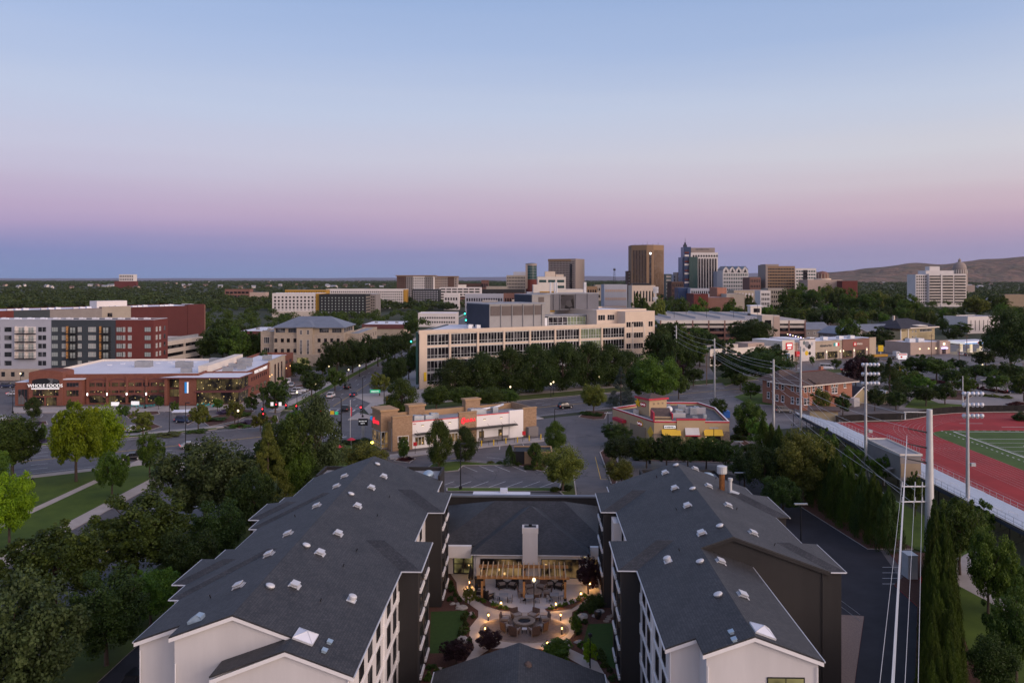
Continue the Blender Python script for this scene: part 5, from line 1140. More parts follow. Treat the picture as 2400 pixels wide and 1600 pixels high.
for x0, x1, y0, y1, h in ((-1.6, 2.4, 2.6, 8.2, 8.4), (8.5, 12.5, 10.8, 13.2, 7.6), (23.5, 27.5, 11.0, 13, 7.9)):
 o = MB().box(x0, x1, y0, y1, 0, h).build('tower', 'brick_tan', cf);MB().box(x0-.25, x1+.25, y0-.25, y1+.25, h, h+.4).build('coping', 'parapet_tan', o)
gl_ = curtain(5.2, 3.8, 'glass_room', 4);share('window', gl_, cf, (-1.6, 8.0, .2), R(-90));share('window', curtain(1.6, 3.8, 'glass_room', 2), cf, (-1.6, 2.58, .2), 0)
share('window', window_mesh('window', 2.6, 2.3, 'white_trim', 'glass_room', (2, 2), .1), cf, (2.5, -.35, .9), 0)
for x in (6.6, 9.6, 12.6, 14.9): share('window', window_mesh('window', 2.4, 2.0, 'white_trim', 'glass_room', (3, 1), .1), cf, (x, 0, .6), 0)
for x, w_ in ((22.2, 1.3), (27.2, 1.0)): share('window', window_mesh('door', w_, 2.3, 'dark_metal', 'glass_room', (1, 1), .08), cf, (x, 0, .1), 0)
b = MB();b.box(21.2, 29.4, -.06, .0, .1, .8);b.build('plinth', 'siding_grey', cf)
b = MB();b.box(5.2, 31.0, -1.9, -.31, 3.25, 3.5)
for i in range(8): b.cyl((5.6+3.6*i, -1.7, 3.5), (5.6+3.6*i, -.31, 4.1), .03, .03, 5)
b.build('metal_awning', 'dark_metal', cf)
for x in (21.5, 26.8): b = MB();b.box(x-.1, x+.1, -1.8, -1.6, 0, 3.25);b.build('awning_post', 'dark_metal', cf)
sg = text('Chick-fil-A', 1.15, 'sign_red', cf, (18.55, -.42, 4.9), (R(90), 0, 0), 'lettering', .08, .72, .25)
text('C', 2.1, 'sign_red', cf, (17.1, -.42, 4.55), (R(90), 0, 0), 'lettering', .08, .7, .2)
text('Chick-fil-A', 1.15, 'sign_red', cf, (-1.75, 5.4, 5.4), (R(90), 0, R(-90)), 'lettering', .08, .72, .25);text('C', 2.1, 'sign_red', cf, (-1.75, 7.0, 5.2), (R(90), 0, R(-90)), 'lettering', .08, .7, .2)
marks(cf, 5.0, 5.8, -.01, 5.35, 5.7, 'red_trim', 3)
for x in (7.3, 14.0, 23.0, 27.4): b = MB();b.box(x-.3, x+.3, -.18, 0, 5.05, 5.2, 0);b.box(x-.25, x+.25, -.16, -.02, 4.99, 5.05, 1);b.build('wall_lamp', ['dark_metal', 'lamp_soft'], cf)
for x, y, a, c_, h in ((7, 4, 2.4, 2, 1.5), (10, 4.5, 2, 1.5, 1.3), (12.5, 7, 2, 1.5, 1.2), (22, 5, 3.4, 2, 1.7), (26, 7, 1.2, 1, 1.2), (29, 7, 1.5, 1.2, 1.3)): hvac(cf, x, y, 4.95, a, c_, h, 'steel')
b = MB();b.tube([(26, 8, 6), (30, 8.5, 6.1), (32, 9, 6.3), (33.5, 10, 6.4)], .28, 8);b.build('duct', 'aluminium', cf)
b = MB();b.box(34.3, 37.0, -1.3, -.12, 0, 2.3);b.build('gas_cage', 'siding_grey', cf)
# yellow bollards along the drive lane
bm = MB();bm.cyl((0, 0, 0), (0, 0, 1.25), .13, .13, 8);bm.lathe([(.13, 1.25), (.08, 1.33), (0, 1.35)], 8);BP = bm.mesh('post', 'star_yellow');bm = MB();bm.lathe([(.22, 0), (.22, .06)], 8);BB = bm.mesh('base', 'concrete')
for i, (x, y) in enumerate(((1440,662),(1536,655),(1632,640),(1723,632),(1815,620),(1907,610))):
 p = P(700+x/3.36, 850+y/3.36);t = thing('bollard', '%s yellow bollard in the row along the drive lane, counted from the dark tree' % ('first', 'second', 'third', 'fourth', 'fifth', 'sixth')[i], 'bollard', (p[0], p[1], .12), 0, 'yellow bollards beside the chicken restaurant');share('post', BP, t);share('base', BB, t)
fr = thing('drive_lane_rail', 'thin black rail between the drive lane and the white wall', 'railing', (P(1125, 1046)[0], P(1125, 1046)[1], .12), BA-.03)
for i in range(9):
 b = MB();b.box(2.2*i-.03, 2.2*i+.03, -.03, .03, 0, 1.1);b.build('post', 'black', fr)
for z in (.5, 1.05): b = MB();b.box(0, 17.6, -.02, .02, z, z+.05);b.build('rail', 'black', fr)
def post_sign(u, v, h, w, hh, m, label, cat='sign', pole='dark_metal', txt=None, two=False, z0=0):
 p = P(u, v);t = thing('sign', label, cat, (p[0], p[1], 0));b = MB();b.cyl((0, 0, 0), (0, 0, h-hh), .05, .05, 6);b.build('post', pole, t)
 b = MB();b.box(-w/2, w/2, -.05, .05, h-hh, h);o = b.build('panel', m, t)
 return t
post_sign(973, 1064, 2.6, .8, .8, 'red_bright', 'small red sign on a post at the restaurant drive entrance');post_sign(1228, 1032, 2.2, .8, .9, 'red_bright', 'small red sign on a post at the far end of the restaurant')
t = thing('menu_board', 'black menu board on a post in front of the street corner', 'sign', P(851, 1028));b = MB();b.box(-.35, .35, -.2, .2, 0, 3.2);b.build('post', 'steel', t);b = MB();b.box(-1.1, 1.1, -.25, .25, 3.2, 4.8);b.build('panel', 'black', t);marks(t, -.95, .95, -.26, 4.1, 4.45, 'sign_white', 7);marks(t, -.5, .5, -.26, 3.6, 3.9, 'sign_white', 4);
t = thing('street_sign', 'blue round sign on a black post near the street corner', 'sign', P(872, 1022));b = MB();b.cyl((0,0,0), (0,0,4.4), .07, .06, 6);b.build('post', 'black', t);b = MB();b.cyl((0,-.06,4.4), (0,.06,4.4), .5, .5, 14);b.build('panel', 'sign_blue', t)
for (u, v), w_ in (((795, 1066), 'left'), ((823, 1048), 'right')):
 t = thing('parasol', '%s red patio parasol at the restaurant corner' % w_, 'parasol', P(u, v+4));b = MB();b.cyl((0,0,0), (0,0,2.6), .04, .04, 6);b.build('pole', 'steel', t);b = MB();b.lathe([(1.0, 2.1), (.55, 2.4), (0, 2.6)], 8);b.build('canopy', 'red_trim', t)
en = thing('bin_enclosure', 'tan walled bin enclosure with dark gate in the car park', 'enclosure', P(1204, 1088));
MB().box(0, 8, 0, .3, 0, 2.6).build('front_wall', 'parapet_tan', en);MB().box(7.7, 8, .3, 6, 0, 2.6).build('side_wall', 'parapet_tan', en);MB().box(0, 8, 5.7, 6, 0, 2.6).build('back_wall', 'parapet_tan', en);b = MB();b.box(0, .15, .3, 5.7, .1, 2.5);b.build('gate', 'dark_metal', en);b = MB();b.box(.3, 7.7, .3, 5.7, 2.3, 2.4);b.build('shade_roof', 'black', en)
b = MB();b.box(-.8, 2.2, -.12, -.005, 0, 2.7);b.build('gate', 'dark_metal', en)
# ---------------------------------------------------------------- burger restaurant
cj = thing('burger_restaurant', 'tan burger restaurant with red trim, square tower and yellow star', 'restaurant', (32.7, 186.6, 0), -TH);cj['L'] = (17, 28)
FP = [(0, 0), (17.2, 0), (18.5, 20), (16, 29), (4, 29), (-7.6, 19.4)]
MB().prism(FP, 0, 4.4).build('wall', 'tan_stucco', cj);MB().prism([(.4, .4), (16.9, .4), (18.1, 20), (15.7, 28.6), (4.2, 28.6), (-7, 19.3)], 4.4, 4.45).build('roof', 'roof_dark', cj)
def runwall(mb, pts, z0, z1, w, off=0, closed=True):
 n = len(pts)
 for i in range(n if closed else n-1):
  a, b_ = pts[i], pts[(i+1) % n];dx, dy = b_[0]-a[0], b_[1]-a[1];l = math.hypot(dx, dy);nx, ny = dy/l, -dx/l
  mb.prism([(a[0]+nx*off, a[1]+ny*off), (b_[0]+nx*off, b_[1]+ny*off), (b_[0]+nx*(off-w), b_[1]+ny*(off-w)), (a[0]+nx*(off-w), a[1]+ny*(off-w))], z0, z1)
 return mb
runwall(MB(), FP, 4.0, 4.9, .3, .02).build('parapet', 'tan_stucco', cj);runwall(MB(), FP, 4.9, 5.25, .4, .06).build('red_trim', 'red_trim', cj);runwall(MB(), FP, 5.25, 5.31, .34, .04).build('coping', 'white_trim', cj)
MB().box(5.2, 11.6, -.25, .3, 0, 5.5).build('raised_front', 'tan_stucco', cj);MB().box(5.1, 11.7, -.32, .4, 5.5, 5.85).build('red_trim', 'red_trim', cj)
MB().box(-.1, 2.2, -.15, .3, 0, 2.4).build('stone_base', 'stone', cj);MB().box(15.6, 17.3, -.15, .3, 0, 3.0).build('stone_base', 'stone', cj)
for x0, x1, m in ((1.7, 6.0, 'awning_yellow'), (7.0, 10.2, 'white_wall'), (11.3, 15.6, 'awning_yellow')):
 b = MB();yy = -.27 if m == 'white_wall' else -.05;b.slab([(x0, yy-1.2, 2.25), (x1, yy-1.2, 2.25), (x1, yy, 3.4 if m != 'white_wall' else 3.8), (x0, yy, 3.4 if m != 'white_wall' else 3.8)], .08, 0);b.build('awning', m, cj)
 share('window', window_mesh('window', x1-x0-.5, 2.0, 'dark_metal', 'glass_store', (3, 1), .08), cj, ((x0+x1)/2, .0 if m != 'white_wall' else -.25, .2), 0)
b = MB();b.box(6.9, 10.3, -1.55, -1.45, 2.1, 2.35);b.build('awning_valance', 'red_trim', cj)
b = MB();b.box(2.2, 5.0, -.12, .02, 3.55, 4.35, 0);b.box(2.3, 4.9, -.15, -.1, 3.63, 4.27, 1);b.build('sign_panel', ['apt_slate', 'sign_white'], cj);marks(cj, 2.45, 4.75, -.16, 3.75, 4.15, 'apt_slate', 10)
# left wall signs (wall turned back to the left)
la = math.atan2(19.4, -7.6);
def left_pt(d, off=.05): return (0+math.cos(la)*d-math.sin(la)*off, 0+math.sin(la)*d+math.cos(la)*off)
def on_left(mesh, d, z, name): q = left_pt(d);return share(name, mesh, cj, (q[0], q[1], z), la+math.pi)
b = MB();b.cyl((0, -.12, 0), (0, .02, 0), .95, .95, 20);OVR = b.mesh('sign_panel', 'red_trim')
o = on_left(OVR, 6.5, 3.6, 'sign_panel');o.scale = (1.35, 1, .62);b = MB();b.cyl((0, -.08, 0), (0, .02, 0), 1.05, 1.05, 20);o = on_left(b.mesh('sign_rim', 'star_yellow'), 6.5, 3.6, 'sign_rim');o.scale = (1.4, 1, .68)
q = left_pt(6.5, .2);text("Carl's Jr.", .72, 'sign_white', cj, (q[0], q[1], 3.4), (R(90), 0, la+math.pi), 'lettering', .02, 1, .15)
b = MB();b.box(-2.6, 2.6, -1.2, 0, 2.6, 3.3);on_left(b.mesh('awning', 'red_trim'), 16.0, 0, 'awning')
b = MB();b.box(-3.8, 3.8, -.12, 0, .0, 3.0);on_left(b.mesh('lower_wall', 'tan_dark'), 7.5, 0, 'lower_wall')
b = MB();b.box(-1.6, 1.6, -.1, 0, .6, 2.4);on_left(b.mesh('window', 'glass_store'), 16.0, 0, 'window')
b = MB();b.box(-1.3, 1.3, -.08, .05, -1.3, 1.3);o = on_left(b.mesh('diamond_panel', 'awning_yellow'), 1.6, 2.4, 'diamond_panel');o.rotation_euler = (0, 0, la+math.pi);o.rotation_euler.rotate_axis('Y', R(45));o.scale = (.75, 1, .75)
# corner dormer and tower
b = MB();b.box(.2, 4.0, .2, 4.4, 4.4, 6.2, 0);b.slab([(-.1, 0, 5.9), (4.3, 0, 5.9), (4.3, 4.6, 7.6), (-.1, 4.6, 7.6)], .2, 1, 1);b.box(-.2, .1, -.1, 4.6, 5.2, 7.2, 2);b.box(4.1, 4.35, -.1, 4.6, 5.7, 7.0, 2);b.build('corner_dormer', ['tan_stucco', 'roof_brown', 'red_trim'], cj)
tq = (-1.5, 10.5, 15.5);tt = MB();tt.box(-2.6, 2.6, -2.6, 2.6, 4.4, 8.3);tow = tt.build('tower', 'tan_stucco', cj, (1.6, 14.8, 0), R(28))
b = MB();b.box(-3.0, 3.0, -3.0, 3.0, 8.3, 8.75);b.build('red_trim', 'red_trim', tow);b = MB();b.add([(-2.95,-2.95,8.75),(2.95,-2.95,8.75),(2.95,2.95,8.75),(-2.95,2.95,8.75),(0,0,9.7)], [(0,1,4),(1,2,4),(2,3,4),(3,0,4)]);b.build('roof', 'roof_brown', tow)
b = MB();pts = []
for i in range(10):
 r_ = 1.15 if i % 2 == 0 else .5;a = math.pi/2+i*math.pi/5;pts.append((r_*math.cos(a), r_*math.sin(a)))
b.yprism(pts, -.15, .15);st_ = b.build('star', 'star_yellow', tow, (-2.85, 1.9, 7.2), R(-90));o = share('sign_panel', OVR, tow, (-2.62, -.2, 7.0), R(-90), (1.2, 1, .6));text("Carl's Jr.", .6, 'sign_white', tow, (-2.8, -.2, 6.85), (R(90), 0, R(-90)), 'lettering', .02, 1, .15)
for i in range(3): b = MB();b.box(-1.4+1.3*i, -1.0+1.3*i, -2.72, -2.58, 7.2, 7.6);b.build('tower_vent', 'tan_dark', tow)
for x, y, a, c_, h in ((4, 8, 2.2, 1.6, 1.5), (7, 12, 2.4, 2, 1.7), (10, 6, 1.6, 1.2, 1.0), (11, 14, 2, 1.6, 2.0), (13, 8, 1, 1, 1.2), (9, 20, 2.6, 1.6, 1.6), (13, 19, 1.5, 1.5, 1.4), (5, 17, 1, 1, 1.2), (-3, 14, 1.6, 1.2, 1.3), (6, 23, 2, 1.5, 1.3)): hvac(cj, x, y, 4.45, a*.8, c_*.8, h*.8, 'steel' if x % 2 else 'roof_grey')
b = MB();b.box(4.2, 9, 9.6, 10.2, 4.45, 5.5);b.build('screen_wall', 'concrete_pale', cj);b = MB();b.box(10, 15, 15, 15.6, 4.45, 6.0);b.build('screen_wall', 'concrete_pale', cj);b = MB();b.lathe([(.75, 0), (.75, .1), (0, .35)], 14);o = b.build('satellite_dish', 'vent_white', cj, (5.0, 9.0, 6.6));o.rotation_euler = (R(70), 0, 0)
for i in range(12): b = MB();x, y = 2+1.15*i, 1.2+(i*37 % 7)*.9;b.box(x, x+.8, y, y+.5, 4.45, 4.75);b.build('roof_pad', 'roof_metal', cj)
p = P(1702, 978);t = thing('blue_bin', 'blue collection bin beside the burger restaurant', 'bin', p);b = MB();b.box(-.9, .9, -.7, .7, 0, 1.7);b.build('body', 'blue_plastic', t);b = MB();b.lathe([(.95, 1.7), (.6, 2.05), (0, 2.1)], 10);b.build('lid', 'blue_plastic', t)
# ---------------------------------------------------------------- brick house
bh = thing('brick_house', 'two storey orange brick building with brown hipped roof and white windows', 'building', (83.7, 233.6, 0), BA);bh['L'] = (21.5, 10.6)
MB().box(0, 21.5, 0, 10.6, 0, 7.3).build('wall', 'brick_red', bh);MB().box(2, 13, 10.4, 17, 0, 7.0).build('rear_wing', 'brick_red', bh)
def hip(mb, x0, x1, y0, y1, ze, h, t_=.25):
 w_ = min(x1-x0, y1-y0)/2
 if x1-x0 >= y1-y0: a, b_ = (x0+w_, (y0+y1)/2, ze+h), (x1-w_, (y0+y1)/2, ze+h)
 else: a, b_ = ((x0+x1)/2, y0+w_, ze+h), ((x0+x1)/2, y1-w_, ze+h)
 A, B, C, D = (x0,y0,ze),(x1,y0,ze),(x1,y1,ze),(x0,y1,ze)
 if x1-x0 >= y1-y0: fs = [[A,B,b_,a],[B,C,b_],[C,D,a,b_],[D,A,a]]
 else: fs = [[A,B,a],[B,C,b_,a],[C,D,b_],[D,A,a,b_]]
 for f in fs: mb.slab(f, t_)
 return mb
hip(MB(), -1.4, 22.9, -1.4, 12.0, 7.3, 3.0).build('roof', 'roof_brown', bh);hip(MB(), .8, 14.2, 9.0, 18.4, 7.25, 2.8).build('roof', 'roof_brown', bh)
b = MB();b.box(-1.5, 23, -1.5, -1.3, 7.0, 7.28);b.box(-1.5, -1.3, -1.3, 12, 7.0, 7.28);b.build('fascia', 'cream_pale', bh)
b = MB();b.box(14.5, 21.5, 9.5, 15.0, 0, 7.9);b.build('flat_roof_part', 'roof_white', bh)
b = MB();b.cyl((-1.2,-1.2,7.4), (5.3, 5.3, 10.35), .14, .14, 6);b.cyl((5.3,5.3,10.36), (16.2,5.3,10.36), .14, .14, 6);b.build('ridge_tiles', 'apt_rust', bh)
b = MB();b.box(18, 19.1, 8.4, 9.4, 7.9, 10.9);b.build('chimney', 'brick_red', bh)
vw = window_mesh('window', 1.05, 1.9, 'white_trim', 'glass', (1, 2), .1, .1, 'white_trim');vw2 = window_mesh('window', 1.05, 1.6, 'white_trim', 'glass', (1, 2), .1, .1)
for x in (1.0, 2.3): fw(bh, vw, [x], [1.6], 'f');
for x in (1.2, 2.8, 4.6, 6.6, 8.0): fw(bh, vw2, [x], [5.1], 'f')
for x, z in ((13, 4.1), (14.3, 4.1), (18.2, 1.6), (18.2, 5.4), (16.5, 1.6)): fw(bh, vw, [x], [z], 'f')
for x in (12.6, 14.6): fw(bh, vw2, [x], [5.6], 'f')
for y in (1.6, 3.6, 7.2, 9.4): fw(bh, vw, [y], [1.6], 'l');fw(bh, vw2, [y], [5.1], 'l')
for y in (12.2, 14.6): share('window', vw, bh, (2, y, 1.6), R(-90));share('window', vw2, bh, (2, y, 5.0), R(-90))
b = MB();b.box(9.6, 10.7, -.25, 0, 3.6, 7.2);b.build('painted_stack', 'apt_rust', bh);b = MB();pts = [(11.4+1.9*math.cos(R(a)), 2.9+.8*math.sin(R(a))) for a in range(0, 181, 20)]
for p_, q_ in zip(pts, pts[1:]): b.slab([(q_[0],-1.2,q_[1]),(p_[0],-1.2,p_[1]),(p_[0],0,p_[1]),(q_[0],0,q_[1])], .15)
b.build('porch_arch', 'apt_rust', bh);b = MB();b.box(19, 21.6, -2.6, -.1, 0, 2.4);b.build('shed', 'white_wall', bh)
b = MB();b.slab([(4, -1.5, 7.6), (6.2, -1.5, 7.6), (6.2, 1.6, 8.9), (4, 1.6, 8.9)], .2);b.box(4.2, 6.0, -1.1, 1, 7.2, 8.0);b.build('roof_hatch', 'roof_brown', bh)
# garage house beyond
gh = thing('small_house', 'low dark roofed garage house behind the brick building', 'house', P(2000, 948), BA);b = MB();b.yprism([(0, 0), (8, 0), (8, 2.6), (4, 5.0), (0, 2.6)], 0, 15);b.build('wall', 'siding_tan', gh);b = MB();b.slab([(-.5, -.5, 2.4), (4, -.5, 5.1), (4, 15.5, 5.1), (-.5, 15.5, 2.4)], .2);b.slab([(4, -.5, 5.1), (8.5, -.5, 2.4), (8.5, 15.5, 2.4), (4, 15.5, 5.1)], .2);b.build('roof', 'roof_black', gh);b = MB();b.cyl((4, 6, 4.5), (4, 6, 7.2), .4, .35, 8);b.build('chimney', 'garage_tan', gh)
b = MB();b.slab([(-.6,-.62,2.5),(4,-.62,5.25),(4,-.5,5.25),(-.6,-.5,2.5)], .25);b.slab([(4,-.62,5.25),(8.6,-.62,2.5),(8.6,-.5,2.5),(4,-.5,5.25)], .25);b.build('rake_board', 'white_trim', gh)
sh = thing('garden_shed', 'tiny cream shed with white gable among the lawn trees', 'shed', P(2070, 946), BA);b = MB();b.yprism([(0,0),(3,0),(3,2.6),(1.5,3.8),(0,2.6)], 0, 4);b.build('wall', 'cream', sh);b = MB();b.slab([(-.3,-.3,2.4),(1.5,-.3,4.0),(1.5,4.3,4.0),(-.3,4.3,2.4)], .15);b.slab([(1.5,-.3,4.0),(3.3,-.3,2.4),(3.3,4.3,2.4),(1.5,4.3,4.0)], .15);b.build('roof', 'white_trim', sh)
# ---------------------------------------------------------------- strip mall and its neighbours
sm = thing('strip_mall', 'row of tan shops with brick end unit and painted mural wall', 'shops', (122.4, 368.6, 0), BA-R(1.5));sm['L'] = (64, 18)
for x0, x1, y, h, m in ((0, 7.8, -.6, 9.6, 'cream_pale'), (7.8, 10.8, 0, 8.2, 'pinkish'), (10.8, 21, -.8, 9.8, 'apt_white'), (21, 40, 0, 8.4, 'tan_stone'), (40, 59, -.3, 8.6, 'garage_brown'), (59, 64, -.1, 8.9, 'tan_stone')):
 MB().box(x0, x1, y, 18, 0, h).build('unit_wall', m, sm);MB().box(x0+.2, x1-.2, y+.6, 17.8, h, h+.05).build('roof', 'roof_white', sm);MB().box(x0, x1, y-.1, y+.3, h, h+.4).build('cornice', m if m != 'apt_white' else 'roof_brown', sm)
for x in (24.5, 33.5, 43.5, 52.5): share('window', window_mesh('window', 6.6, 3.2, 'dark_metal', 'glass_store', (5, 1), .1), sm, (x, 0 if x < 40 else -.3, .4), 0)
for x in (29, 38.3, 40.5, 48, 57): b = MB();b.box(x-.2, x+.2, -.5, -.3, 3.2, 3.9);b.build('wall_lamp', 'lamp_soft', sm)
for x in (29, 39, 48, 57): MB().box(x-.6, x+.6, -.36, .1, 0, 4.6).build('pier', 'garage_tan', sm)
b = MB();b.box(2.2, 6.4, -.8, -.6, 5.6, 8.8);b.build('red_sign', 'red_bright', sm);b = MB();b.box(2.8, 5.8, -.86, -.8, 7.2, 8.2);b.box(3.2, 5.4, -.86, -.8, 6.1, 6.7);b.build('sign_lettering', 'sign_white', sm)
share('window', window_mesh('window', 2.6, 3.6, 'sign_blue', 'glass', (2, 1), .12), sm, (3.4, -.6, .3));share('window', window_mesh('door', 1.6, 3.2, 'cream_pale', 'glass_dark', (1, 1), .12), sm, (6.3, -.6, .2), 0)
b = MB();b.box(11.0, 20.8, -.95, -.8, 1.0, 9.4);b.build('mural_wall', 'apt_white', sm)
for x, z, s_, m in ((15.5, 7.6, 1.6, 'roof_metal'), (16.8, 6.6, 1.3, 'apt_black'), (13.6, 8.4, 1.0, 'apt_teal'), (15.2, 3.6, 1.2, 'star_yellow'), (17.2, 3.4, .9, 'apt_black'), (13.4, 5.2, 1.0, 'roof_grey'), (18.6, 7.8, .8, 'apt_grey')):
 b = MB();b.lathe([(s_, 0), (0, .05)], 7);o = b.build('mural_patch', m, sm, (x, -.96, z));o.rotation_euler = (R(90), 0, 0)
marks(sm, 25, 33, -.02, 5.9, 7.1, 'apt_slate', 9);
for i, m in enumerate(('teal_plastic', 'sign_white', 'red_bright')): b = MB();b.box(34.2+1.3*i, 35.4+1.3*i, -.12, -.01, 6.0, 7.5);b.build('sign_panel', m, sm)
b = MB();b.box(47.4, 49.4, -.5, -.31, 5.6, 7.4);b.build('logo_panel', 'red_bright', sm);b = MB();b.box(47.8, 49.0, -.54, -.5, 6.0, 7.0);b.build('logo_mark', 'cream_pale', sm);marks(sm, 50, 54, -.32, 6.0, 7.1, 'cream_pale', 5)
b = MB();b.box(8.2, 10.6, -1.2, -.02, 2.4, 4.6);b.build('awning', 'red_bright', sm)
for x in (24, 33, 44, 52): hvac(sm, x, 5, 8.7, 3, 2, 1.4, 'vent_white')
sm2 = bld('shop', 'low cream flat roofed shops left of the red sign unit', 'shops', (86, 352), BA-R(1.5), 37, 16, 6.6, 'cream_pale', 'roof_grey', .8)
for i in range(5): fw(sm2, window_mesh('window', 5.0, 2.6, 'maroon', 'glass_store', (4, 1), .1), [4+7.2*i], [.5], 'f')
MB().box(-.3, 37.3, -.9, .0, 3.6, 4.2).build('canopy_band', 'maroon', sm2);b = MB();b.box(12, 20, 4, 12, 6.6, 8.6);b.build('roof_box', 'garage_tan', sm2);b = MB();b.box(24, 34, 2, 10, 6.6, 8.9);b.build('roof_box', 'pinkish', sm2)
def gable_house(name, label, A, ang, Lx, Ly, he, hr, wall, roof, wins=True):
 t = thing(name, label, 'house', (A[0], A[1], 0), ang);t['L'] = (Lx, Ly)
 b = MB();b.add([(0,0,0),(Lx,0,0),(Lx,Ly,0),(0,Ly,0),(0,0,he),(Lx,0,he),(Lx,Ly,he),(0,Ly,he),(0,Ly/2,hr-.2),(Lx,Ly/2,hr-.2)], [(0,1,5,4),(1,2,6,9,5),(2,3,7,6),(3,0,4,8,7),(4,5,9,8),(6,7,8,9)]);b.build('wall', wall, t)
 b = MB();e = .8;sl = (hr-he)/(Ly/2)
 b.slab([(-e,-e,he-e*sl),(Lx+e,-e,he-e*sl),(Lx+e,Ly/2,hr),(-e,Ly/2,hr)], .25);b.slab([(Lx+e,Ly+e,he-e*sl),(-e,Ly+e,he-e*sl),(-e,Ly/2,hr),(Lx+e,Ly/2,hr)], .25);b.build('roof', roof, t)
 if wins:
  n = max(2, int(Lx/4))
  for i in range(n):
   fw(t, gh_w, [Lx*(i+.5)/n], [1.0]+([4.0] if he > 5 else []), 'f')
  for y in (Ly*.3, Ly*.7): fw(t, gh_w, [y], [1.0]+([4.0] if he > 5 else []), 'l')
 return t
gh_w = window_mesh('window', 1.3, 1.5, 'white_trim', 'glass', (2, 1), .1)
gable_house('townhouse', 'grey roofed two storey townhouse with pale dormer wall behind the shops', P(1842, 800), R(12), 30, 16, 7.5, 11, 'siding_grey', 'roof_metal')
gable_house('townhouse', 'grey gabled townhouse with brown wall above the red porch', P(1918, 806), R(-60), 18, 20, 7, 10.5, 'siding_grey', 'roof_metal')
gable_house('townhouse', 'grey roofed townhouse row beside the big round tree', P(2010, 800), R(10), 30, 16, 6.5, 10, 'siding_tan', 'roof_metal')
gable_house('townhouse', 'dark roofed house half hidden among trees', P(1930, 770), R(15), 16, 12, 6, 10, 'siding_grey', 'roof_black')
pr = thing('porch', 'red timber porch block before the gabled townhouse', 'porch', P(1925, 812), R(10));MB().box(0, 20, 0, 8, 0, 3.4).build('wall', 'maroon', pr);MB().box(-.6, 20.6, -.6, 8.6, 3.4, 3.8).build('roof', 'roof_metal', pr)
th = thing('tan_house', 'large tan house with black hipped roof and white eaves', 'house', P(2110, 800), BA);th['L'] = (34, 22)
MB().box(0, 34, 0, 22, 0, 8).build('wall', 'siding_tan', th);hip(MB(), -1.8, 35.8, -1.8, 23.8, 8.1, 5).build('roof', 'roof_black', th);b = MB();b.box(-1.9, 35.9, -1.9, -1.6, 7.5, 8.2);b.box(-1.9, -1.6, -1.6, 23.8, 7.5, 8.2);b.build('eave_band', 'cream_pale', th)
MB().box(-4, 3, -3, 10, 0, 6.4).build('corner_bay', 'siding_tan', th);hip(MB(), -5.2, 4.2, -4.2, 11, 8.15, 2.4).build('roof', 'roof_black', th);b = MB();b.box(-4.3, -3.9, -3.4, -3, 0, 7.9);b.box(2.8, 3.2, -3.4, -3, 0, 7.9);b.build('porch_post', 'white_trim', th)
for x in (6, 12, 15): fw(th, gh_w, [x], [1.5, 5], 'f')
fw(th, window_mesh('window', 12, 1.7, 'white_trim', 'glass', (9, 1), .14), [25], [5.2], 'f');b = MB();b.slab([(14, -2.6, 9.2), (23, -2.6, 9.2), (23, 2, 9.6), (14, 2, 9.6)], .4);b.build('dormer_roof', 'cream_pale', th);b = MB();b.box(8, 9.2, 10, 11, 10, 15);b.build('chimney', 'garage_tan', th)
tb = bld('taco_restaurant', 'low pinkish tan restaurant with lit wall lamps near the fuel station', 'restaurant', P(2134, 832), BA-R(8), 27, 16, 5.6, 'pinkish', 'roof_white', .6)
MB().box(18, 24, -1.4, .2, 0, 6.8).build('entrance_block', 'pinkish', tb);share('window', window_mesh('door', 2.6, 2.6, 'maroon', 'glass_dark', (2, 1), .12), tb, (21, -1.4, .1), 0);b = MB();b.box(19.2, 22.8, -2.2, -1.41, 2.8, 3.2);b.build('awning', 'lamp_purple', tb)
for x in (6, 12, 17, 25): b = MB();b.box(x-.3, x+.3, -.3, -.02, 2.6, 3.2);b.build('wall_lamp', 'lamp_soft', tb)
b = MB();b.box(20.4, 21.6, -1.6, -1.41, 4.6, 5.6);b.build('logo_lamp', 'lamp_soft', tb)
for x in (6, 12): hvac(tb, x, 6, 5.7, 4, 3, 1.8, 'vent_white')
gs = thing('fuel_station', 'fuel station canopy with blue and white edge and pumps', 'fuel station', P(2262, 830), BA-R(8));b = MB();b.box(0, 22, 0, 12, 5.0, 6.2, 0);b.box(-.1, 22.1, -.12, 0, 5.0, 5.6, 1);b.box(.3, 21.7, .3, 11.7, 6.2, 6.25, 2);b.build('canopy', ['sign_white', 'sign_blue', 'roof_white'], gs)
for x in (4, 11, 18): MB().box(x-.4, x+.4, 5, 6, 0, 5).build('column', 'white_trim', gs);MB().box(x-2, x-.8, 4.6, 6.4, 0, 1.9).build('pump', 'steel_pale', gs)
b = MB();b.box(1, 21, .5, 11.5, 4.9, 4.98);b.build('canopy_light', 'lamp_soft', gs)
b = MB();b.box(8.6, 9.8, -.2, -.13, 5.1, 5.9);b.build('logo_panel', 'red_bright', gs)
wo_ = bld('white_office', 'white office box with narrow slit windows beyond the fuel station', 'office', P(2268, 782), BA-R(10), 30, 20, 11.2, 'apt_white', 'roof_grey', .6)
for i in range(7): fw(wo_, window_mesh('window', .8, 7.5, 'apt_white', 'glass_dark', (1, 3), .1), [3+3.9*i], [1.8], 'f')
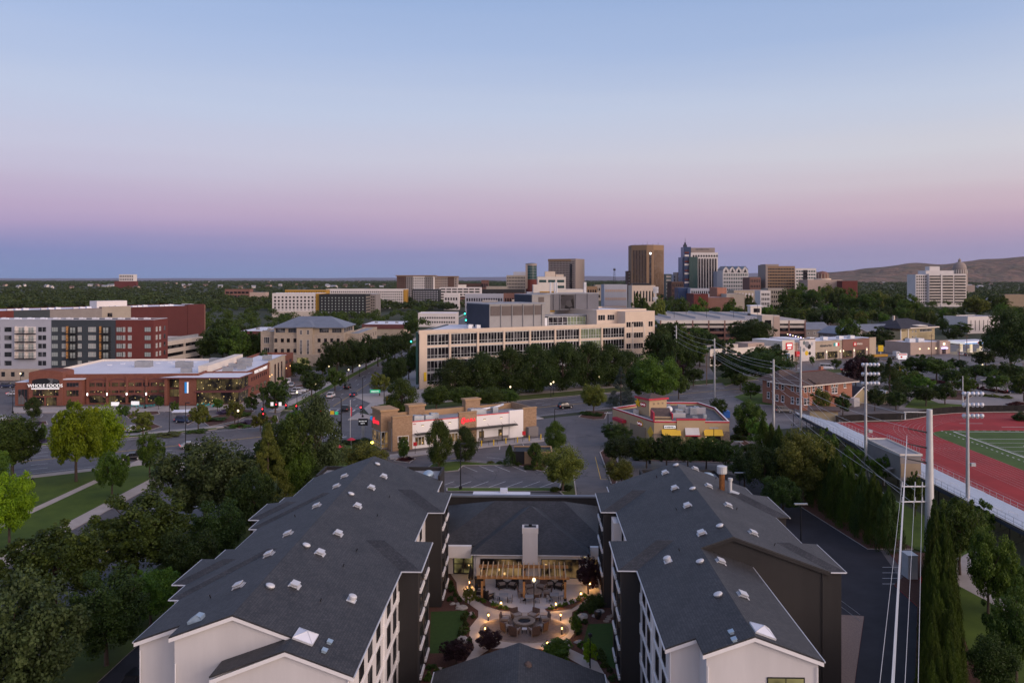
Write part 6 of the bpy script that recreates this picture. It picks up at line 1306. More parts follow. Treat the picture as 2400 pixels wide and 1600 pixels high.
# ================================================================== running track and field
def tw_(x, y): return xy(to_wld((x, y, 0)))
TX0, TX1, FX, FY = 78.9, 97.2, 104.4, 204.2       # outer and inner edge of the straight, side line, end line (block axes)
cx, cy, ri, ro = FX+24.4, 192.5, FX+24.4-TX1, 41.2
red = [tw_(TX0, 60), tw_(TX0, 216), tw_(92, 217.5), tw_(99, 218.5)]+[tw_(cx+ro*math.cos(R(a)), cy+ro*math.sin(R(a))) for a in range(138, -1, -6)]+[tw_(cx+ro, 60)]
struct('track', MB().prism(red, -.04, .02), 'track_red')
gp = [(TX1, 60), (TX1, 186)]+[(TX1+8+8*math.cos(R(a)), 198+8*math.sin(R(a))) for a in range(180, 89, -15)]+[(cx+24, 206), (cx+32, 60)]
flat('field', [tw_(*p) for p in gp], .024, 'field_green')
b = MB()
def ln(p, q, w_=.06, z=.028): stripe(b, tw_(*p), tw_(*q), w_, z)
for k in range(9):
 x = TX1-.15-1.1*k;ln((x, 60), (x, 214 if k > 3 else 190))
 rr = cx-x;pts = [(cx+rr*math.cos(R(a)), cy+rr*math.sin(R(a))) for a in range(180, 20, -5)]
 for p, q in zip(pts, pts[1:]): ln(p, q)
for x in (TX0+.4, TX0+1.7, TX0+3.0, TX0+4.3): ln((x, 60), (x, 208))
for k in range(7): ln((TX1-.5-1.1*k, 184), (TX1-.9-1.1*k, 184), .2)
for (x0, x1, y) in ((112, 118, 216), (120, 127, 211)): ln((x0, y), (x1, y), .5)
struct('track_line_marking', b, 'concrete')
b = MB()
ln((FX, 60), (FX, FY), .35, .030);ln((FX, FY), (FX+48.8, FY), .3, .0305)
y = FY-9.14;ln((FX, y), (FX+48.8, y), .22, .0308)
for i in range(1, 26): y2 = y-4.57*i;ln((FX, y2), (FX+48.8, y2), .16, .0312)
for i in range(60): ln((FX-2.4, FY+1.2-2.0*i), (FX-2.4, FY+.5-2.0*i), .3, .0316);ln((FX+2.0*i, FY+1.6), (FX+.9+2.0*i, FY+1.6), .2, .0316)
for i in range(90): ln((FX+.5, y-.914*i), (FX+1.2, y-.914*i), .1, .032)
struct('field_line_marking', b, 'paint_white')
lt = thing('yard_number', 'white yard number 10 painted on the field', 'marking', tw_(FX+9, y-9.14)+(.033,), R(90)-TH);text('1 0', 3.0, 'paint_white', lt, (0, 0, 0), (0, 0, 0), 'lettering', .002)
fence = thing('windscreen_fence', 'black windscreen fence around the end of the running track', 'fence', (P(1962, 988)[0], P(1962, 988)[1], 0));fo = P(1962, 988)
fpts = [P(1958, 990), P(2030, 986), P(2114, 984), P(2150, 979), P(2185, 972), P(2230, 968), P(2290, 965.5), P(2350, 964.5), P(2420, 964)]
for i, (p, q) in enumerate(zip(fpts, fpts[1:])):
 n = 8;mb = MB();vs = []
 for k in range(n+1):
  t_ = k/n;x, y2 = p[0]+(q[0]-p[0])*t_-fo[0], p[1]+(q[1]-p[1])*t_-fo[1];wv = .12*math.sin(k*2.4+i)
  vs += [(x, y2+wv*.5, .05), (x, y2+wv, 1.0), (x, y2-wv*.3, 1.85)]
 mb.add(vs, [(3*k, 3*k+3, 3*k+4, 3*k+1) for k in range(n)]+[(3*k+1, 3*k+4, 3*k+5, 3*k+2) for k in range(n)]);mb.build('screen_panel', 'windscreen', fence)
 mb = MB();mb.cyl((p[0]-fo[0], p[1]-fo[1]+.1, 0), (p[0]-fo[0], p[1]-fo[1]+.1, 1.95), .05, .05, 6);mb.build('post', 'steel', fence)
struct('track_kerb', runwall(MB(), [xy(p) for p in fpts], -.02, .12, .25, .5, False), 'concrete')
# bleachers along the straight
bl = thing('bleachers', 'long aluminium bleachers along the red running track', 'bleachers', to_wld((66.5, 150, 0)), -TH)
bx = lambda x, y: (x-66.5, y-150)
for k in range(11):
 x = 67.2+1.0*k;z = 3.3-.25*k
 mb = MB();mb.box(x-66.5, x+.42-66.5, -105, 60, z+.40, z+.46);mb.build('seat_plank', 'aluminium', bl)
 mb = MB();mb.box(x+.44-66.5, x+.97-66.5, -105, 60, z, z+.05);mb.box(x+.93-66.5, x+.97-66.5, -105, 60, z-.2, z);mb.build('foot_plank', 'steel_pale', bl)
mb = MB()
for i in range(34):
 y2 = -104+5*i;mb.cyl((.6, y2, 0), (.6, y2, 3.3), .08, .08, 5);mb.cyl((1.0, y2, 3.1), (11, y2, .5), .06, .06, 5);mb.cyl((5, y2, 0), (5, y2, 2.0), .06, .06, 5);mb.cyl((.6, y2, .3), (5, y2, 2.0), .04, .04, 4)
mb.build('understructure', 'dark_metal', bl, kind='stuff')
mb = MB();mb.box(.5, .62, -105, 60, 2.9, 3.4);mb.build('back_fascia', 'penthouse_navy', bl)
for xx, zz in ((.55, 3.6), (11.7, .8)):
 mb = MB()
 for i in range(83): mb.cyl((xx, -105+2*i, zz), (xx, -105+2*i, zz+1.1), .03, .03, 4)
 for h in (.55, 1.1): mb.cyl((xx, -105, zz+h), (xx, 60, zz+h), .03, .03, 4)
 mb.build('railing', 'steel' if xx < 1 else 'steel_pale', bl)
for i in range(9):
 y2 = -95+17*i;mb = MB()
 for k in range(4):
  x0 = 2.2+2.3*k;z = 3.3-.25*(x0-.7);mb.tube([(x0, y2, z), (x0, y2, z+1), (x0+1.3, y2, z+.5), (x0+1.3, y2, z-.4)], .025, 4)
 mb.build('aisle_rail', 'vent_white', bl)
mb = MB();mb.box(1.2, 10, -14, -13, -.1, -.05);pb = thing('press_box', 'grey press box with flat roof on top of the bleachers', 'press box', to_wld((65.6, 144, 0)), -TH)
MB().box(-1.2, 2.4, 0, 14, 2.6, 6.9).build('wall', 'siding_grey', pb);MB().box(-1.4, 2.6, -.2, 14.2, 6.9, 7.05).build('roof', 'roof_grey', pb);runwall(MB(), [(-1.4, -.2), (2.6, -.2), (2.6, 14.2), (-1.4, 14.2)], 7.05, 7.3, .15).build('roof_edge', 'cream_pale', pb)
MB().box(-1.1, 2.3, -.06, 0, 3.2, 5.6).build('door_panel', 'tan_dark', pb)
for x in (-1, 2.2):
 for y2 in (.3, 7, 13.6): MB().box(x-.1, x+.1, y2-.1, y2+.1, 0, 2.6).build('leg', 'steel', pb)
mb = MB()
for i in range(14): mb.cyl((2.55, 1+i, 7.05), (2.55, 1+i, 8.1), .03, .03, 4)
mb.cyl((2.55, .5, 8.1), (2.55, 14, 8.1), .03, .03, 4);mb.build('railing', 'steel', pb)
mb = MB()
for i in range(9): mb.box(-2.4, -1.3, 2+.8*i, 2.8+.8*i, 4.2-.4*i, 4.28-.4*i)
mb.box(-2.45, -2.4, 2, 9.2, 3.5, 3.6);mb.build('stair', 'siding_grey', pb)
ta = thing('ticket_hut', 'low brown roofed hut at the end of the bleachers', 'hut', P(1898, 985), R(-20));MB().box(0, 7, 0, 6, 0, 2.8).build('wall', 'siding_tan', ta);MB().box(-.6, 7.6, -.6, 6.6, 2.8, 3.1).build('roof', 'roof_brown', ta)
# ================================================================== skyline
def far(name, label, u0, u1, vt, Y_, dep, wall, roof='roof_grey', par=0, cat='building', ang=0, group=None):
 X0, X1 = (u0-1200)*Y_/F, (u1-1200)*Y_/F;H = HC-(vt-HZ)*Y_/F
 t = bld(name, label, cat, (X0, Y_), ang, X1-X0, dep, H, wall, roof, par)
 t['H'] = H
 return t
def zat(v, Y_): return HC-(v-HZ)*Y_/F
# brown tower
Yb = 1450;X0 = (1483-1200)*Yb/F;Wb = 77*Yb/F;Hb = zat(574, Yb)
bt = thing('brown_tower', 'tall brown office tower with vertical dark window strips', 'tower', (X0, Yb, 0));bt['L'] = (Wb, 50)
pl = [(0, 16), (25, 0), (37, 0), (Wb, 16), (Wb, 55), (0, 55)];MB().prism(pl, 0, Hb).build('wall', 'brown_tower', bt);MB().prism([(1, 17), (25, 1.5), (37, 1.5), (Wb-1, 17), (Wb-1, 54), (1, 54)], Hb, Hb+.5).build('roof', 'roof_grey', bt)
def strips(t, a, b_, n, z0, z1, fr, m, name='window_strip'):
 d = (b_[0]-a[0], b_[1]-a[1]);l = math.hypot(*d);ang = math.atan2(d[1], d[0])
 for i in range(n):
  w_ = l/n*fr;c_ = l*(i+.5)/n;mb = MB();mb.box(c_-w_/2, c_+w_/2, -.25, .1, z0, z1);mb.build(name, m, t, (a[0], a[1], 0), ang)
strips(bt, (2, 14.7), (24.5, .3), 9, 5, zat(586, Yb), .42, 'glass_dark');strips(bt, (37.5, .3), (Wb-1, 15.5), 9, 5, zat(586, Yb), .42, 'glass_dark');strips(bt, (29, 0), (34, 0), 1, 5, zat(590, Yb), .8, 'glass_dark')
b = MB();b.cyl((31.5, -.6, zat(594, Yb)), (31.5, -.2, zat(594, Yb)), 1.8, 1.8, 12);b.build('clock_lamp', 'lamp_cool', bt)
b = MB()
for x in (8, 22, 30, 40, 50): b.cyl((x, 25, Hb), (x, 25, Hb+rnd.uniform(3, 9)), .25, .15, 4)
b.build('antenna', 'dark_metal', bt)
# blue and white bank tower
Yz = 1500;bk = thing('bank_tower', 'white striped tower with blue glass corner and spire', 'tower', ((1600-1200)*Yz/F, Yz, 0));q = Yz/F;bk['L'] = (83*q, 45)
def bx_(u0, u1, v1, y0, y1, m, name, v0=None): return MB().box((u0-1600)*q, (u1-1600)*q, y0, y1, 0 if v0 is None else zat(v0, Yz), zat(v1, Yz)).build(name, m, bk)
bx_(1600, 1604, 602, 4, 40, 'glass_blue', 'glass_wing');bx_(1603.5, 1620, 578.5, 2, 30, 'glass_blue', 'glass_tower');bx_(1619.5, 1683, 592, 1, 45, 'apt_white', 'wall');bx_(1621, 1677, 580.5, 5, 40, 'tower_grey', 'crown');bx_(1615, 1635, 602, -1.5, 30, 'glass_teal', 'glass_bay')
for i in range(13): m = ('glass_blue', 'apt_rust', 'apt_white')[i % 3];bx_(1605, 1615, 583+7*i, 1.4, 2.4, m, 'colour_band', 587+7*i)
for i in range(7): u = 1637.5+6.35*i;bx_(u, u+3.9, 606, .2, 1.2, 'glass_dark', 'window_strip', 680)
for i in range(10): u = 1624+6.1*i;bx_(u, u+3.4, 597.5, .4, 1.2, 'glass_dark', 'window', 602)
for i in range(8): u = 1623+6.7*i;bx_(u, u+1.6, 587, 4.4, 5.2, 'tower_grey', 'fin', 592)
marks(bk, (1632-1600)*q, (1664-1600)*q, 4.95, zat(586, Yz), zat(582, Yz), 'apt_slate', 12)
b = MB();x = (1609-1600)*q;b.box(x-3, x+3, 10, 16, zat(578, Yz), zat(573, Yz));b.box(x-1.6, x+1.6, 11, 14, zat(573, Yz), zat(568, Yz));b.cyl((x, 12, zat(568, Yz)), (x, 12, zat(556, Yz)), .5, .15, 5);b.build('spire', 'penthouse_navy', bk)
# white gabled offices
gb = far('gabled_offices', 'white and teal glass offices with four roof gables', 1694, 1754, 637, 1400, 40, 'apt_white', 'roof_metal');Lx = gb['L'][0]
wmass(gb, 'f', 1, Lx-1, 3, gb['H']-2, 14, 7, .55, .6, 'glass_teal');
for i in range(4):
 x = Lx*(i+.5)/4;w_ = Lx/9;b = MB();b.yprism([(x-w_, gb['H']), (x+w_, gb['H']), (x+w_, gb['H']+4), (x, gb['H']+9.5), (x-w_, gb['H']+4)], -.3, 38);b.build('gable', 'apt_white', gb);b = MB();b.yprism([(x-w_*.55, gb['H']-1), (x+w_*.55, gb['H']-1), (x, gb['H']+5.5)], -.6, -.28);b.build('gable_window', 'glass', gb)
 b = MB();b.slab([(x-w_-.6, -1, gb['H']+3.6), (x, -1, gb['H']+10), (x, 38, gb['H']+10), (x-w_-.6, 38, gb['H']+3.6)], .4);b.slab([(x, -1, gb['H']+10), (x+w_+.6, -1, gb['H']+3.6), (x+w_+.6, 38, gb['H']+3.6), (x, 38, gb['H']+10)], .4);b.build('gable_roof', 'roof_metal', gb)
far('grey_wing', 'slim grey glass wing left of the gabled white offices', 1685, 1695, 636, 1430, 40, 'apt_grey')
# grey hotel tower
Yh = 1500;hA = ((1285-1200)*(Yh+26)/F, Yh+24);ht = bld('hotel_tower', 'broad grey concrete hotel tower with one blank side', 'tower', hA, R(-26), 55, 46, zat(608, Yh), 'tower_grey', 'roof_grey', 1.5)
wmass(ht, 'f', 2, 53, 20, zat(612, Yh), 17, 15, .55, .55, 'glass_dark');b = MB();b.box(44, 48, -.8, 0, 10, zat(618, Yh));b.build('stair_slot', 'glass_dark', ht);wmass(ht, 'r', 38, 44, 50, zat(614, Yh), 2, 6, .5, .6, 'glass_pale');b = MB();b.box(-.6, 46, -.6, 40, zat(612, Yh), zat(608.5, Yh)+1);b.build('cornice', 'brown_tower', ht)
# round teal tower
Yt = 1450;rt = thing('round_tower', 'slim teal glass tower with curved front and red base', 'tower', ((1245-1200)*Yt/F, Yt, 0));b = MB();b.lathe([(9.9, 0), (9.9, zat(618, Yt)), (6, zat(616.5, Yt)), (0, zat(616, Yt))], 18);b.build('wall', 'glass_teal', rt);b = MB();b.lathe([(10.15, 0), (10.15, zat(655, Yt))], 18);b.build('red_base', 'apt_rust', rt)
b = MB();b.lathe([(10.05, zat(623, Yt)), (10.3, zat(622.5, Yt)), (10.3, zat(618, Yt)), (10.0, zat(617.8, Yt))], 18);b.build('crown_band', 'tower_grey', rt);b = MB();b.box(-10.2, -6.5, -7.6, 2, 20, zat(620, Yt));b.build('side_pier', 'tower_grey', rt)
b = MB()
for i in range(10): z = 12+5*i;b.lathe([(10.0, z), (10.12, z+.2), (10.12, z+.7), (10.0, z+.9)], 18)
b.build('floor_bands', 'apt_teal', rt, kind='stuff')
def grid(t, nx, nz, m='glass_dark', fx=.55, fz=.5, z0=4, side='f', off=0, x0=1, x1=None, zt=None): return wmass(t, side, x0, (x1 or (t['L'][0] if side == 'f' else t['L'][1]))-1, z0, zt or t['H']-1.5, nx, nz, fx, fz, m, off)
t = far('grey_offices', 'grey mid rise offices left of the round teal tower', 1187, 1232, 645, 1400, 40, 'apt_tan');grid(t, 12, 7);MB().box(12, 33, 5, 30, t['H'], t['H']+6).build('upper_floors', 'apt_grey', t)
t = far('teal_offices', 'cream offices with teal window bands before the grey hotel tower', 1260, 1326, 650, 1350, 40, 'cream_pale', 'roof_grey', 1);grid(t, 3, 3, 'glass_teal', .8, .45, 10);MB().box(13, 30, 10, 30, t['H'], t['H']+10).build('penthouse', 'cream', t);MB().box(31, 44, 12, 30, t['H'], t['H']+5).build('penthouse', 'cream', t)
t = far('dark_slab', 'narrow dark slab beside the brown tower', 1471, 1483, 635, 1480, 30, 'apt_brown');grid(t, 2, 8, 'glass_pale', .5, .4)
t = far('striped_block', 'low dark green and white striped block right of the brown tower', 1560, 1574, 642, 1520, 30, 'apt_teal');grid(t, 1, 6, 'apt_white', .9, .3)
t = far('stepped_block', 'pinkish stepped block left of the white striped tower', 1587, 1600, 638, 1560, 40, 'pinkish');grid(t, 3, 7);t = far('stepped_block', 'grey block left of the pinkish stepped block', 1578, 1588, 643, 1580, 40, 'apt_grey');grid(t, 2, 6)
t = far('brick_base_block', 'dark brick block below the pinkish stepped block', 1574, 1602, 660, 1380, 40, 'apt_brown');grid(t, 6, 3)
t = far('glass_podium', 'blue glass podium below the white striped tower', 1590, 1618, 674, 1250, 30, 'glass_blue');t = far('grey_podium', 'grey low podium right of the blue glass podium', 1618, 1690, 676, 1230, 30, 'apt_grey');grid(t, 14, 2)
t = far('brown_offices', 'brown grid fronted offices right of the gabled offices', 1795, 1863, 625, 1300, 40, 'brown_tower', 'roof_grey', 1);grid(t, 10, 11, 'glass_dark', .82, .5);MB().box(-.5, 3, -.6, 40, 0, t['H']+3).build('end_pier', 'tower_grey', t);MB().box(0, 22, 4, 30, t['H'], t['H']+4).build('penthouse', 'tower_grey', t)
t = far('white_offices', 'white offices with dark glass centre strip', 1864, 1913, 630, 1350, 40, 'apt_white', 'roof_grey', 1);grid(t, 8, 9, 'glass_teal', .75, .45);b = MB();b.box(13, 20, -.6, 0, 4, t['H']-2);b.build('centre_strip', 'glass_dark', t)
t = far('brick_offices', 'brown brick offices between the gabled and the brown offices', 1757, 1783, 650, 1300, 40, 'garage_brown');grid(t, 6, 4)
t = far('domed_hall', 'tan hall with dark lattice dome', 1893, 1974, 657, 1250, 40, 'pinkish', 'roof_grey', 1);b = MB();b.lathe([(12.5, t['H']), (12.5, t['H']+3)], 16, 0, (29, 16, 0));b.build('drum', 'cream', t);b = MB();b.lathe([(9, t['H']+3), (9, t['H']+10), (6.5, t['H']+13), (0, t['H']+14.5)], 12, 0, (29, 16, 0));b.build('lattice_dome', 'garage_brown', t)
b = MB()
for i in range(12): a = 2*math.pi*i/12;b.box(29+9.2*math.cos(a)-.4, 29+9.2*math.cos(a)+.4, 16+9.2*math.sin(a)-.4, 16+9.2*math.sin(a)+.4, t['H']+3, t['H']+10)
b.build('dome_posts', 'tan_stone', t, kind='stuff')
t = far('brick_block', 'red brick block right of the domed hall', 1974, 2010, 658, 1230, 30, 'apt_rust');t = far('tan_block', 'tan low block with white windows below the brown offices', 1720, 1800, 680, 900, 25, 'tan_stone');grid(t, 10, 3, 'apt_white', .5, .5)
t = far('tan_block', 'tan stone block with arched look right of the low white windows', 1800, 1845, 676, 930, 25, 'apt_tan');grid(t, 8, 4)
t = far('white_block', 'white low block with dark windows between tan blocks', 1782, 1806, 681, 860, 20, 'apt_white');grid(t, 5, 4)
# balconied white tower and capitol dome
t = far('apartment_tower', 'white balconied apartment tower in front of the dome', 2177, 2265, 643, 1100, 30, 'apt_white', 'roof_grey', .8);
for k in range(10):
 z = 4+3.9*k
 for x0, x1 in ((.8, 16), (18, 33), (34.5, 50)): MB().box(x0, x1, -.12, 0, z+1.1, z+3.0).build('window_band', 'glass_dark', t);MB().box(x0, x1, -1.4, -.02, z, z+1.0).build('balcony', 'cream_pale', t)
MB().box(16, 18, -1.0, 0, 0, t['H']).build('pier', 'apt_white', t);MB().box(-2, 36, 4, 26, t['H'], t['H']+5.2).build('penthouse', 'apt_white', t);MB().box(5, 19, 8, 20, t['H']+5.2, t['H']+11).build('lift_house', 'apt_white', t);MB().box(-16, 0, 4, 28, 0, t['H']).build('side_wing', 'apt_white', t);t2 = wmass(t, 'f', -15.5, -.5, 4, t['H']-1, 5, 10, .6, .6, 'glass_dark', 4)
Yc = 1750;dm = thing('capitol_dome', 'domed stone capitol rising behind the white apartment tower', 'dome', ((2249-1200)*Yc/F, Yc, 0));q = Yc/F
b = MB();b.box(-30, 30, -5, 40, 0, 24);b.build('body', 'tower_grey', dm);b = MB();b.lathe([(15.5, 20), (15.5, zat(641, Yc)), (14.2, zat(640.5, Yc)), (14.2, zat(632, Yc))], 20);b.build('drum', 'tower_grey', dm)
b = MB();b.lathe([(13.9, zat(632, Yc)), (13.6, zat(627, Yc)), (11.8, zat(621, Yc)), (8.5, zat(616, Yc)), (3.2, zat(613.5, Yc)), (3.0, zat(609, Yc)), (1.5, zat(607, Yc)), (0, zat(604.5, Yc))], 20);b.build('dome_shell', 'tower_grey', dm, smooth=False)
b = MB()
for i in range(20): a = 2*math.pi*i/20;b.box(14.6*math.cos(a)-.5, 14.6*math.cos(a)+.5, 14.6*math.sin(a)-.5, 14.6*math.sin(a)+.5, zat(641, Yc), zat(632.5, Yc))
b.build('column_ring', 'cream_pale', dm, kind='stuff')
# housing blocks left of the centre
t = far('apartment_block', 'white apartment block with mustard strip and dark right half', 638, 748, 689, 793, 30, 'apt_white', 'roof_white', .8);grid(t, 12, 4, 'glass_dark', .5, .5, 8);grid(t, 12, 4, 'apt_slate', .5, .1, 5.4);MB().box(t['L'][0]-3.4, t['L'][0]+.1, -.3, 30, 0, t['H']+.5).build('mustard_strip', 'mustard', t);MB().box(-.2, t['L'][0]-4, -.4, 3, 0, 6).build('base', 'garage_tan', t)
for i in range(10): hvac(t, 2+4*i, 6, t['H']+.1, 2, 1.5, 1, 'roof_white')
t = far('apartment_block', 'black apartment block right of the mustard strip', 748, 857, 691, 790, 30, 'apt_black', 'roof_white', .6);grid(t, 13, 6, 'glass_pale', .32, .42, 4);wmass(t, 'r', 1, 29, 4, t['H']-1, 5, 6, .5, .5, 'apt_tan')
t = far('apartment_block', 'grey side wing of the black apartment block', 857, 881, 689, 815, 30, 'siding_grey');grid(t, 4, 6)
t = far('apartment_block', 'long white apartment block with teal balconies farther back', 764, 950, 678.5, 1040, 30, 'apt_white', 'roof_white', .6);grid(t, 40, 6, 'glass_dark', .5, .6, 3);MB().box(t['L'][0]-2.5, t['L'][0]+.2, -.3, 30, 0, t['H']).build('cream_end', 'mustard', t)
t = far('apartment_block', 'black gridded block beside the long white apartments', 966, 1029, 678, 1060, 30, 'apt_black');grid(t, 16, 7, 'apt_grey', .45, .6, 3)
t = far('parking_garage', 'white parking garage with brown lower brickwork', 1030, 1127, 675, 1120, 40, 'apt_white', 'concrete', .8, 'garage')
for k in range(6): grid(t, 7, 1, 'glass_dark', .82, .5, 3+3.7*k, zt=3+3.7*(k+1))
MB().box(9, 45, -.35, 0, 2, 13.5).build('brown_brickwork', 'garage_brown', t)
for k in range(3): wmass(t, 'f', 9.5, 44.5, 3+3.7*k, 6.7+3.7*k, 4, 1, .8, .5, 'glass_dark', -.36)
MB().box(25, 36, 8, 20, t['H'], t['H']+4.5).build('roof_house', 'cream_pale', t)
t = far('hotel', 'modern hotel in brown, grey and white panels behind the garages', 930, 1018, 647, 1300, 30, 'apt_white', 'roof_grey', 0, 'hotel');MB().box(0, 15, -.5, 20, 0, t['H']).build('brown_panel', 'apt_brown', t);MB().box(15, 26, -.4, 20, 0, t['H']).build('grey_panel', 'siding_grey', t);MB().box(45, 58, -.4, 20, 0, t['H']).build('grey_panel', 'siding_grey', t);wmass(t, 'f', 2, t['L'][0]-1, 4, t['H']-2, 17, 9, .4, .55, 'glass_dark', -.5);MB().box(-2, t['L'][0]+2, -2, 32, t['H'], t['H']+1.4).build('roof_overhang', 'brown_tower', t)
t = far('hotel', 'tan right half of the modern hotel behind the garages', 1018, 1072, 649, 1310, 30, 'tower_grey', 'roof_grey', 0, 'hotel');grid(t, 11, 9, 'glass_dark', .4, .55);MB().box(22, 32, -.4, 20, 0, t['H']).build('brown_panel', 'apt_brown', t);MB().box(4, t['L'][0]+1, -2, 32, t['H'], t['H']+1.4).build('roof_overhang', 'brown_tower', t)
t = far('construction_frame', 'orange timber framed building under construction behind the white apartments', 668, 764, 679, 950, 20, 'mustard');grid(t, 16, 4, 'glass_dark', .6, .6)
t = far('brick_offices', 'low reddish office in the trees left of the white apartments', 527, 585, 679, 1400, 20, 'garage_brown', 'roof_grey', 1);grid(t, 6, 2, 'glass_dark', .8, .5);t = far('brick_offices', 'pinkish low wing beside the reddish office', 585, 622, 685, 1400, 20, 'pinkish')
t = far('hospital_block', 'pale block on the left horizon above the treetops', 279, 313, 643, 3200, 30, 'apt_white');grid(t, 8, 4);t = far('red_roof_hall', 'red roofed hall below the pale horizon block', 268, 318, 659, 3000, 20, 'apt_rust')
t = far('cream_block', 'tall cream block with lit yellow panel behind the rooftop plant', 1250, 1300, 670, 440, 20, 'cream_pale', 'roof_white', .6);MB().box(3.5, 13, -.5, 0, 20, t['H']-3).build('yellow_panel', 'mustard', t);MB().box(13, 27, -2, 12, 0, t['H']-1.8).build('side_wing', 'cream_pale', t)
t = far('cream_offices', 'cream offices with tall dark windows right of the rooftop plant', 1481, 1536, 670, 800, 25, 'cream', 'roof_white', .6);grid(t, 7, 1, 'glass_dark', .45, .6, 12);grid(t, 7, 1, 'glass_dark', .45, .6, 3, zt=12);MB().box(2, 20, 6, 20, t['H'], t['H']+2.6).build('roof_house', 'dark_metal', t)
t = far('grey_offices', 'flat grey offices left of the cream offices', 1416, 1470, 668, 850, 30, 'apt_grey', 'roof_white', .6);grid(t, 10, 3, 'pinkish', .85, .3)
t = far('brick_block', 'red brick school block right of the tall trees', 1626, 1660, 690, 720, 30, 'apt_rust', 'roof_white', .5);t = far('brick_block', 'orange brick block behind the red brick school', 1681, 1703, 675, 760, 30, 'brick_red', 'roof_white', .4);t = far('brick_block', 'long low brick wing with white roof edge', 1660, 1720, 698, 730, 30, 'garage_brown', 'roof_white', .5)
t = far('white_roof_hall', 'pale flat roofed block beyond the long brick wing', 1703, 1745, 690, 740, 30, 'apt_tan', 'roof_white', .5)
t = far('brown_mansion', 'brown flat roofed building at the right edge of the tree belt', 2355, 2420, 690, 900, 25, 'tan_dark', 'roof_brown');t = far('white_hall', 'white flat roofed building in the trees on the far right', 2333, 2385, 699, 950, 20, 'apt_white', 'roof_white')
for k, (u0, u1, v, Y_, m) in enumerate(((1075, 1130, 665, 1500, 'apt_brown'), (1128, 1145, 657, 1500, 'garage_brown'), (1090, 1180, 690, 900, 'apt_grey'), (1180, 1235, 689, 850, 'garage_brown'), (1235, 1252, 686, 830, 'apt_grey'), (1130, 1230, 679, 1200, 'dark_metal'), (1140, 1190, 672, 1300, 'apt_tan'), (1040, 1075, 690, 980, 'apt_white'), (980, 1070, 735, 640, 'apt_white'), (1375, 1400, 672, 1300, 'brown_tower'), (1395, 1420, 668, 1400, 'apt_tan'), (1130, 1165, 706, 700, 'apt_tan'), (1200, 1250, 705, 640, 'tan_stone'))):
 t = far('low_block', ('%s flat roofed low block in the town centre, number of its kind counted from the beige building' % m.replace('_', ' ')) if 0 else ['dark brown low block by the hotel', 'slim brick block at the far end of the town centre', 'grey low block left of the brick row', 'long brick row in front of the grey offices', 'narrow grey block beside the brick row', 'dark long roofed hall before the grey offices', 'tan low block before the grey offices', 'white shed beside the parking garage', 'white low shop with red posts by the green lights', 'brown low block right of the hotel tower', 'tan low block under the lattice mast', 'tan low block behind the boulevard trees', 'tan stone block behind the louvred plant room'][k], u0, u1, v, Y_, 25, m, 'roof_white', .5);grid(t, max(3, int((u1-u0)/6)), 2, 'glass_dark', .6, .4, 2)
b = MB();Ym = 1400;x = (1440-1200)*Ym/F
for s in (-1, 1): b.cyl((x+s*2.5, Ym, 0), (x+s*.8, Ym, zat(627, Ym)), .35, .25, 4)
for i in range(12): z = 4+4.3*i;b.cyl((x-2.4+.13*i, Ym, z), (x+2.4-.13*i, Ym, z+4), .2, .2, 4)
b.box(x-2, x+2, Ym-1, Ym+1, zat(634, Ym), zat(630, Ym));o = b.build('lattice_mast', 'dark_metal');tag(o, 'grey lattice mast left of the brown tower', 'mast')
t = thing('cell_mast', 'white mobile phone mast with antenna rings behind the plant rooms', 'mast', ((1537-1200)*560/F, 560, 0));b = MB();b.cyl((0, 0, 0), (0, 0, zat(672, 560)), .45, .35, 8);b.build('pole', 'vent_white', t)
for v in (676, 683, 700): 
 z = zat(v, 560);b = MB()
 for i in range(6): a = 2*math.pi*i/6;b.box(1.6*math.cos(a)-.25, 1.6*math.cos(a)+.25, 1.6*math.sin(a)-.2, 1.6*math.sin(a)+.2, z-1.1, z+1.1);b.cyl((0, 0, z), (1.6*math.cos(a), 1.6*math.sin(a), z), .08, .08, 4)
 b.build('antenna_ring', 'vent_white', t)
# hills
def hills(name, xs, Y0, dep, prof, m, nx=90, ny=40, seed=3, amp=11):
 rr = np.random.RandomState(seed);X = np.linspace(xs[0], xs[1], nx);b = MB();vs = []
 ph = rr.uniform(0, 6.28, 12);fr = rr.uniform(.0012, .016, 12);am = amp/(1+fr*260)
 for j in range(ny):
  t_ = j/(ny-1)
  for x in X:
   h = np.interp(x, [p[0] for p in prof], [p[1] for p in prof]);g_ = sum(am[k]*math.sin(fr[k]*(x+t_*dep*.7*(1 if k % 2 else -1))+ph[k]) for k in range(12))
   vs.append((x, Y0+dep*t_, max(-5, (h+g_*min(1, h/60))*math.sin(min(1, t_*1.25)*math.pi/2)**1.3-5*(1-t_))))
 b.add(vs, [(j*nx+i, j*nx+i+1, (j+1)*nx+i+1, (j+1)*nx+i) for j in range(ny-1) for i in range(nx-1)]);return struct(name, b, m, smooth=True)
YH = 8200;k_ = YH/F
hills('hills', (2200, 12000), 6300, 1900, [((u-1200)*k_, HC+(HZ-v)*k_) for u, v in ((1700, 655), (1900, 641), (1960, 637), (2050, 629), (2150, 620), (2220, 614), (2300, 606), (2400, 602), (2600, 596), (3200, 585), (4200, 580))], 'hill', 420)
YH = 15000;k_ = YH/F
hills('far_hills', (-14000, 14000), 13000, 2500, [((u-1200)*k_, HC+(HZ-v)*k_) for u, v in ((-600, 653), (700, 652), (1050, 650.5), (1250, 648), (1400, 647), (1480, 648.5), (1560, 645), (1650, 643), (1760, 640), (1850, 640), (1950, 642), (2400, 645), (3000, 645))], 'hill_far', 90, 8, 5, 4)
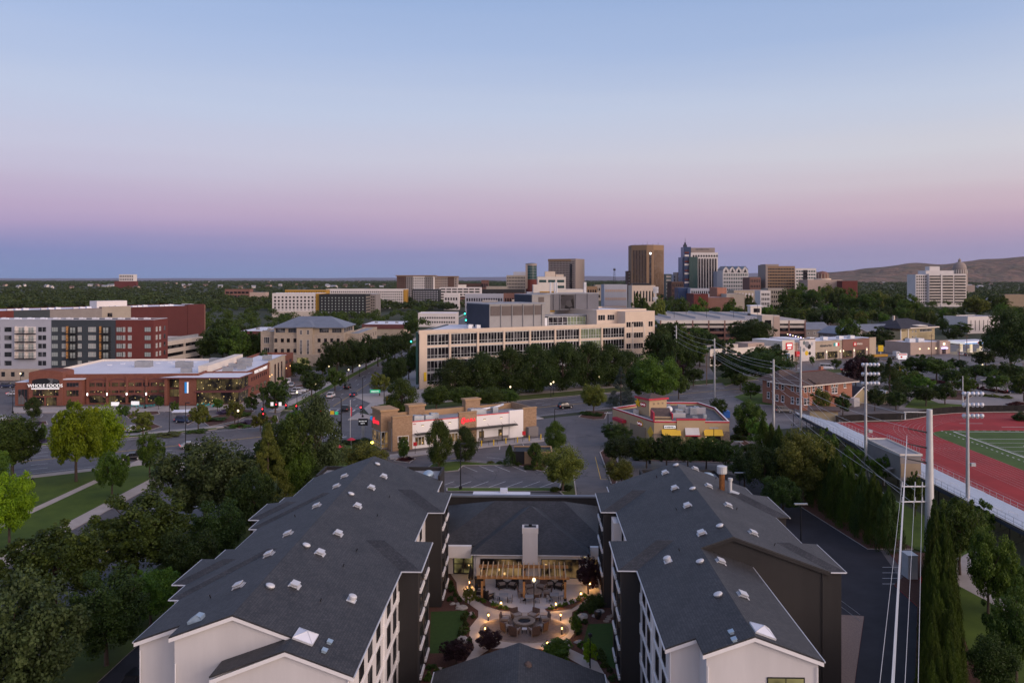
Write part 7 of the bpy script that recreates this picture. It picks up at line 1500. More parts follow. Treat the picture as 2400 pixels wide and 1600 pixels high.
# ================================================================== trees and plants
def leaf_quads(C, Rr, npc, leaf, rs, up=.35, flat_=1.0, asp=.62, inner=.45, vert=False):
 """leaf-sized faces round clump centres C with radii Rr"""
 k = len(C);n = k*npc;ci = np.repeat(np.arange(k), npc)
 d = rs.normal(size=(n, 3));d /= np.linalg.norm(d, axis=1)[:, None]
 rr = Rr[ci]*(inner+(1-inner)*rs.rand(n)**.6)
 p = C[ci]+d*rr[:, None]*np.array([1, 1, flat_])
 nr = d+.75*rs.normal(size=(n, 3));nr[:, 2] += up;nr /= np.linalg.norm(nr, axis=1)[:, None]
 a = rs.normal(size=(n, 3));t = np.cross(nr, a);t /= np.linalg.norm(t, axis=1)[:, None];b = np.cross(nr, t)
 if vert: t = np.array([0, 0, 1.])+.3*rs.normal(size=(n, 3));t /= np.linalg.norm(t, axis=1)[:, None];nr[:, 2] *= .2;b = np.cross(nr, t);b /= np.linalg.norm(b, axis=1)[:, None]
 s = leaf*(.65+.7*rs.rand(n))[:, None]
 return np.stack([p-t*s, p-b*s*asp, p+t*s, p+b*s*asp], 1).reshape(-1, 3)
def quad_mesh(name, V, m):
 n = len(V)//4;me = bpy.data.meshes.new(name);me.vertices.add(len(V));me.vertices.foreach_set('co', V.astype('f').ravel())
 me.loops.add(4*n);me.loops.foreach_set('vertex_index', np.arange(4*n, dtype='i'));me.polygons.add(n)
 me.polygons.foreach_set('loop_start', np.arange(0, 4*n, 4, dtype='i'));me.update(calc_edges=True);me.materials.append(M(m));return me
def crown(kind, lod, seed):
 rs = np.random.RandomState(seed);nl = {'L': 26000, 'M': 8000, 'S': 2000}[lod];lf = {'L': .0122, 'M': .0220, 'S': .043}[lod]
 if kind in ('round', 'loose'):
  k = {'L': 150, 'M': 72, 'S': 30}[lod];d = rs.normal(size=(k, 3));d /= np.linalg.norm(d, axis=1)[:, None]
  lob = rs.normal(size=(7, 3));lob /= np.linalg.norm(lob, axis=1)[:, None];lobe = np.max(d@lob.T, 1)
  r = (.40+.62*rs.rand(k)**.45)*(.74+.26*np.clip(lobe, 0, 1)**2);r[: k//6] *= .5
  C = d*r[:, None]*np.array([.50, .50, .43])*.88;C[:, 2] += .565;lowm = C[:, 2] < .26;C[lowm, 2] += .10
  Rr = (.050+.090*rs.rand(k)**1.4)*(1.3 if lod == 'S' else 1.0)
  sp_ = rs.rand(k) < .16;C[sp_] = (C[sp_]-[0, 0, .5])*np.array([1.08, 1.08, 1.14])+[0, 0, .5];Rr[sp_] = .045
  if kind == 'loose': Rr *= .84;C[:, :2] *= 1.05
  return leaf_quads(C, Rr, nl//k, lf*(1.1 if kind == 'loose' else 1.0), rs)
 if kind == 'oval':
  k = {'L': 110, 'M': 60, 'S': 28}[lod];z = rs.rand(k);prof = np.sin(np.pi*np.clip(z*.92+.06, 0, 1)**.85)**.75;a = rs.uniform(0, 6.283, k);r = .46*prof*np.sqrt(.25+.75*rs.rand(k))
  C = np.stack([r*np.cos(a), r*np.sin(a), .13+.81*z], 1);Rr = (.055+.06*rs.rand(k))
  V = leaf_quads(C, Rr*1.35, nl//k, lf*1.15, rs, .5, 1.0);return V
 if kind == 'cone':
  k = {'L': 150, 'M': 90, 'S': 46}[lod];z = rs.rand(k)**1.25;a = rs.uniform(0, 6.283, k);r = .46*(1-z)*(.35+.65*rs.rand(k)**.5)
  C = np.stack([r*np.cos(a), r*np.sin(a), .06+.9*z], 1);Rr = .035+.05*(1-z)*(.5+rs.rand(k));return leaf_quads(C, Rr*1.15, nl//k, lf*.85, rs, .1, .55, .4)
 if kind == 'thuja':
  k = {'L': 110, 'M': 70, 'S': 24}[lod];z = rs.rand(k)**1.05;a = rs.uniform(0, 6.283, k);r = .43*(1-z**2.0)*(.5+.5*rs.rand(k)**.5)
  C = np.stack([r*np.cos(a), r*np.sin(a), .04+.86*z], 1);Rr = .10*(1.05-.6*z);return leaf_quads(C, Rr, nl//k, lf*.95, rs, .1, 1.9, .35, .3, True)
 if kind == 'shrub':
  k = {'L': 60, 'M': 34, 'S': 16}[lod];d = rs.normal(size=(k, 3));d[:, 2] = np.abs(d[:, 2]);d /= np.linalg.norm(d, axis=1)[:, None];r = .55+.45*rs.rand(k)
  C = d*r[:, None]*np.array([.42, .42, .78]);C[:, 2] += .06;return leaf_quads(C, .11+.06*rs.rand(k), nl//k//2, lf*1.7, rs)
CROWN, TRUNK = {}, {}
for kind, lods in (('round', 'LMS'), ('loose', 'LMS'), ('oval', 'LMS'), ('cone', 'LMS'), ('thuja', 'LM'), ('shrub', 'MS')):
 for lod in lods: CROWN[kind, lod] = [quad_mesh('crown', crown(kind, lod, 11+97*i+len(kind)), 'leaf_mid') for i in range(4 if lod != 'L' else 3)]
for kind in ('round', 'oval', 'cone'):
 for s in range(3):
  rr = random.Random(s+5);b = MB();top = .62 if kind == 'round' else .85;r0 = .026 if kind == 'round' else .03
  pts = [(0, 0, -.02)]+[(rr.uniform(-.012, .012), rr.uniform(-.012, .012), top*t_) for t_ in (.25, .5, .75, 1)]
  for i, (p, q) in enumerate(zip(pts, pts[1:])): b.cyl(p, q, r0*(1-.2*i), r0*(1-.2*(i+1)), 7, cap=False)
  if kind != 'cone':
   for i in range(9):
    a = i*2.4+rr.random();z0 = .22+.34*rr.random();l = .16+.16*rr.random()
    m1 = (l*.5*math.cos(a), l*.5*math.sin(a), z0+.1);e_ = (l*math.cos(a+.2), l*math.sin(a+.2), z0+.25);b.cyl((0, 0, z0), m1, .011, .008, 5, cap=False);b.cyl(m1, e_, .008, .003, 5, cap=False)
  TRUNK.setdefault(kind, []).append(b.mesh('trunk', 'bark'))
tree_n = 0
def plant(p, w, h, kind, leaf, label, lod='M', group=None, name='tree', cat='tree', rz=None):
 global tree_n;tree_n += 1
 t = thing(name, label, cat, p, rnd.uniform(0, 6.28) if rz is None else rz, group);t.scale = (w, w, h)
 ms = CROWN.get((kind, lod)) or CROWN[kind, 'M']
 share('crown' if cat != 'shrub' else 'foliage', ms[tree_n % len(ms)], t, mat=leaf)
 if cat == 'tree' and kind in ('round', 'loose', 'oval', 'cone'): share('trunk', TRUNK['round' if kind == 'loose' else kind][tree_n % 3], t)
 return t
def tree(u, vb, vt, wp, kind, leaf, label, group=None, lod=None, **k):
 p = P(u, vb);y = p[1];h = (vb-vt)*y/F;w = wp*y/F*1.14
 return plant((p[0], p[1], 0), w, h, kind, leaf, label, lod or ('L' if wp > 85 else 'M' if wp > 34 else 'S'), group, **k)
T = tree
# park and west side
T(178.6, 1129, 930, 128, 'loose', 'leaf_lime', 'bright lime green tree on the park lawn, front one of two', lod='L');T(236, 1106, 938, 118, 'loose', 'leaf_lime', 'lime green tree behind the brightest lawn tree', lod='L')
T(351, 1119, 1010, 68, 'round', 'leaf_green', 'neat round young green tree at the lawn edge by the road', lod='L');T(262, 1168, 1050, 78, 'loose', 'leaf_green', 'young green tree between the lawn path and pavement', lod='L')
T(30, 1122, 962, 150, 'loose', 'leaf_mid', 'spreading dark green tree at the left edge by the road', lod='L');T(22, 1284, 1100, 118, 'loose', 'leaf_lime', 'lime green tree cut by the left edge of the picture', lod='L')
T(-40, 1200, 1040, 130, 'round', 'leaf_green', 'green tree half out of the left edge above the lime one', lod='L')
T(480, 1232, 1012, 240, 'loose', 'leaf_grey', 'huge grey green tree left of the hotel roof', lod='L');T(322, 1372, 1148, 250, 'loose', 'leaf_mid', 'huge leafy tree in front of the pavement, left of the hotel', lod='L')
T(130, 1452, 1212, 250, 'loose', 'leaf_mid', 'huge tree in the lower left, overlapping the lawn', lod='L');T(40, 1690, 1320, 300, 'loose', 'leaf_grey', 'grey green feathery tree in the lower left corner', lod='L')
T(250, 1560, 1330, 200, 'round', 'leaf_dark', 'dark tree over the parked cars in the lower left', lod='L');T(352, 1470, 1325, 130, 'round', 'leaf_green', 'fresh green tree beside the left hotel roof edge', lod='L')
T(430, 1400, 1230, 150, 'round', 'leaf_dark', 'dark round tree close to the left hotel eave', lod='L');T(505, 1330, 1170, 150, 'round', 'leaf_dark', 'dark tree between the huge trees and the hotel roof', lod='L')
T(590, 1275, 1085, 130, 'loose', 'leaf_dark', 'dark tree beside the middle of the left hotel roof', lod='L');T(628, 1205, 985, 130, 'cone', 'leaf_olive', 'tall brownish fir left of the hotel', lod='L')
T(668, 1180, 958, 150, 'loose', 'leaf_mid', 'tall green tree right of the brownish fir', lod='L');T(738, 1160, 930, 125, 'oval', 'leaf_grey', 'tall pointed dark tree left of the chicken restaurant', lod='L');T(700, 1185, 1040, 90, 'round', 'leaf_green', 'green tree in front of the pointed dark tree', lod='L')
T(560, 1180, 1050, 110, 'round', 'leaf_grey', 'grey green round tree behind the brownish fir', lod='L');T(745, 1190, 1085, 80, 'round', 'leaf_dark', 'dark round tree by the left hotel far gable', lod='L')
T(850, 1116, 1030, 120, 'round', 'leaf_olive', 'olive green tree lit from below behind the hotel gable', lod='L');T(700, 1260, 1150, 80, 'shrub', 'leaf_dark', 'dark shrub mass along the left hotel wall', name='shrub', cat='shrub')
T(170, 1330, 1240, 90, 'shrub', 'leaf_mid', 'low leafy bush below the lower left trees', name='shrub', cat='shrub')
# around the restaurants
T(1028, 1094, 985, 60, 'oval', 'leaf_mid', 'pointed oval tree on the grass island', lod='L');T(1090, 1082, 1000, 54, 'oval', 'leaf_dark', 'dark oval tree beside the drive lane rail', lod='L');T(946, 1072, 1024, 27, 'oval', 'leaf_mid', 'tiny young tree before the brick corner of the chicken restaurant', lod='M')
T(1195, 1090, 1038, 30, 'thuja', 'leaf_dark', 'clipped dark arborvitae beside the bin enclosure', lod='M');T(1255, 1092, 1038, 36, 'oval', 'leaf_mid', 'slim young tree in front of the bin enclosure', lod='M');T(1302, 1052, 988, 48, 'oval', 'leaf_green', 'upright green tree behind the bin enclosure', lod='L')
T(1318, 1150, 1035, 112, 'round', 'leaf_olive', 'broad olive yellow tree on the island beside the driveway', lod='L');T(1391, 968, 896, 66, 'round', 'leaf_olive', 'olive round tree on the street corner island', lod='L');T(1455, 952, 856, 66, 'cone', 'leaf_spruce', 'blue spruce behind the burger restaurant', lod='L')
T(1530, 950, 824, 120, 'round', 'leaf_green', 'large fresh green tree behind the burger restaurant tower', lod='L');T(1500, 940, 845, 80, 'round', 'leaf_mid', 'green tree between the spruce and the large green tree');T(1590, 935, 870, 50, 'round', 'leaf_mid', 'smaller green tree at the right of the large green tree')
T(1684, 980, 929, 44, 'round', 'leaf_dark', 'ball shaped dark tree right of the burger restaurant', lod='M');T(1443, 1044, 990, 78, 'round', 'leaf_dark', 'dark round tree by the burger restaurant left wall', lod='L');T(1453, 1090, 1018, 88, 'round', 'leaf_dark', 'dark round tree nearer along the driveway', lod='L');T(1457, 1140, 1070, 74, 'round', 'leaf_olive', 'olive bushy tree at the driveway before the hotel', lod='L')
for i, (u, vb, vt, w, l) in enumerate(((1515, 1096, 1018, 70, 'leaf_mid'), (1562, 1098, 1012, 74, 'leaf_dark'), (1612, 1098, 1020, 70, 'leaf_dark'), (1655, 1098, 1018, 74, 'leaf_mid'), (1700, 1105, 1024, 76, 'leaf_dark'))): T(u, vb, vt, w, 'loose', l, '%s tree of the screen in front of the burger restaurant' % ('first left', 'second', 'middle', 'fourth', 'last right')[i], 'screen trees before the burger restaurant', lod='L')
T(1755, 1026, 930, 76, 'loose', 'leaf_mid', 'loose green tree left of the grey steel poles', lod='L');T(1780, 1050, 975, 60, 'round', 'leaf_green', 'green tree below the loose tree near the steel poles');T(1792, 1170, 1035, 110, 'round', 'leaf_dark', 'dark round tree behind the right hotel wing', lod='L');T(1880, 1180, 995, 150, 'round', 'leaf_olive', 'large olive tree with a glowing yellow lamp inside', lod='L');T(1745, 1140, 1050, 80, 'round', 'leaf_dark', 'dark tree right of the exhaust stack', lod='L')
T(1835, 1215, 1110, 100, 'round', 'leaf_dark', 'dark tree low between the olive tree and the drive', lod='L');T(1740, 1020, 985, 40, 'shrub', 'leaf_dark', 'dark hedge mass beside the burger restaurant drive', name='shrub', cat='shrub');T(1905, 1070, 1010, 60, 'round', 'leaf_mid', 'green tree at the bleacher end behind the olive tree')
# row before the medical building
for i, (u, vb, vt, w) in enumerate(((1066, 934, 840, 100), (1128, 930, 828, 102), (1192, 925, 816, 104), (1255, 920, 808, 100), (1318, 914, 804, 100), (1378, 909, 802, 96), (1428, 905, 808, 90), (1470, 900, 822, 70))): T(u, vb, vt, w, 'oval', 'leaf_dark', '%s dark tall tree in the row before the beige medical building, from the left' % ('first', 'second', 'third', 'fourth', 'fifth', 'sixth', 'seventh', 'eighth')[i], 'dark tall trees before the beige medical building', lod='L')
for i, (u, vb, vt, w) in enumerate(((1022, 962, 900, 78), (1085, 958, 902, 76), (1150, 954, 905, 78), (1190, 950, 910, 56))): T(u, vb, vt, w, 'round', 'leaf_mid', '%s round green tree behind the chicken restaurant roof' % ('first', 'second', 'third', 'fourth')[i], 'round trees behind the chicken restaurant', lod='L')
T(941, 972, 888, 74, 'oval', 'leaf_mid', 'upright tree left of the chicken restaurant roof', lod='L');T(890, 928, 868, 50, 'round', 'leaf_olive', 'small olive tree at the boulevard corner planter');T(928, 915, 835, 66, 'round', 'leaf_dark', 'dark tree at the left end of the beige medical building', lod='L');T(958, 890, 820, 56, 'round', 'leaf_dark', 'dark tree farther along the medical building side');T(915, 890, 830, 40, 'round', 'leaf_dark', 'small dark tree behind the corner planter');T(975, 870, 800, 44, 'round', 'leaf_mid', 'green tree beside the glass side of the medical building')
# boulevard street trees
for i, (u, vb, vt, w) in enumerate(((790, 882, 792, 76), (826, 874, 786, 72), (858, 866, 784, 66), (886, 858, 782, 58), (908, 850, 780, 52), (926, 843, 778, 46), (942, 836, 775, 40), (956, 829, 772, 34))): T(u, vb, vt, w, 'round', 'leaf_dark', '%s street tree of the dark row left of the boulevard' % ('first', 'second', 'third', 'fourth', 'fifth', 'sixth', 'seventh', 'eighth')[i], 'street trees left of the boulevard', lod='M' if i > 1 else 'L')
for i, (u, vb, vt, w) in enumerate(((730, 930, 866, 64), (785, 915, 858, 54), (708, 892, 840, 56), (756, 880, 835, 40), (668, 872, 828, 30), (690, 880, 845, 34))): T(u, vb, vt, w, 'round', 'leaf_mid' if i % 2 else 'leaf_dark', '%s tree in the car park between store and boulevard' % ('nearest', 'second nearest', 'third nearest', 'fourth nearest', 'bright slim', 'small dark')[i])
# store car park
for u, vb, vt, w, k, l, lb in ((78, 980, 931, 36, 'oval', 'leaf_dark', 'dark ball tree in front of the store entrance tower'), (335, 1020, 955, 54, 'loose', 'leaf_olive', 'olive young tree in the store car park'), (465, 1007, 943, 52, 'loose', 'leaf_olive', 'olive tree with pale trunk beside the store pavement'), (550, 993, 934, 44, 'loose', 'leaf_olive', 'thin olive tree near the store corner'), (589, 968, 920, 38, 'round', 'leaf_dark', 'dark ball tree at the store corner'), (645, 968, 880, 76, 'round', 'leaf_dark', 'large dark tree right of the store side wing'), (285, 985, 945, 34, 'loose', 'leaf_mid', 'young tree before the store arcade'), (408, 970, 938, 22, 'loose', 'leaf_green', 'thin young tree before the store banner pier'), (165, 965, 935, 22, 'loose', 'leaf_green', 'thin young tree right of the store entrance'), (100, 1028, 992, 18, 'oval', 'leaf_green', 'tiny green sapling at the car park island'), (510, 965, 930, 26, 'loose', 'leaf_green', 'slim tree before the store glass corner'), (610, 1010, 962, 40, 'loose', 'leaf_olive', 'loose shrubby tree at the red traffic light'), (690, 1010, 955, 44, 'round', 'leaf_green', 'green tree by the intersection corner'), (30, 1030, 985, 60, 'loose', 'leaf_mid', 'leafy tree at the left edge in the car park'), (372, 960, 925, 22, 'loose', 'leaf_mid', 'thin tree at the store arcade end')): T(u, vb, vt, w, k, l, lb, lod='M')
for i, (u, v, w, h, l) in enumerate(((80, 995, 34, 9, 'leaf_lavender'), (90, 1037, 50, 8, 'leaf_lavender'), (325, 1010, 40, 9, 'leaf_mid'), (430, 985, 40, 8, 'leaf_lavender'), (500, 985, 60, 10, 'leaf_mid'), (530, 968, 50, 9, 'leaf_lavender'), (570, 975, 40, 12, 'leaf_mid'), (330, 972, 40, 7, 'leaf_olive'), (590, 992, 50, 10, 'leaf_lavender'), (560, 1000, 46, 8, 'leaf_green'), (640, 955, 30, 8, 'leaf_mid'), (716, 912, 30, 8, 'leaf_lavender'), (30, 988, 50, 8, 'leaf_red'), (10, 1000, 40, 8, 'leaf_mid'), (395, 1020, 60, 8, 'leaf_olive'), (460, 1012, 50, 8, 'leaf_mid'), (250, 1022, 40, 8, 'leaf_mid'), (620, 990, 30, 12, 'leaf_lavender'))): T(u, v, v-h, w, 'shrub', l, 'low planting clump in the store car park islands', 'planting clumps of the store car park', 'S', name='shrub', cat='shrub')
# shrubs round the restaurant lots
for i, (u, v, w, h, l) in enumerate(((945, 1079, 22, 9, 'leaf_red'), (960, 1077, 20, 9, 'leaf_purple'), (1150, 1085, 20, 6, 'leaf_olive'), (1170, 1086, 20, 7, 'leaf_mid'), (1215, 1090, 16, 9, 'leaf_mid'), (1240, 1098, 26, 10, 'leaf_dark'), (1260, 1100, 24, 9, 'leaf_olive'), (1380, 972, 30, 9, 'leaf_dark'), (1400, 974, 30, 9, 'leaf_dark'), (1370, 970, 24, 8, 'leaf_mid'), (1330, 1148, 30, 14, 'leaf_dark'), (1300, 1150, 24, 12, 'leaf_mid'), (820, 1040, 40, 14, 'leaf_dark'), (850, 1036, 40, 12, 'leaf_dark'), (792, 1052, 36, 10, 'leaf_dark'), (1730, 1030, 40, 14, 'leaf_dark'), (1760, 1055, 50, 18, 'leaf_dark'), (1500, 1075, 40, 14, 'leaf_dark'), (1560, 1075, 50, 14, 'leaf_mid'), (1640, 1076, 50, 14, 'leaf_dark'), (1445, 1120, 30, 12, 'leaf_mid'))): T(u, v, v-h, w, 'shrub', l, 'low shrub in the restaurant planting islands', 'shrubs of the restaurant islands', 'M', name='shrub', cat='shrub')
# hedge of thujas on the east side
for i in range(44):
 y = 57+1.14*i;x = .5245*y+rnd.uniform(-.35, .35)+(1.0 if i % 2 else -.2);h = 8.9+rnd.uniform(-1.0, 1.0)
 plant((x, y, 0), 3.2, h, 'thuja', 'leaf_thuja', 'tall narrow thuja in the hedge between car park and bleachers', 'L' if i < 20 else 'M', 'thuja hedge east of the hotel', 'thuja', 'thuja')
for i in range(26):
 y = 113.5+2.0*i;plant((52.6-.025*i+rnd.uniform(-.5, .5)-(.9 if i % 2 else 0), y, 0), 4.6, 10.2+rnd.uniform(-1, 1), 'thuja', 'leaf_thuja' if i % 3 else 'leaf_dark', 'tall dark thuja in the far part of the east hedge', 'M', 'far thuja hedge', 'thuja', 'thuja')
T(2250, 1348, 1150, 120, 'loose', 'leaf_mid', 'upright green tree behind the thuja hedge, first by the bleachers', lod='L');T(2316, 1440, 1222, 112, 'loose', 'leaf_green', 'upright bright green tree behind the hedge, second by the bleachers', lod='L');T(2382, 1600, 1368, 130, 'loose', 'leaf_mid', 'dark tree in the lower right corner', lod='L');T(2380, 1450, 1310, 90, 'loose', 'leaf_mid', 'green tree at the right edge above the corner tree', lod='L');T(2330, 1640, 1480, 120, 'round', 'leaf_dark', 'dark low tree at the bottom right edge', lod='L')
T(2145, 1210, 1100, 50, 'loose', 'leaf_mid', 'green tree showing above the thujas near the press box');T(2070, 1140, 1060, 56, 'loose', 'leaf_green', 'light green tree left of the press box');T(2000, 1130, 1040, 60, 'loose', 'leaf_green', 'light green tree at the middle of the bleachers');T(2300, 1262, 1170, 70, 'loose', 'leaf_mid', 'tree against the lower bleachers');T(1940, 1105, 1000, 70, 'loose', 'leaf_mid', 'tree at the far end of the thuja hedge')
for (x, y) in ((34.5, 70.5), (30.5, 66)): plant(to_wld((x-5.5, y-.5, 0)), .9, 2.2, 'oval', 'leaf_green', 'sapling at the dark hotel wall, %s' % ('by the gravel fence' if y > 68 else 'in the gravel'), 'M')
# right middle distance
for u, vb, vt, w, k, l, lb in ((1800, 905, 815, 120, 'round', 'leaf_dark', 'dark tree left of the brick building by the flag'), (1760, 935, 890, 46, 'round', 'leaf_green', 'bright bush tree left of the brick building'), (2005, 915, 825, 66, 'round', 'leaf_purple', 'dark purple tree behind the brick building'), (2085, 945, 835, 90, 'cone', 'leaf_dark', 'tall dark conifer right of the purple tree'), (2100, 912, 850, 60, 'round', 'leaf_mid', 'green tree right of the tall conifer'), (2150, 885, 828, 70, 'round', 'leaf_dark', 'dark round tree by the pale car park, first'), (2195, 890, 836, 72, 'round', 'leaf_mid', 'dark round tree by the pale car park, second'), (2285, 895, 850, 60, 'round', 'leaf_dark', 'round tree by the pale car park, third'), (2355, 900, 848, 66, 'round', 'leaf_dark', 'round tree by the pale car park, fourth'), (2165, 930, 875, 54, 'round', 'leaf_green', 'green tree above the car park hedge'), (2170, 952, 900, 66, 'round', 'leaf_dark', 'dark tree on the lot lawn, broadest'), (2215, 948, 890, 54, 'round', 'leaf_dark', 'dark tree on the lot lawn beside the flagpole'), (2265, 925, 880, 52, 'round', 'leaf_green', 'bright green tree behind the field lights'), (2100, 960, 910, 48, 'round', 'leaf_dark', 'dark tree on the lawn right of the tiny shed'), (2050, 962, 905, 46, 'round', 'leaf_dark', 'dark tree left of the tiny shed'), (1925, 975, 905, 46, 'round', 'leaf_olive', 'brownish tree before the brick building wall'), (1975, 972, 920, 42, 'round', 'leaf_dark', 'dark tree before the white shed'), (2370, 880, 715, 130, 'round', 'leaf_dark', 'very large dark tree at the right edge'), (2400, 940, 870, 60, 'round', 'leaf_mid', 'green tree cut by the right edge above the track'), (1985, 812, 742, 62, 'round', 'leaf_mid', 'large round tree among the townhouses'), (2060, 820, 765, 76, 'round', 'leaf_dark', 'dark tree left of the tan house'), (1762, 822, 742, 112, 'round', 'leaf_dark', 'large dark round tree before the garage'), (1610, 880, 805, 60, 'loose', 'leaf_dark', 'dark tree left of the side street'), (1560, 870, 750, 90, 'loose', 'leaf_dark', 'tall dark tree right of the beige medical building'), (1590, 895, 845, 46, 'round', 'leaf_purple', 'dark red bush tree at the side street corner'), (1640, 860, 800, 60, 'round', 'leaf_mid', 'tree behind the side street pole'), (1960, 866, 838, 24, 'round', 'leaf_mid', 'small tree in the shop car park'), (1905, 856, 832, 16, 'round', 'leaf_green', 'tiny tree in the shop car park'), (1770, 880, 822, 60, 'round', 'leaf_dark', 'dark tree before the low cream shops'), (1842, 868, 840, 40, 'round', 'leaf_dark', 'dark bush before the red sign unit'), (2130, 824, 790, 40, 'round', 'leaf_dark', 'dark bush by the restaurant wall'), (2015, 830, 800, 30, 'round', 'leaf_mid', 'tree behind the end of the shop row'), (2180, 860, 835, 40, 'round', 'leaf_dark', 'bush below the restaurant wall')): T(u, vb, vt, w, k, l, lb)
for i in range(11): T(2185+17*i, 895+2.6*i, 886+2.6*i, 22, 'shrub', 'leaf_red', 'dark red barberry hedge clump along the pale car park', 'red hedge of the pale car park', 'S', name='shrub', cat='shrub')
for i, (u, v) in enumerate(((2190, 917), (2150, 915), (2375, 949), (2390, 946), (2205, 912), (2290, 926), (2310, 928), (2330, 930), (2360, 932), (2280, 925))): T(u, v, v-7, 30, 'shrub', 'leaf_red' if i < 5 else 'leaf_olive', 'low flowering clump in the pale car park beds', 'flowering clumps of the pale car park', 'S', name='shrub', cat='shrub')
dk = ('leaf_dark', 'leaf_dark', 'leaf_mid')
for i, (u, vb, vt, w) in enumerate(((1540, 880, 758, 72), (1572, 888, 772, 66), (1600, 872, 760, 62), (1625, 852, 768, 60), (1652, 838, 772, 60), (1565, 908, 850, 50), (1625, 905, 852, 50), (1545, 845, 745, 60), (1640, 820, 760, 56), (1580, 835, 750, 60))): T(u, vb, vt, w, 'round', dk[i % 3], 'dark tree in the grove right of the beige medical building', 'grove right of the medical building', 'M')
for i, (u, vb, vt, w) in enumerate(((1702, 882, 812, 72), (1738, 892, 818, 80), (1778, 872, 806, 72), (1690, 852, 788, 54), (1820, 850, 806, 50), (1720, 845, 790, 56))): T(u, vb, vt, w, 'round', dk[i % 3], 'dark tree in the clump before the low cream shops', 'clump before the low cream shops', 'M')
for i, (u, vb, vt, w) in enumerate(((492, 852, 775, 62), (522, 852, 760, 74), (552, 856, 764, 74), (582, 850, 770, 62), (470, 846, 792, 44), (602, 850, 788, 46), (620, 880, 820, 44), (540, 830, 755, 60), (508, 828, 758, 56))): T(u, vb, vt, w, 'round', dk[i % 3], 'dark tree in the clump between the parking garage and the tan office', 'clump left of the tan office', 'M')
for i, (u, vb, vt, w) in enumerate(((2025, 905, 860, 46), (2110, 935, 885, 50), (2140, 905, 862, 46), (2230, 905, 862, 50), (2255, 900, 858, 44), (2335, 920, 868, 60), (2385, 900, 850, 56), (2310, 865, 815, 56), (2020, 862, 828, 36), (2200, 870, 840, 44))): T(u, vb, vt, w, 'round', dk[i % 3], 'dark round tree among the right hand car parks', 'round trees of the right hand car parks', 'M')
# belt of neighbourhood trees, each one its own
belt = []
rr = random.Random(21)
for i in range(4000):
 v = rr.uniform(700, 800);u = rr.uniform(1500, 2480);y = 72200/(v-653);x = (u-1200)*y/F
 if (1730 < u < 2110 and v > 772) or (2060 < u < 2360 and v > 782) or (u < 1840 and v > 726 and y < 640 and x < 178) or (u < 1620 and y < 420) or (2240 < u < 2345 and v > 752) or (u < 1660 and v > 760): continue
 if any((x-a)**2+(y-b_)**2 < 9.5**2 for a, b_ in belt): continue
 belt.append((x, y))
 if len(belt) >= 420: break
belt.sort(key=lambda p: p[1]);belt_near, belt_far = belt[:84], belt[84:]
for x, y in belt_near:
 h = rr.uniform(11, 17) if y < 700 else rr.uniform(12, 18);plant((x, y, 0), h*rr.uniform(.75, 1.05), h, rr.choice(('round', 'round', 'loose')), rr.choice(('leaf_dark', 'leaf_mid', 'leaf_mid', 'leaf_green', 'leaf_olive')), 'broad leafy tree in the neighbourhood belt right of the town centre', 'M', 'neighbourhood trees right of the centre')
belt2 = []
for i in range(6000):
 v = rr.uniform(712, 800);u = rr.uniform(-20, 1010);y = 72200/(v-653);x = (u-1200)*y/F
 if (u < 565 and y < 500) or (596 < u < 960 and y < 430) or (830 < u < 960 and y < 600) or (540 < u < 700 and y < 520) or (-75+.026*y < x < -44+.026*y): continue
 if any((x-a)**2+(y-b_)**2 < 7.2**2 for a, b_ in belt2): continue
 belt2.append((x, y))
 if len(belt2) >= 330: break
belt2.sort(key=lambda p: p[1]);belt_far += belt2[30:]
for x, y in belt2[:30]+[(-150, 398), (-138, 392), (-130, 402), (-146, 420), (-128, 420), (-120, 388), (-118, 410), (-135, 440)]:
 h = rr.uniform(9, 14);plant((x, y, 0), h*rr.uniform(.75, 1.0), h, 'round', rr.choice(('leaf_dark', 'leaf_dark', 'leaf_mid')), 'dark leafy tree in the belt behind the apartment blocks', 'S' if y > 500 else 'M', 'trees behind the apartment blocks')
for i, (u, vt, Y_, w) in enumerate(((1850, 672, 820, 60), (1876, 664, 900, 62), (1908, 668, 880, 56), (1944, 662, 920, 66), (1966, 670, 850, 50), (1992, 676, 800, 52), (2035, 680, 780, 60), (2066, 678, 820, 56), (2100, 684, 760, 56), (2132, 690, 720, 60), (1745, 688, 760, 54), (2290, 690, 760, 70), (2330, 684, 820, 70), (1715, 700, 640, 50), (1500, 682, 560, 50), (1540, 690, 540, 46), (1590, 692, 620, 60), (1640, 698, 600, 56))):
 plant(((u-1200)*Y_/F, Y_, 0), w*Y_/F*1.1, HC-(vt-HZ)*Y_/F, 'round', ('leaf_mid', 'leaf_green', 'leaf_mid', 'leaf_olive')[i % 4], 'towering old tree rising above the tree belt right of the town centre', 'M', 'towering trees of the belt')
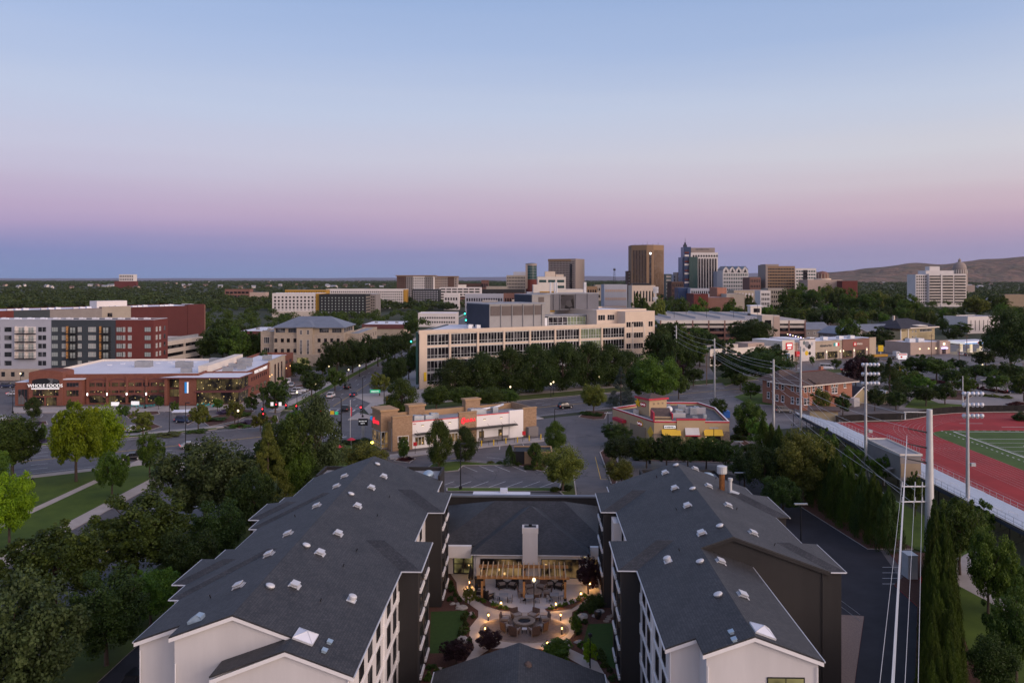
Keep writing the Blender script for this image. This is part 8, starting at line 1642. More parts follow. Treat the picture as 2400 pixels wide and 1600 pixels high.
for u, vb, vt, w, k, l, lb in ((1715, 900, 840, 60, 'round', 'leaf_dark', 'dark tree beside the side street lawn'), (1735, 915, 870, 40, 'loose', 'leaf_mid', 'loose tree left of the brick building lawn'), (2030, 880, 826, 46, 'round', 'leaf_dark', 'dark tree between purple tree and truck'), (2050, 900, 840, 56, 'round', 'leaf_dark', 'dark tree left of the tall conifer'), (2125, 925, 872, 50, 'round', 'leaf_mid', 'tree at the left corner of the pale car park'), (2240, 870, 838, 46, 'round', 'leaf_dark', 'dark tree by the cross street'), (2320, 890, 850, 50, 'round', 'leaf_dark', 'dark tree before the very large edge tree'), (2330, 838, 770, 60, 'round', 'leaf_dark', 'dark tree left of the very large edge tree'), (1850, 835, 800, 44, 'round', 'leaf_dark', 'dark tree over the string lights'), (2085, 798, 770, 50, 'round', 'leaf_dark', 'dark tree at the tan house corner'), (2235, 800, 768, 50, 'round', 'leaf_dark', 'dark tree between tan house and white office'), (2250, 785, 755, 60, 'round', 'leaf_mid', 'tree before the white slit window office'), (2395, 985, 960, 40, 'shrub', 'leaf_dark', 'dark bush at the right edge by the screen fence')): T(u, vb, vt, w, k, l, lb)
# courtyard plants
def cp(x, y, w, h, kind, leaf, label, group=None, cat='shrub', lod='M', name=None): q = h2(x, y);return plant(to_wld((q[0], q[1], 0)), w, h, kind, leaf, label, lod, group, name or ('shrub' if cat == 'shrub' else 'tree'), cat)
cp(1330, 870, 3.8, 4.6, 'loose', 'leaf_purple', 'purple leaved ornamental tree at the right patio corner', cat='tree', lod='L');cp(300, 1420, 3.6, 2.6, 'loose', 'leaf_purple', 'purple leaved tree left of the pool house roof', cat='tree', lod='L');cp(560, 1330, 3.2, 2.4, 'loose', 'leaf_purple', 'low purple leaved tree behind the pool house ridge', cat='tree', lod='L')
cp(400, 960, 1.9, 2.3, 'loose', 'leaf_olive', 'small pale leaved tree by the left boulder', cat='tree');cp(1225, 1210, 1.6, 2.6, 'loose', 'leaf_green', 'slim young tree at the right curve of the walk', cat='tree');cp(1100, 1350, 3.6, 1.9, 'shrub', 'leaf_green', 'wide green bush behind the pool house roof');cp(1340, 1430, 1.8, 2.6, 'loose', 'leaf_lime', 'young yellow green tree by the lamp post', cat='tree')
for x, y in ((450,915),(475,925),(515,940),(585,960),(610,968),(685,990),(640,985),(1040,990),(1110,975),(1150,960),(1200,945),(1255,920),(1300,895)): cp(x, y, .75, .6, 'shrub', 'leaf_green', 'small green mound plant in the patio edge bed', 'mound plants of the patio bed', lod='S')
for x, y in ((255,800),(265,850),(290,890),(320,930),(250,920),(355,1080),(370,1120),(360,1160),(345,1190),(400,1250),(430,1060),(380,1040),(1240,1030),(1270,1010),(1290,980),(1340,960),(1380,950),(1400,930),(1440,960),(1300,1100),(1260,1130),(1250,1180),(1380,1000),(1420,1340),(1460,1440),(1500,1480),(1530,1540),(1440,1390),(100,1450),(140,1490),(80,1540),(200,1480),(1290,1290),(1350,1020)): cp(x, y, rnd.uniform(.7, 1.3), rnd.uniform(.5, 1.0), 'shrub', rnd.choice(('leaf_dark', 'leaf_mid', 'leaf_dark')), 'small shrub in the mulch beds along the courtyard walk', 'shrubs along the courtyard walk', lod='S')
for i, (x, y, w, h) in enumerate(((1370,980,2.2,1.8),(1420,960,2.0,1.6),(1340,1000,1.8,1.3))): cp(x, y, w, h, 'shrub', 'leaf_dark', '%s large dark shrub below the purple patio tree' % ('first', 'second', 'third')[i])
# ------------------------------------------------------------------ far woods, one mass each
def wood(name, label, pts, n_leaf, seed, leaf='leaf_far'):
 """pts: rows of x, y, width, height"""
 rs = np.random.RandomState(seed);pts = np.array(pts);out = []
 tm = []
 for s in range(6):
  k = 7;d = rs.normal(size=(k, 3));d /= np.linalg.norm(d, axis=1)[:, None];C = d*np.array([.33, .33, .24])*(.5+.5*rs.rand(k))[:, None];C[:, 2] = np.abs(C[:, 2])*1.4+.38
  tm.append(leaf_quads(C, .15+.1*rs.rand(k), max(2, n_leaf//k), .74/math.sqrt(n_leaf), rs, .5, .8, .8))
 for i, (x, y, w, h) in enumerate(pts):
  V = tm[i % 6];a = rs.uniform(0, 6.28);c, s = math.cos(a), math.sin(a)
  out.append(np.stack([(V[:, 0]*c-V[:, 1]*s)*w+x, (V[:, 0]*s+V[:, 1]*c)*w+y, V[:, 2]*h], 1))
 o = share(name, quad_mesh(name, np.concatenate(out), leaf));o['kind'] = 'stuff';o['label'] = label;o['category'] = 'trees';return o
rs = np.random.RandomState(4)
def scatter(n, u0, u1, v0, v1, ok):
 out = []
 while len(out) < n:
  u = rs.uniform(u0, u1);v = v0+(v1-v0)*rs.rand()**1.25;y = F*(HC-9)/(v-HZ) if v > 653.6 else 20000;x = (u-1200)*y/F
  if y > 14000 or not ok(u, v, x, y): continue
  h = rs.uniform(6.5, 16)*(1+.10*min(y, 8000)/1000*.5);out.append((x, y, h*rs.uniform(.95, 1.5), h))
 return out
def okl(u, v, x, y):
 if y < 520: return False
 if -78+.026*y < x < -42+.026*y and y < 1200: return False
 for a, b_, c_, d_ in ((-245, -135, 770, 830), (-240, -90, 1020, 1075), (-95, -40, 1100, 1170), (-190, -85, 1290, 1340), (-320, -270, 880, 925), (-100, -70, 540, 590)):
  if a < x < b_ and c_ < y < d_: return False
 if x > -60 and 700 < y < 1700: return rs.rand() < .12
 return True
def okr(u, v, x, y):
 if y < 760: return False
 if u < 1950 and 1150 < y < 1620: return rs.rand() < .10
 if u < 1620: return rs.rand() < .3
 if 540 < x < 640 and 1060 < y < 1150: return False
 return True
wood('left_woods', 'dark green woods filling the left half up to the horizon', scatter(4600, -80, 1250, 661, 712, okl), 84, 1)
wood('left_horizon_woods', 'far woods along the left horizon', scatter(9000, -120, 1600, 654.0, 668, okl), 28, 2)
wood('right_woods', 'green woods right of the town centre', scatter(2600, 1500, 2500, 661, 696, okr), 72, 3)
wood('right_horizon_woods', 'far woods below the hills on the right', scatter(4600, 1400, 2520, 654.0, 666, okr), 28, 5)
wood('town_woods', 'tree belt between the neighbourhood and the town centre', [(x, y, rs.uniform(10, 16), rs.uniform(10, 15)) for x, y in belt_far], 420, 6, 'leaf_mid')
# pale houses dotted through the woods
hm = []
b = MB();b.add([(-6,-5,0),(6,-5,0),(6,5,0),(-6,5,0),(-6,-5,6),(6,-5,6),(6,5,6),(-6,5,6),(-6,0,10),(6,0,10)], [(0,1,5,4),(1,2,6,9,5),(2,3,7,6),(3,0,4,8,7)], 0);b.slab([(-7,-6,5.4),(7,-6,5.4),(7,0,10.3),(-7,0,10.3)], .4, 1);b.slab([(7,6,5.4),(-7,6,5.4),(-7,0,10.3),(7,0,10.3)], .4, 1);HM = [b.mesh('house', ['apt_white', 'roof_grey']), b.mesh('house', ['pinkish', 'roof_brown'])]
for i in range(70):
 u = rs.uniform(-20, 1150) if i < 55 else rs.uniform(1950, 2400);v = rs.uniform(657, 676);y = F*(HC-6)/(v-HZ);k = rs.uniform(1.0, 1.7)
 o = share('house', HM[i % 2], None, ((u-1200)*y/F, y, rs.uniform(3, 6)), rs.uniform(-.6, .6), (k, k, 1.0));tag(o, 'tiny pale house among the far woods' if i % 2 == 0 else 'tiny brown roofed house among the far woods', 'house', 'pale houses in the far woods' if i % 2 == 0 else 'brown houses in the far woods')
# ================================================================== poles, wires, lamps, signals
def pole_thing(name, label, cat, p, group=None): return thing(name, label, cat, (p[0], p[1], 0), 0, group)
WP = {}
for key, (u, vb, vt, r0, r1, lb) in dict(a=(1585, 887, 762, .32, .2, 'grey steel power pole by the beige medical building'), b=(1674.7, 932, 793, .32, .2, 'grey steel power pole beside the avenue'), c=(1813, 1016, 842, .34, .22, 'grey steel power pole left of the brick building'), d=(1876.8, 1010, 812, .34, .22, 'tall grey steel pole before the brick building')).items():
 p = P(u, vb);h = (vb-vt)*p[1]/F;t = pole_thing('power_pole', lb, 'power pole', p);b = MB();b.cyl((0, 0, 0), (0, 0, h), r0, r1, 10);b.build('shaft', 'steel', t)
 b = MB()
 for k in range(4): b.cyl((0, 0, h-.6-1.6*k), (-.9, -.2, h-.5-1.6*k), .06, .05, 5)
 b.build('insulator', 'steel_pale', t);WP[key] = (p[0], p[1], h)
bp_ = (58.2, 113.0);hb = 19.8;t = pole_thing('power_pole', 'massive pale steel power pole with cross arms by the bleachers', 'power pole', bp_);b = MB();b.cyl((0, 0, 0), (0, 0, hb), .68, .38, 14);b.build('shaft', 'steel_pale', t)
for v in (1139.3, 1175):
 z = HC-(v-HZ)*113/F;b = MB();b.cyl((-.5, 0, z), (-4.1, -.3, z+.05), .12, .1, 6);b.build('cross_arm', 'steel_pale', t);b = MB()
 for x in (-3.9, -2.1, -1.1): b.cyl((x, -.2, z+.1), (x, -.2, z+.7), .1, .06, 6)
 b.build('insulator', 'vent_white', t)
for v, x in ((1011, -3.2), (1047, -3.2), (1082, -3.2)):
 z = HC-(v-HZ)*113/F;b = MB();b.cyl((-.45, 0, z-.1), (x, -.3, z+.5), .13, .08, 6);b.build('insulator_arm', 'dark_metal', t)
z = HC-(966-HZ)*113/F;b = MB();b.cyl((-.4, 0, z), (-3.6, 0, z+.05), .07, .06, 6);b.cyl((-3.4, 0, z), (-3.4, 0, z-1), .07, .1, 6);b.build('top_arm', 'steel_pale', t)
def wire(name, label, a, bb, r, sag, m='steel_pale', n=14):
 mb = MB();pts = []
 for i in range(n+1):
  t_ = i/n;pts.append((a[0]+(bb[0]-a[0])*t_, a[1]+(bb[1]-a[1])*t_, a[2]+(bb[2]-a[2])*t_-sag*4*t_*(1-t_)))
 mb.tube(pts, r, 5);o = mb.build(name, m);tag(o, label, 'wire');return o
za = HC-(1139.3-HZ)*113/F;zb_ = HC-(1175-HZ)*113/F
D = (-.449, -.893)
def run_cam(x0, y0, z0, u, r, lab, z1=None):
 z1 = z1 if z1 is not None else z0;y1 = F*(HC-z1)/947;x1 = (u-1200)*y1/F;d = (x1-x0, y1-y0);k = 1.9
 wire('power_wire', lab, (x0, y0, z0), (x0+d[0]*k, y0+d[1]*k, z0+(z1-z0)*k), r, 0.0)
run_cam(54.3, 112.8, za+.6, 2062, .024, 'thin power wire running toward the viewer, outermost left')
run_cam(56.1, 112.8, za+.6, 2121, .024, 'thin power wire running toward the viewer, second from the pole');run_cam(57.1, 112.8, za+.6, 2152, .024, 'thin power wire running toward the viewer, beside the thujas')
for k in range(3): run_cam(55.0, 112.9, 16.2-1.3*k*.4, 2090+2.5*k, .035, 'thick bundled power wire crossing the lower right, %s strand' % ('upper', 'middle', 'lower')[k], 16.2-1.3*k*.4)
for i, (dz, dx) in enumerate(((0, -3.2), (1.9, -3.1), (4.0, -3.1), (6.3, -3.1))):
 A = (bp_[0]+dx, bp_[1], hb-.6-dz);B = (WP['c'][0]-.9, WP['c'][1]-.2, WP['c'][2]-.5-1.6*i);nm = ('top', 'second', 'third', 'lowest')[i]
 wire('power_wire', '%s power wire between the massive pole and the pole left of the brick building' % nm, A, B, .03, 1.5)
 C = (WP['b'][0]-.9, WP['b'][1]-.2, WP['b'][2]-.5-1.6*i);wire('power_wire', '%s power wire between the pole left of the brick building and the avenue pole' % nm, B, C, .03, 1.2)
 D2 = (WP['a'][0]-.9, WP['a'][1]-.2, WP['a'][2]-.5-1.6*i);wire('power_wire', '%s power wire between the avenue pole and the pole by the medical building' % nm, C, D2, .03, 1.0)
for i, z in enumerate((8.6, 6.6)):
 wire('power_wire', '%s low wire along the thuja hedge to the pole left of the brick building' % ('upper', 'lower')[i], (54.3, 113, z), (WP['c'][0]-.6, WP['c'][1], z+2), .026, 1.6);wire('power_wire', '%s low wire from the cross arm to the tall pole before the brick building' % ('upper', 'lower')[i], (56.1, 113, z), (WP['d'][0]-.4, WP['d'][1], z+3), .026, 1.6)
for i, z in enumerate((15.5, 12.5)):
 wire('power_wire', '%s wire from the tall pole to the avenue pole' % ('upper', 'lower')[i], (WP['d'][0], WP['d'][1], z), (WP['b'][0], WP['b'][1], z+1), .03, 1.5)
# timber poles
for u, vb, vt, lb in ((1656, 902, 826, 'brown timber pole at the side street'), (1866, 868, 802, 'dark timber pole with yellow tag in the shop car park'), (2183, 838, 782, 'timber pole by the restaurant wall'), (2248, 853, 804, 'dark timber pole by the cross street'), (2266, 832, 784, 'timber pole by the fuel station'), (1896, 962, 902, 'short dark pole at the brick building corner'), (2398, 880, 850, 'wooden lamp pole at the right edge'), (2256.5, 951, 881, 'slim white flagpole on the lot lawn')):
 p = P(u, vb);h = (vb-vt)*p[1]/F;t = pole_thing('utility_pole', lb, 'pole', p);b = MB();b.cyl((0, 0, 0), (0, 0, h), .17, .12, 8);b.build('shaft', 'vent_white' if 'white' in lb else 'wood_pole', t)
 if 'timber' in lb: b = MB();b.box(-1.2, 1.2, -.06, .06, h-1.0, h-.82);b.build('cross_arm', 'wood_pole', t)
# field flood lights
for u, x, vt, lb in ((2029, 66, 852, 'field floodlight pole with three lamp rows beside the brick building'), (2268, 72, 920, 'field floodlight pole with three lamp rows before the track')):
 y = x*F/(u-1200);h = HC-(vt-HZ)*y/F;t = pole_thing('floodlight_pole', lb, 'floodlight', (x, y));b = MB();b.cyl((0, 0, 0), (0, 0, h), .33, .18, 12);b.build('shaft', 'steel', t)
 for k in range(3):
  z = h-.3-1.75*k;b = MB();b.cyl((-.6, .25, z), (2.3, .6, z-.1), .07, .07, 6);b.build('bracket', 'steel', t)
  for i in range(5):
   cx_ = -.5+.7*i;b = MB();b.cyl((cx_, .1, z-.1), (cx_+.25, .55, z+.1), .22, .36, 10);b.build('lamp_head', 'aluminium', t)
 b = MB();b.box(.5, 1.2, -.2, .3, h*.42, h*.42+.5);b.build('control_box', 'steel', t)
# street lamps: lit globes on short posts
lm = MB();lm.cyl((0, 0, 0), (0, 0, 3.9), .09, .06, 8);lm.lathe([(.16, 0), (.16, .5), (.1, .6)], 8);LPM = lm.mesh('post', 'black');lm = MB();lm.lathe([(.09, 3.9), (.26, 4.1), (.24, 4.4), (0, 4.55)], 10);LGM = lm.mesh('lamp_globe', 'lamp_soft')
for u, vb, lit, lb in ((817, 893, 1, 'lit street lamp on the boulevard verge, middle one'), (739, 930, 1, 'lit street lamp nearest on the boulevard verge'), (842.6, 882, 1, 'lit street lamp on the boulevard verge, farthest'), (696, 952, 1, 'lit street lamp at the boulevard crosswalk'), (558, 1001, 1, 'lit street lamp on the avenue pavement'), (771, 884, 1, 'lit lamp in the office car park'), (785, 905, 0, 'unlit street lamp between the boulevard trees'), (76, 1182, 0, 'black park lamp beside the lawn path'), (74, 890, 1, 'lit lamp before the apartment stone base'), (48, 903, 1, 'lit lamp at the store back corner'), (1291, 930, 1, 'lit lamp before the medical building trees'), (1196, 938, 1, 'lit lamp behind the round trees'), (1297, 925, 1, 'second lit lamp before the medical building trees'), (1405, 912, 1, 'lit lamp near the spruce'), (2303, 880, 1, 'lit lamp in the pale car park trees'), (1550, 870, 1, 'lit lamp right of the medical building')):
 p = P(u, vb);t = thing('street_lamp', lb, 'street lamp', p, 0, 'globe street lamps');share('post', LPM, t);share('lamp_globe', LGM, t, mat=None if lit else 'dark_metal')
# tall lot lamps
def lot_lamp(u, vb, vt, lb, heads=1, m='black'):
 p = P(u, vb);h = (vb-vt)*p[1]/F;t = thing('lot_lamp', lb, 'lamp post', p);b = MB();b.cyl((0, 0, .6), (0, 0, h), .1, .07, 8);b.cyl((0, 0, 0), (0, 0, .6), .28, .28, 10);b.build('post', m, t)
 b = MB()
 for s in ((-1, 1) if heads == 2 else (1,)): b.box(min(0, s*.9), max(0, s*.9), -.18, .18, h-.04, h+.12)
 b.build('lamp_head', 'steel' if heads == 2 else m, t)
for a in ((1079.5, 1147, 1040, 'tall black lamp post in front of the hotel car park'), (397, 1016, 944, 'black lamp post on the avenue verge, left'), (435, 1062, 944, 'tall black lamp post at the avenue kerb'), (30, 968, 902, 'black lamp post left of the store'), (603, 1200, 1081, 'black lamp post among the trees left of the hotel'), (340, 958, 905, 'black lamp post before the store arcade'), (572, 968, 902, 'black lamp post at the store corner'), (1300, 990, 958, 'slim lamp post right of the chicken restaurant'), (850, 978, 884, 'tall dark pole at the boulevard corner'), (905, 905, 868, 'curved lamp post at the medical building corner')): lot_lamp(*a)
for a in ((1877, 1292, 1181, 'twin head lamp post in the east car park'), (1734, 1165, 1108, 'twin head lamp post behind the right hotel wing'), (1425, 1010, 968, 'twin head lamp post left of the burger restaurant'), (1673, 1082, 1003, 'twin head lamp post before the burger restaurant'), (1732, 1078, 1035, 'twin head lamp post right of the burger restaurant'), (1523, 1085, 1040, 'twin head lamp post in the screen trees'), (2303, 925, 890, 'twin head lamp post in the pale car park')): lot_lamp(*a, heads=2)
for u, v, y, lb in ((1856, 1056, 150, 'olive tree'), (1524, 1044, 176, 'screen trees'), (1700, 1053, 175, 'right screen trees'), (872, 1038, 168, 'olive tree behind the left gable')):
 q = PY(u, v, y);t = thing('glow_lamp', 'small glowing lamp in the %s' % lb, 'lamp', (q[0], q[1], 0));b = MB();b.cyl((0, 0, 0), (0, 0, q[2]-.1), .05, .05, 6);b.build('post', 'black', t);b = MB();b.lathe([(.1, q[2]-.1), (.3, q[2]), (.28, q[2]+.3), (0, q[2]+.4)], 8);b.build('lamp_head', 'lamp_yellow', t);lamp('tree_lamp', (q[0], q[1]-.6, q[2]-.3), 60, .15, (1, .85, .15))
# flagpole by the restaurant
p = P(821, 1040);t = thing('flagpole', 'white flagpole at the chicken restaurant corner', 'flagpole', p);h = 101*p[1]/F;b = MB();b.cyl((0, 0, 0), (0, 0, h), .09, .05, 8);b.lathe([(.1, h), (.12, h+.1), (0, h+.22)], 8);b.build('pole', 'vent_white', t);b = MB();b.poly([(.05, 0, h-3.4), (.3, .1, h-3.6), (.35, .2, h-1.6), (.05, 0, h-1.4)]);b.build('flag', 'red_trim', t)
# traffic signals
def signal_head(t, x, y, z, m='signal_red', rz=0, lit=0):
 b = MB();b.box(-.2, .2, -.05, .15, -.55, .55);b.box(-.32, .32, .15, .18, -.68, .68);o = b.build('signal_head', 'black', t, (x, y, z), rz)
 for k in range(3): b = MB();b.cyl((0, -.10, .36-.36*k), (0, -.05, .36-.36*k), .14, .14, 10);b.build('signal_lens', m if k == lit else 'dark_metal', o)
p = P(617, 1012);t = thing('traffic_signal', 'mast arm traffic signal with three red heads at the store corner', 'traffic signal', p);b = MB();b.cyl((0, 0, 0), (0, 0, 9.6), .17, .1, 8);b.cyl((0, 0, 7.0), (8.6, .6, 6.3), .12, .07, 8);b.build('mast', 'dark_metal', t)
for x in (3.2, 5.6, 8.2): signal_head(t, x, .1, 6.75-.08*x)
signal_head(t, -.1, -.3, 5.4);signal_head(t, .1, -.35, 4.2)
for x in (2.2, 4.2): b = MB();b.box(x-.35, x+.35, -.1, -.05, 6.5, 7.4);b.build('sign_panel', 'sign_white', t)
p = P(799.7, 1028.6);t = thing('traffic_signal', 'mast arm traffic signal with arrow sign and yellow sign at the restaurant corner', 'traffic signal', p);b = MB();b.cyl((0, 0, 0), (0, 0, 9.6), .18, .1, 8);b.cyl((0, 0, 6.0), (-5.6, .5, 6.6), .12, .07, 8);b.tube([(0, 0, 9.6), (-.5, 0, 10), (-2.6, .1, 10.1)], .07, 6);b.build('mast', 'dark_metal', t)
signal_head(t, -4.8, .1, 6.45);signal_head(t, -.4, -.2, 3.6, 'dark_metal');b = MB();b.box(-4.2, -3.3, -.02, .03, 6.0, 7.0);b.build('arrow_sign', 'sign_white', t);b = MB();b.box(-4.0, -3.5, -.04, -.02, 6.3, 6.45);b.box(-4.0, -3.88, -.04, -.02, 6.2, 6.75);b.build('arrow', 'black', t);b = MB();b.box(-2.6, -1.7, -.02, .03, 5.8, 6.7);b.build('yellow_sign', 'sign_yellow', t);b = MB();b.box(-1.5, -.7, -.02, .03, 5.8, 6.5);b.build('street_name_plate', 'sign_green', t)
p = P(880, 950);t = thing('street_name_sign', 'lit green street name sign over the boulevard corner', 'sign', p);z = HC-(917-HZ)*p[1]/F;b = MB();b.cyl((2.6, 0, 0), (2.6, 0, z+2.6), .14, .1, 8);b.cyl((2.6, 0, z+1.2), (-2.0, 0, z+1.2), .08, .06, 6);b.build('mast', 'dark_metal', t);b = MB();b.box(-1.6, 1.4, -.08, .04, z-.4, z+.5);b.build('name_plate', 'sign_green', t);marks(t, -1.3, 1.1, -.085, z-.15, z+.25, 'sign_white', 9)
p = P(907, 962);t = thing('crossing_sign', 'yellow green crossing sign at the brick paved corner', 'sign', p);b = MB();b.cyl((0, 0, 0), (0, 0, 3.2), .05, .05, 6);b.build('post', 'steel', t);b = MB();b.box(-.32, .32, -.04, .04, 2.2, 4.1);b.build('panel', 'star_yellow', t)
p = P(893, 960);t = thing('planter_wall', 'low concrete planter wall at the boulevard corner', 'wall', p, R(60));MB().box(0, 10, -2, 2, 0, 1.1).build('wall', 'concrete', t);MB().box(.3, 9.7, -1.7, 1.7, 1.1, 1.15).build('soil', 'lawn_dry', t)
for u, vb, vt, m, lb in ((963.7, 832, 800, 'signal_green', 'far green traffic signal on the boulevard'), (1089.6, 752, 735, 'signal_green', 'farthest green traffic signal, upper'), (1092, 768, 750, 'signal_green', 'farthest green traffic signal, lower'), (1695, 806, 792, 'signal_red', 'red traffic signal below the garage, left'), (1704, 806, 792, 'signal_red', 'red traffic signal below the garage, right'), (846, 972, 954, 'signal_red', 'red pedestrian signal at the traffic island'), (950, 820, 798, 'sign_white', 'small white sign at the far boulevard crossing')):
 p = P(u, vb);h = (vb-vt)*p[1]/F;t = thing('traffic_light', lb, 'traffic light', p);b = MB();b.cyl((0, 0, 0), (0, 0, h), .12, .1, 6);b.build('post', 'dark_metal', t);s_ = max(.3, p[1]*.0016);b = MB();b.cyl((0, -.25, h), (0, -.15, h), s_*.6, s_*.6, 8);b.build('signal_lens', m, t);b = MB();b.box(-s_*.8, s_*.8, -.14, .2, h-s_*1.6, h+s_*1.6);b.build('housing', 'black', t)
for i in range(10):
 q = PY(1846+6.2*i, 783+1.6*i, 455);o = MB().lathe([(.0, -.35), (.35, -.1), (.35, .1), (0, .35)], 8).build('string_light', 'lamp_purple' if i % 2 else 'lamp_soft', None, q);tag(o, 'lit bulb of the string lights behind the shops', 'lamp', 'string lights behind the shops')
# signs of the right side
t = thing('pole_sign', 'white and red roadside sign in the shop car park', 'sign', P(2108, 852));b = MB();b.box(-.15, .15, -.15, .15, 0, 2);b.box(2.6, 2.9, -.15, .15, 0, 2);b.build('post', 'steel', t);b = MB();b.box(-.6, 3.4, -.25, .25, 2, 4.6);b.build('panel', 'sign_white', t);b = MB();b.box(-.4, 3.2, -.3, -.26, 3.9, 4.4);b.box(.4, 1.2, -.3, -.26, 2.6, 3.4);b.build('lettering_panel', 'red_bright', t)
t = thing('warning_sign', 'yellow diamond warning sign by the cross street', 'sign', P(2110, 880));b = MB();b.cyl((0, 0, 0), (0, 0, 2.6), .06, .06, 6);b.build('post', 'steel', t);b = MB();b.add([(0,-.05,1.9),(1.0,-.05,2.9),(0,-.05,3.9),(-1.0,-.05,2.9)], [(0,1,2,3)]);b.build('panel', 'star_yellow', t)
for k, (u, v) in enumerate(((2064, 838),)):
 t = thing('lube_sign', 'square yellow sign beside the truck', 'sign', P(u, v));b = MB();b.box(-.2, .2, -.2, .2, 0, 3);b.build('post', 'steel', t);b = MB();b.box(-1.2, 1.2, -.2, .2, 3, 6);b.build('panel', 'star_yellow', t)
t = thing('utility_box', 'pale grey transformer cabinet under the wires by the hedge', 'cabinet', (50.6, 103.2, .1));MB().box(-.6, .6, -.9, .9, 0, 2.9).build('body', 'steel_pale', t);MB().box(-.66, .66, -.96, .96, 2.9, 3.0).build('lid', 'steel_pale', t)
t = thing('fire_hydrant', 'red fire hydrant beside the transformer cabinet', 'hydrant', (51.0, 101.0, .1));MB().lathe([(.2, 0), (.2, .1), (.13, .12), (.13, .6), (.18, .62), (.16, .78), (0, .9)], 10).build('body', 'red_bright', t);b = MB();b.cyl((-.25, 0, .5), (.25, 0, .5), .07, .07, 6);b.build('nozzle', 'red_bright', t)
t = thing('lot_fence', 'thin steel fence at the end of the gravel strip', 'fence', (31.4, 93.2, .05), -.15);b = MB()
for i in range(5): mb = MB();mb.cyl((1.5*i, 0, 0), (1.5*i, 0, 1.5), .04, .04, 5);mb.build('post', 'steel', t)
for z in (.75, 1.45): mb = MB();mb.cyl((0, 0, z), (6, 0, z), .025, .025, 5);mb.cyl((6, 0, z), (7.6, -2.2, z-.7), .025, .025, 5);mb.build('rail', 'steel', t)
# store front furniture
for i, (u, v) in enumerate(((318, 955), (330, 957), (345, 956), (352, 955), (470, 952), (485, 954), (500, 955), (515, 953))):
 t = thing('patio_table', 'teal patio table set before the store', 'table', P(u, v), .3*i, 'teal patio tables before the store');MB().lathe([(.7, .7), (.7, .75), (0, .75)], 10).build('table_top', 'teal_plastic', t);MB().cyl((0, 0, 0), (0, 0, .7), .06, .06, 6).build('leg', 'steel', t);mb = MB()
 for s in (-1, 1): mb.box(s*1.0-.25, s*1.0+.25, -.25, .25, .4, .46);mb.box(s*1.22-.04, s*1.22+.04, -.25, .25, .46, .95)
 mb.build('bench_seat', 'teal_plastic', t)
for u, v, lb in ((270, 957, 'left'), (317, 955, 'right')): t = thing('banner_sign', 'pale banner sign before the store arcade, %s' % lb, 'sign', P(u, v));MB().box(-1.2, 1.2, -.05, .05, .8, 1.9).build('panel', 'sign_white', t);mb = MB();mb.cyl((-1.2, 0, 0), (-1.2, 0, 1.9), .04, .04, 5);mb.cyl((1.2, 0, 0), (1.2, 0, 1.9), .04, .04, 5);mb.build('post', 'steel', t)
p = P(429, 985);t = thing('trolley_shelter', 'white roofed trolley shelter in the store car park', 'shelter', p, R(10));MB().slab([(-2.6,-1.4,2.5),(2.6,-1.4,2.5),(2.6,1.4,2.7),(-2.6,1.4,2.7)], .12).build('roof', 'roof_white', t)
for sx in (-2.3, 2.3):
 for sy in (-1.1, 1.1): MB().cyl((sx, sy, 0), (sx, sy, 2.5), .05, .05, 6).build('post', 'steel', t)
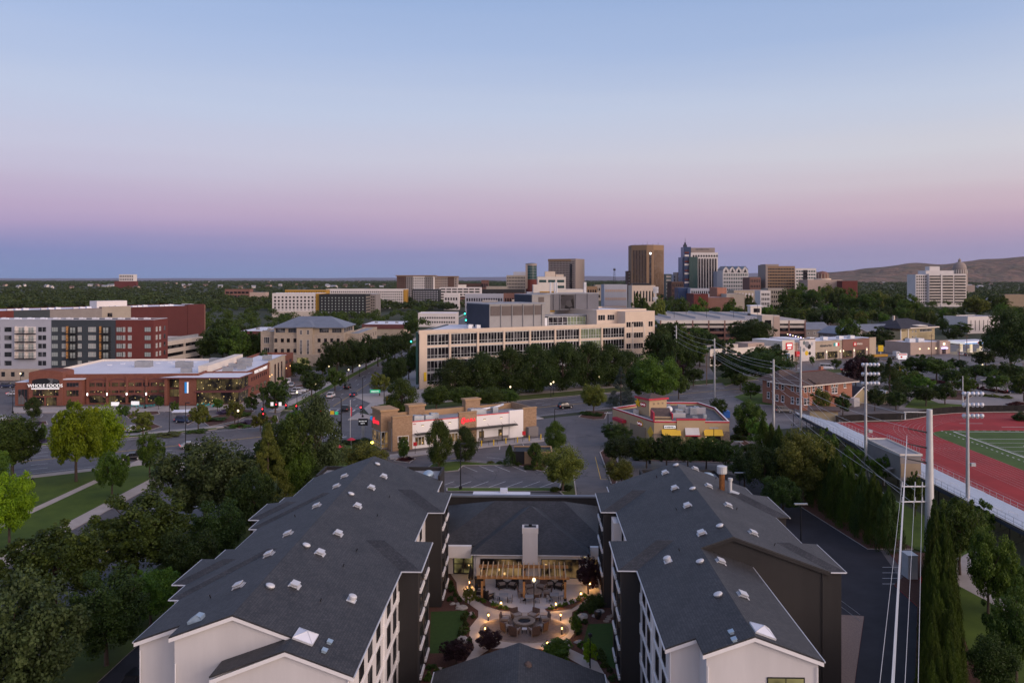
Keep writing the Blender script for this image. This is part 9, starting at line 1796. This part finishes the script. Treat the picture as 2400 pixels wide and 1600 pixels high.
# ================================================================== vehicles
def car_parts(Lc, Wc, H, kind):
 hw = Wc/2;zb = .28;belt = H*.60
 def loft(st, rings, mi=0):
  mb = MB();n = len(rings[0]);vs = [p for r_ in rings for p in r_]
  fs = [(k*n+i, k*n+(i+1) % n, (k+1)*n+(i+1) % n, (k+1)*n+i) for k in range(len(rings)-1) for i in range(n)]
  mb.add(vs, fs+[tuple(range(n))[::-1], tuple(range((len(rings)-1)*n, len(rings)*n))], mi);return mb
 def ringy(y, w, z0, z1, z2, wt): return [(-w*.92, y, z0), (w*.92, y, z0), (w, y, z1), (wt, y, z2), (-wt, y, z2), (-w, y, z1)]
 h2_ = Lc/2;nose = belt*.80 if kind != 'van' else belt*.86
 prof = [(-h2_, hw*.80, .36, .5, nose*.78), (-h2_+.12, hw*.90, .30, .5, nose*.92), (-h2_+.55, hw*.98, zb, .55, nose), (-h2_*.42, hw, zb, .58, belt*.99), (0, hw, zb, .6, belt), (h2_*.55, hw, zb, .6, belt), (h2_-.35, hw*.97, zb, .6, belt*(.99 if kind != 'sedan' else .95)), (h2_-.06, hw*.92, .32, .55, belt*.93), (h2_, hw*.86, .38, .55, belt*.86)]
 body = loft(None, [ringy(y, w, z0, z1, z2, w*.93) for y, w, z0, z1, z2 in prof]).mesh('body', 'car_paint', True)
 if kind == 'sedan': cab = [(-h2_*.42, .9, belt), (-h2_*.08, .80, H-.05), (h2_*.38, .80, H-.04), (h2_*.74, .88, belt)]
 elif kind == 'suv': cab = [(-h2_*.44, .92, belt), (-h2_*.16, .82, H-.06), (h2_*.74, .82, H-.07), (h2_*.93, .90, belt)]
 else: cab = [(-h2_*.72, .93, belt), (-h2_*.48, .86, H-.06), (h2_*.9, .87, H-.06), (h2_*.975, .92, belt)]
 mb = MB();a, b_, c_, d_ = cab;X = lambda f: hw*f
 v = [(-X(a[1]), a[0], a[2]-.02), (X(a[1]), a[0], a[2]-.02), (-X(b_[1]), b_[0], b_[2]), (X(b_[1]), b_[0], b_[2]), (-X(c_[1]), c_[0], c_[2]), (X(c_[1]), c_[0], c_[2]), (-X(d_[1]), d_[0], d_[2]-.02), (X(d_[1]), d_[0], d_[2]-.02)]
 mb.add(v, [(0, 1, 3, 2), (2, 3, 5, 4), (4, 5, 7, 6), (1, 7, 5, 3), (0, 2, 4, 6)]);glass = mb.mesh('window', 'glass')
 mb = MB();mb.slab([(-X(b_[1])-.02, b_[0]-.05, H-.02), (X(b_[1])+.02, b_[0]-.05, H-.02), (X(c_[1])+.02, c_[0]+.05, H), (-X(c_[1])-.02, c_[0]+.05, H)], .07)
 for s in (-1, 1):
  for (p, q) in ((a, b_), (d_, c_)): mb.cyl((s*X(p[1]), p[0], p[2]-.02), (s*X(q[1]), q[0], q[2]), .045, .045, 5)
  mid = (b_[0]+c_[0])/2;mb.cyl((s*X(.92), mid, belt-.02), (s*X(.82), mid, H-.06), .05, .05, 5)
 roof = mb.mesh('roof', 'car_paint')
 return body, glass, roof
mat('car_paint', (.02, .02, .022), .25, 0, spec=.6)
for nm, c in (('paint_black', (.012, .012, .014)), ('paint_white_car', (.62, .62, .64)), ('paint_silver', (.33, .34, .36)), ('paint_navy', (.02, .03, .07)), ('paint_grey', (.09, .095, .10)), ('paint_red', (.25, .02, .02)), ('paint_tan', (.24, .21, .17)), ('paint_truck', (.6, .6, .62))): mat(nm, c, .28, 0, spec=.6)
CARS = {'sedan': car_parts(4.6, 1.82, 1.45, 'sedan'), 'suv': car_parts(4.7, 1.9, 1.75, 'suv'), 'van': car_parts(5.4, 2.05, 2.5, 'van')}
CDIM = {'sedan': (4.6, 1.82), 'suv': (4.7, 1.9), 'van': (5.4, 2.05)}
mb = MB();mb.cyl((-.11, 0, 0), (.11, 0, 0), .34, .34, 14);TYRE = mb.mesh('tyre', 'rubber');mb = MB();mb.cyl((-.12, 0, 0), (.12, 0, 0), .21, .21, 10);RIM = mb.mesh('rim', 'aluminium')
mb = MB();mb.box(-.2, .2, -.04, .04, -.08, .08);HEAD = mb.mesh('headlight', 'vent_white');TAIL = mb.mesh('tail_light', 'tail_red')
def car(p, rz, kind, paint, label, z=.0, lit=True):
 """front of the car points to -y when rz is 0"""
 t = thing('car' if kind != 'van' else 'van', label, 'car' if kind != 'van' else 'van', (p[0], p[1], z), rz);Lc, Wc = CDIM[kind];bo, gl, rf = CARS[kind]
 share('body', bo, t, mat=paint);share('window', gl, t);share('roof', rf, t, mat=paint)
 for sx in (-1, 1):
  for sy in (-.31, .31): w_ = share('wheel', TYRE, t, (sx*(Wc/2-.10), sy*Lc, .34));share('rim', RIM, w_)
  share('headlight', HEAD, t, (sx*Wc*.34, -Lc/2+.06, .62));share('tail_light', TAIL, t, (sx*Wc*.36, Lc/2-.05, .82), mat=None if lit else 'red_bright')
 return t
BV = math.pi-TH                     # driving away along the boulevard
for u, v, kind, pt, rz, lb in ((776, 931, 'suv', 'paint_white_car', BV, 'white SUV driving away up the boulevard'), (815, 910, 'suv', 'paint_black', BV, 'dark SUV with red tail lights, farthest up the boulevard'), (829, 928, 'sedan', 'paint_navy', BV, 'dark blue sedan right of the white SUV'), (811, 962, 'suv', 'paint_black', BV, 'black SUV nearest the crosswalk on the boulevard'),
 (1325, 956, 'suv', 'paint_black', BA+R(90), 'black SUV driving along the avenue right of the chicken restaurant'), (305, 1077, 'sedan', 'paint_black', BA-R(90), 'low black car passing on the avenue by the park'), (446, 1049, 'sedan', 'paint_silver', BA+R(90), 'silver car half hidden behind trees on the avenue'),
 (675, 898, 'suv', 'paint_white_car', .2, 'white SUV parked beside the store wing'), (683, 905, 'sedan', 'paint_silver', .2, 'silver sedan parked beside the white SUV'), (700, 920, 'suv', 'paint_white_car', 1.8, 'white SUV parked under the car park trees'), (690, 925, 'sedan', 'paint_white_car', 1.8, 'white sedan at the boulevard end of the car park'), (707, 917, 'sedan', 'paint_silver', 1.8, 'silver car parked behind the boulevard trees'),
 (18, 908, 'suv', 'paint_navy', 1.6, 'dark blue SUV parked left of the store'), (34, 926, 'sedan', 'paint_white_car', 1.7, 'white car nose behind the store corner'), (35, 903, 'sedan', 'paint_grey', 1.6, 'grey car behind the dark blue SUV'), (2, 985, 'sedan', 'paint_white_car', 1.2, 'white car cut by the left picture edge'), (315, 1010, 'sedan', 'paint_white_car', 2.2, 'small white car in the store car park'), (430, 990, 'suv', 'paint_navy', 1.2, 'dark car beside the trolley shelter'),
 (1838, 966, 'suv', 'paint_tan', R(80), 'tan and grey SUV parked beside the brick building'), (1937, 866, 'van', 'paint_white_car', R(75), 'white van parked behind the brick building'), (1832, 795, 'suv', 'paint_white_car', R(90), 'white pickup in the lot behind the shops'), (2258, 832, 'suv', 'paint_white_car', R(90), 'white SUV before the restaurant at the fuel station'), (2272, 834, 'suv', 'paint_black', R(90), 'black SUV beside the white one near the fuel station'), (2380, 922, 'sedan', 'paint_navy', R(60), 'dark car parked in the pale car park'), (1855, 800, 'sedan', 'paint_black', R(80), 'black car in the lot behind the shops'), (1985, 870, 'sedan', 'paint_red', R(80), 'red car beside the chimney of the brick building'), (2125, 875, 'sedan', 'paint_grey', R(85), 'grey car on the cross street')):
 p = P(u, v);car(p, rz, kind, pt, lb, .0)
for i, (x, y, pt, k) in enumerate(((-35.8, 61, 'paint_black', 'sedan'), (-35.8, 64, 'paint_navy', 'suv'), (-35.8, 67, 'paint_grey', 'sedan'), (-35.6, 74, 'paint_black', 'suv'), (-35.6, 77, 'paint_navy', 'sedan'), (-35.6, 80.2, 'paint_black', 'suv'), (-35.6, 92, 'paint_black', 'sedan'), (-35.6, 98, 'paint_grey', 'suv'))):
 car(to_wld((x, y, 0)), R(90)-TH+(.0 if i % 2 else math.pi), k, pt, '%s dark car parked along the left side of the hotel, from the front' % ('first', 'second', 'third', 'fourth', 'fifth', 'sixth', 'seventh', 'eighth')[i], -.02, False)
# delivery truck on the right
p = P(2085, 842);t = thing('truck', 'white cab truck with long dark trailer bed', 'truck', (p[0], p[1], 0), R(20));b = MB();b.box(-11, 2.4, -1.2, 1.2, 1.1, 1.6);b.build('trailer_bed', 'dark_metal', t);b = MB();b.add([(3,-1.2,.6),(7.5,-1.1,.6),(7.5,1.1,.6),(3,1.2,.6),(3,-1.2,3.6),(5.0,-1.15,3.6),(5.0,1.15,3.6),(3,1.2,3.6),(5.8,-1.1,2.3),(7.5,-1.0,1.9),(7.5,1.0,1.9),(5.8,1.1,2.3)], [(0,1,9,8,5,4),(2,3,7,6,11,10),(1,2,10,9),(4,5,6,7),(5,8,11,6),(8,9,10,11),(0,4,7,3)]);b.build('cab', 'paint_truck', t);b = MB();b.add([(5.05,-.95,3.4),(5.05,.95,3.4),(5.75,.95,2.42),(5.75,-.95,2.42)], [(0,3,2,1)]);b.box(3.6, 4.9, -1.22, -1.19, 2.4, 3.3);b.build('window', 'glass', t);b = MB();b.box(-10, -2, -1.1, 1.1, 1.6, 2.6);b.build('load', 'mustard', t)
for x in (-9, -7.6, 1.2, 6.2):
 for s in (-1, 1): b = MB();b.cyl((x, s*1.0-.18, .5), (x, s*1.0+.18, .5), .5, .5, 12);b.build('wheel', 'rubber', t)
# ================================================================== evening air
hz = MB();hz.box(-14500, 14500, -120, 17000, -8, 420)
vm = bpy.data.materials.new('haze_air');vm.use_nodes = True;vt_ = vm.node_tree;vt_.nodes.clear()
pv = vt_.nodes.new('ShaderNodeVolumePrincipled');pv.inputs['Density'].default_value = 1.1e-5;pv.inputs['Color'].default_value = (.80, .80, .92, 1);pv.inputs['Anisotropy'].default_value = .2
mo = vt_.nodes.new('ShaderNodeOutputMaterial');vt_.links.new(pv.outputs[0], mo.inputs['Volume']);MATS['haze_air'] = vm
ho = hz.build('haze', 'haze_air');ho['kind'] = 'stuff';ho['label'] = 'thin evening haze over the town'
# ================================================================== lettering becomes plain mesh
dg = bpy.context.evaluated_depsgraph_get()
for o in TEXTS:
 me = bpy.data.meshes.new_from_object(o.evaluated_get(dg));n = bpy.data.objects.new('lettering', me);COL.objects.link(n)
 n.parent = o.parent;n.location = o.location;n.rotation_euler = o.rotation_euler;n.scale = o.scale
for o in TEXTS: bpy.data.objects.remove(o)
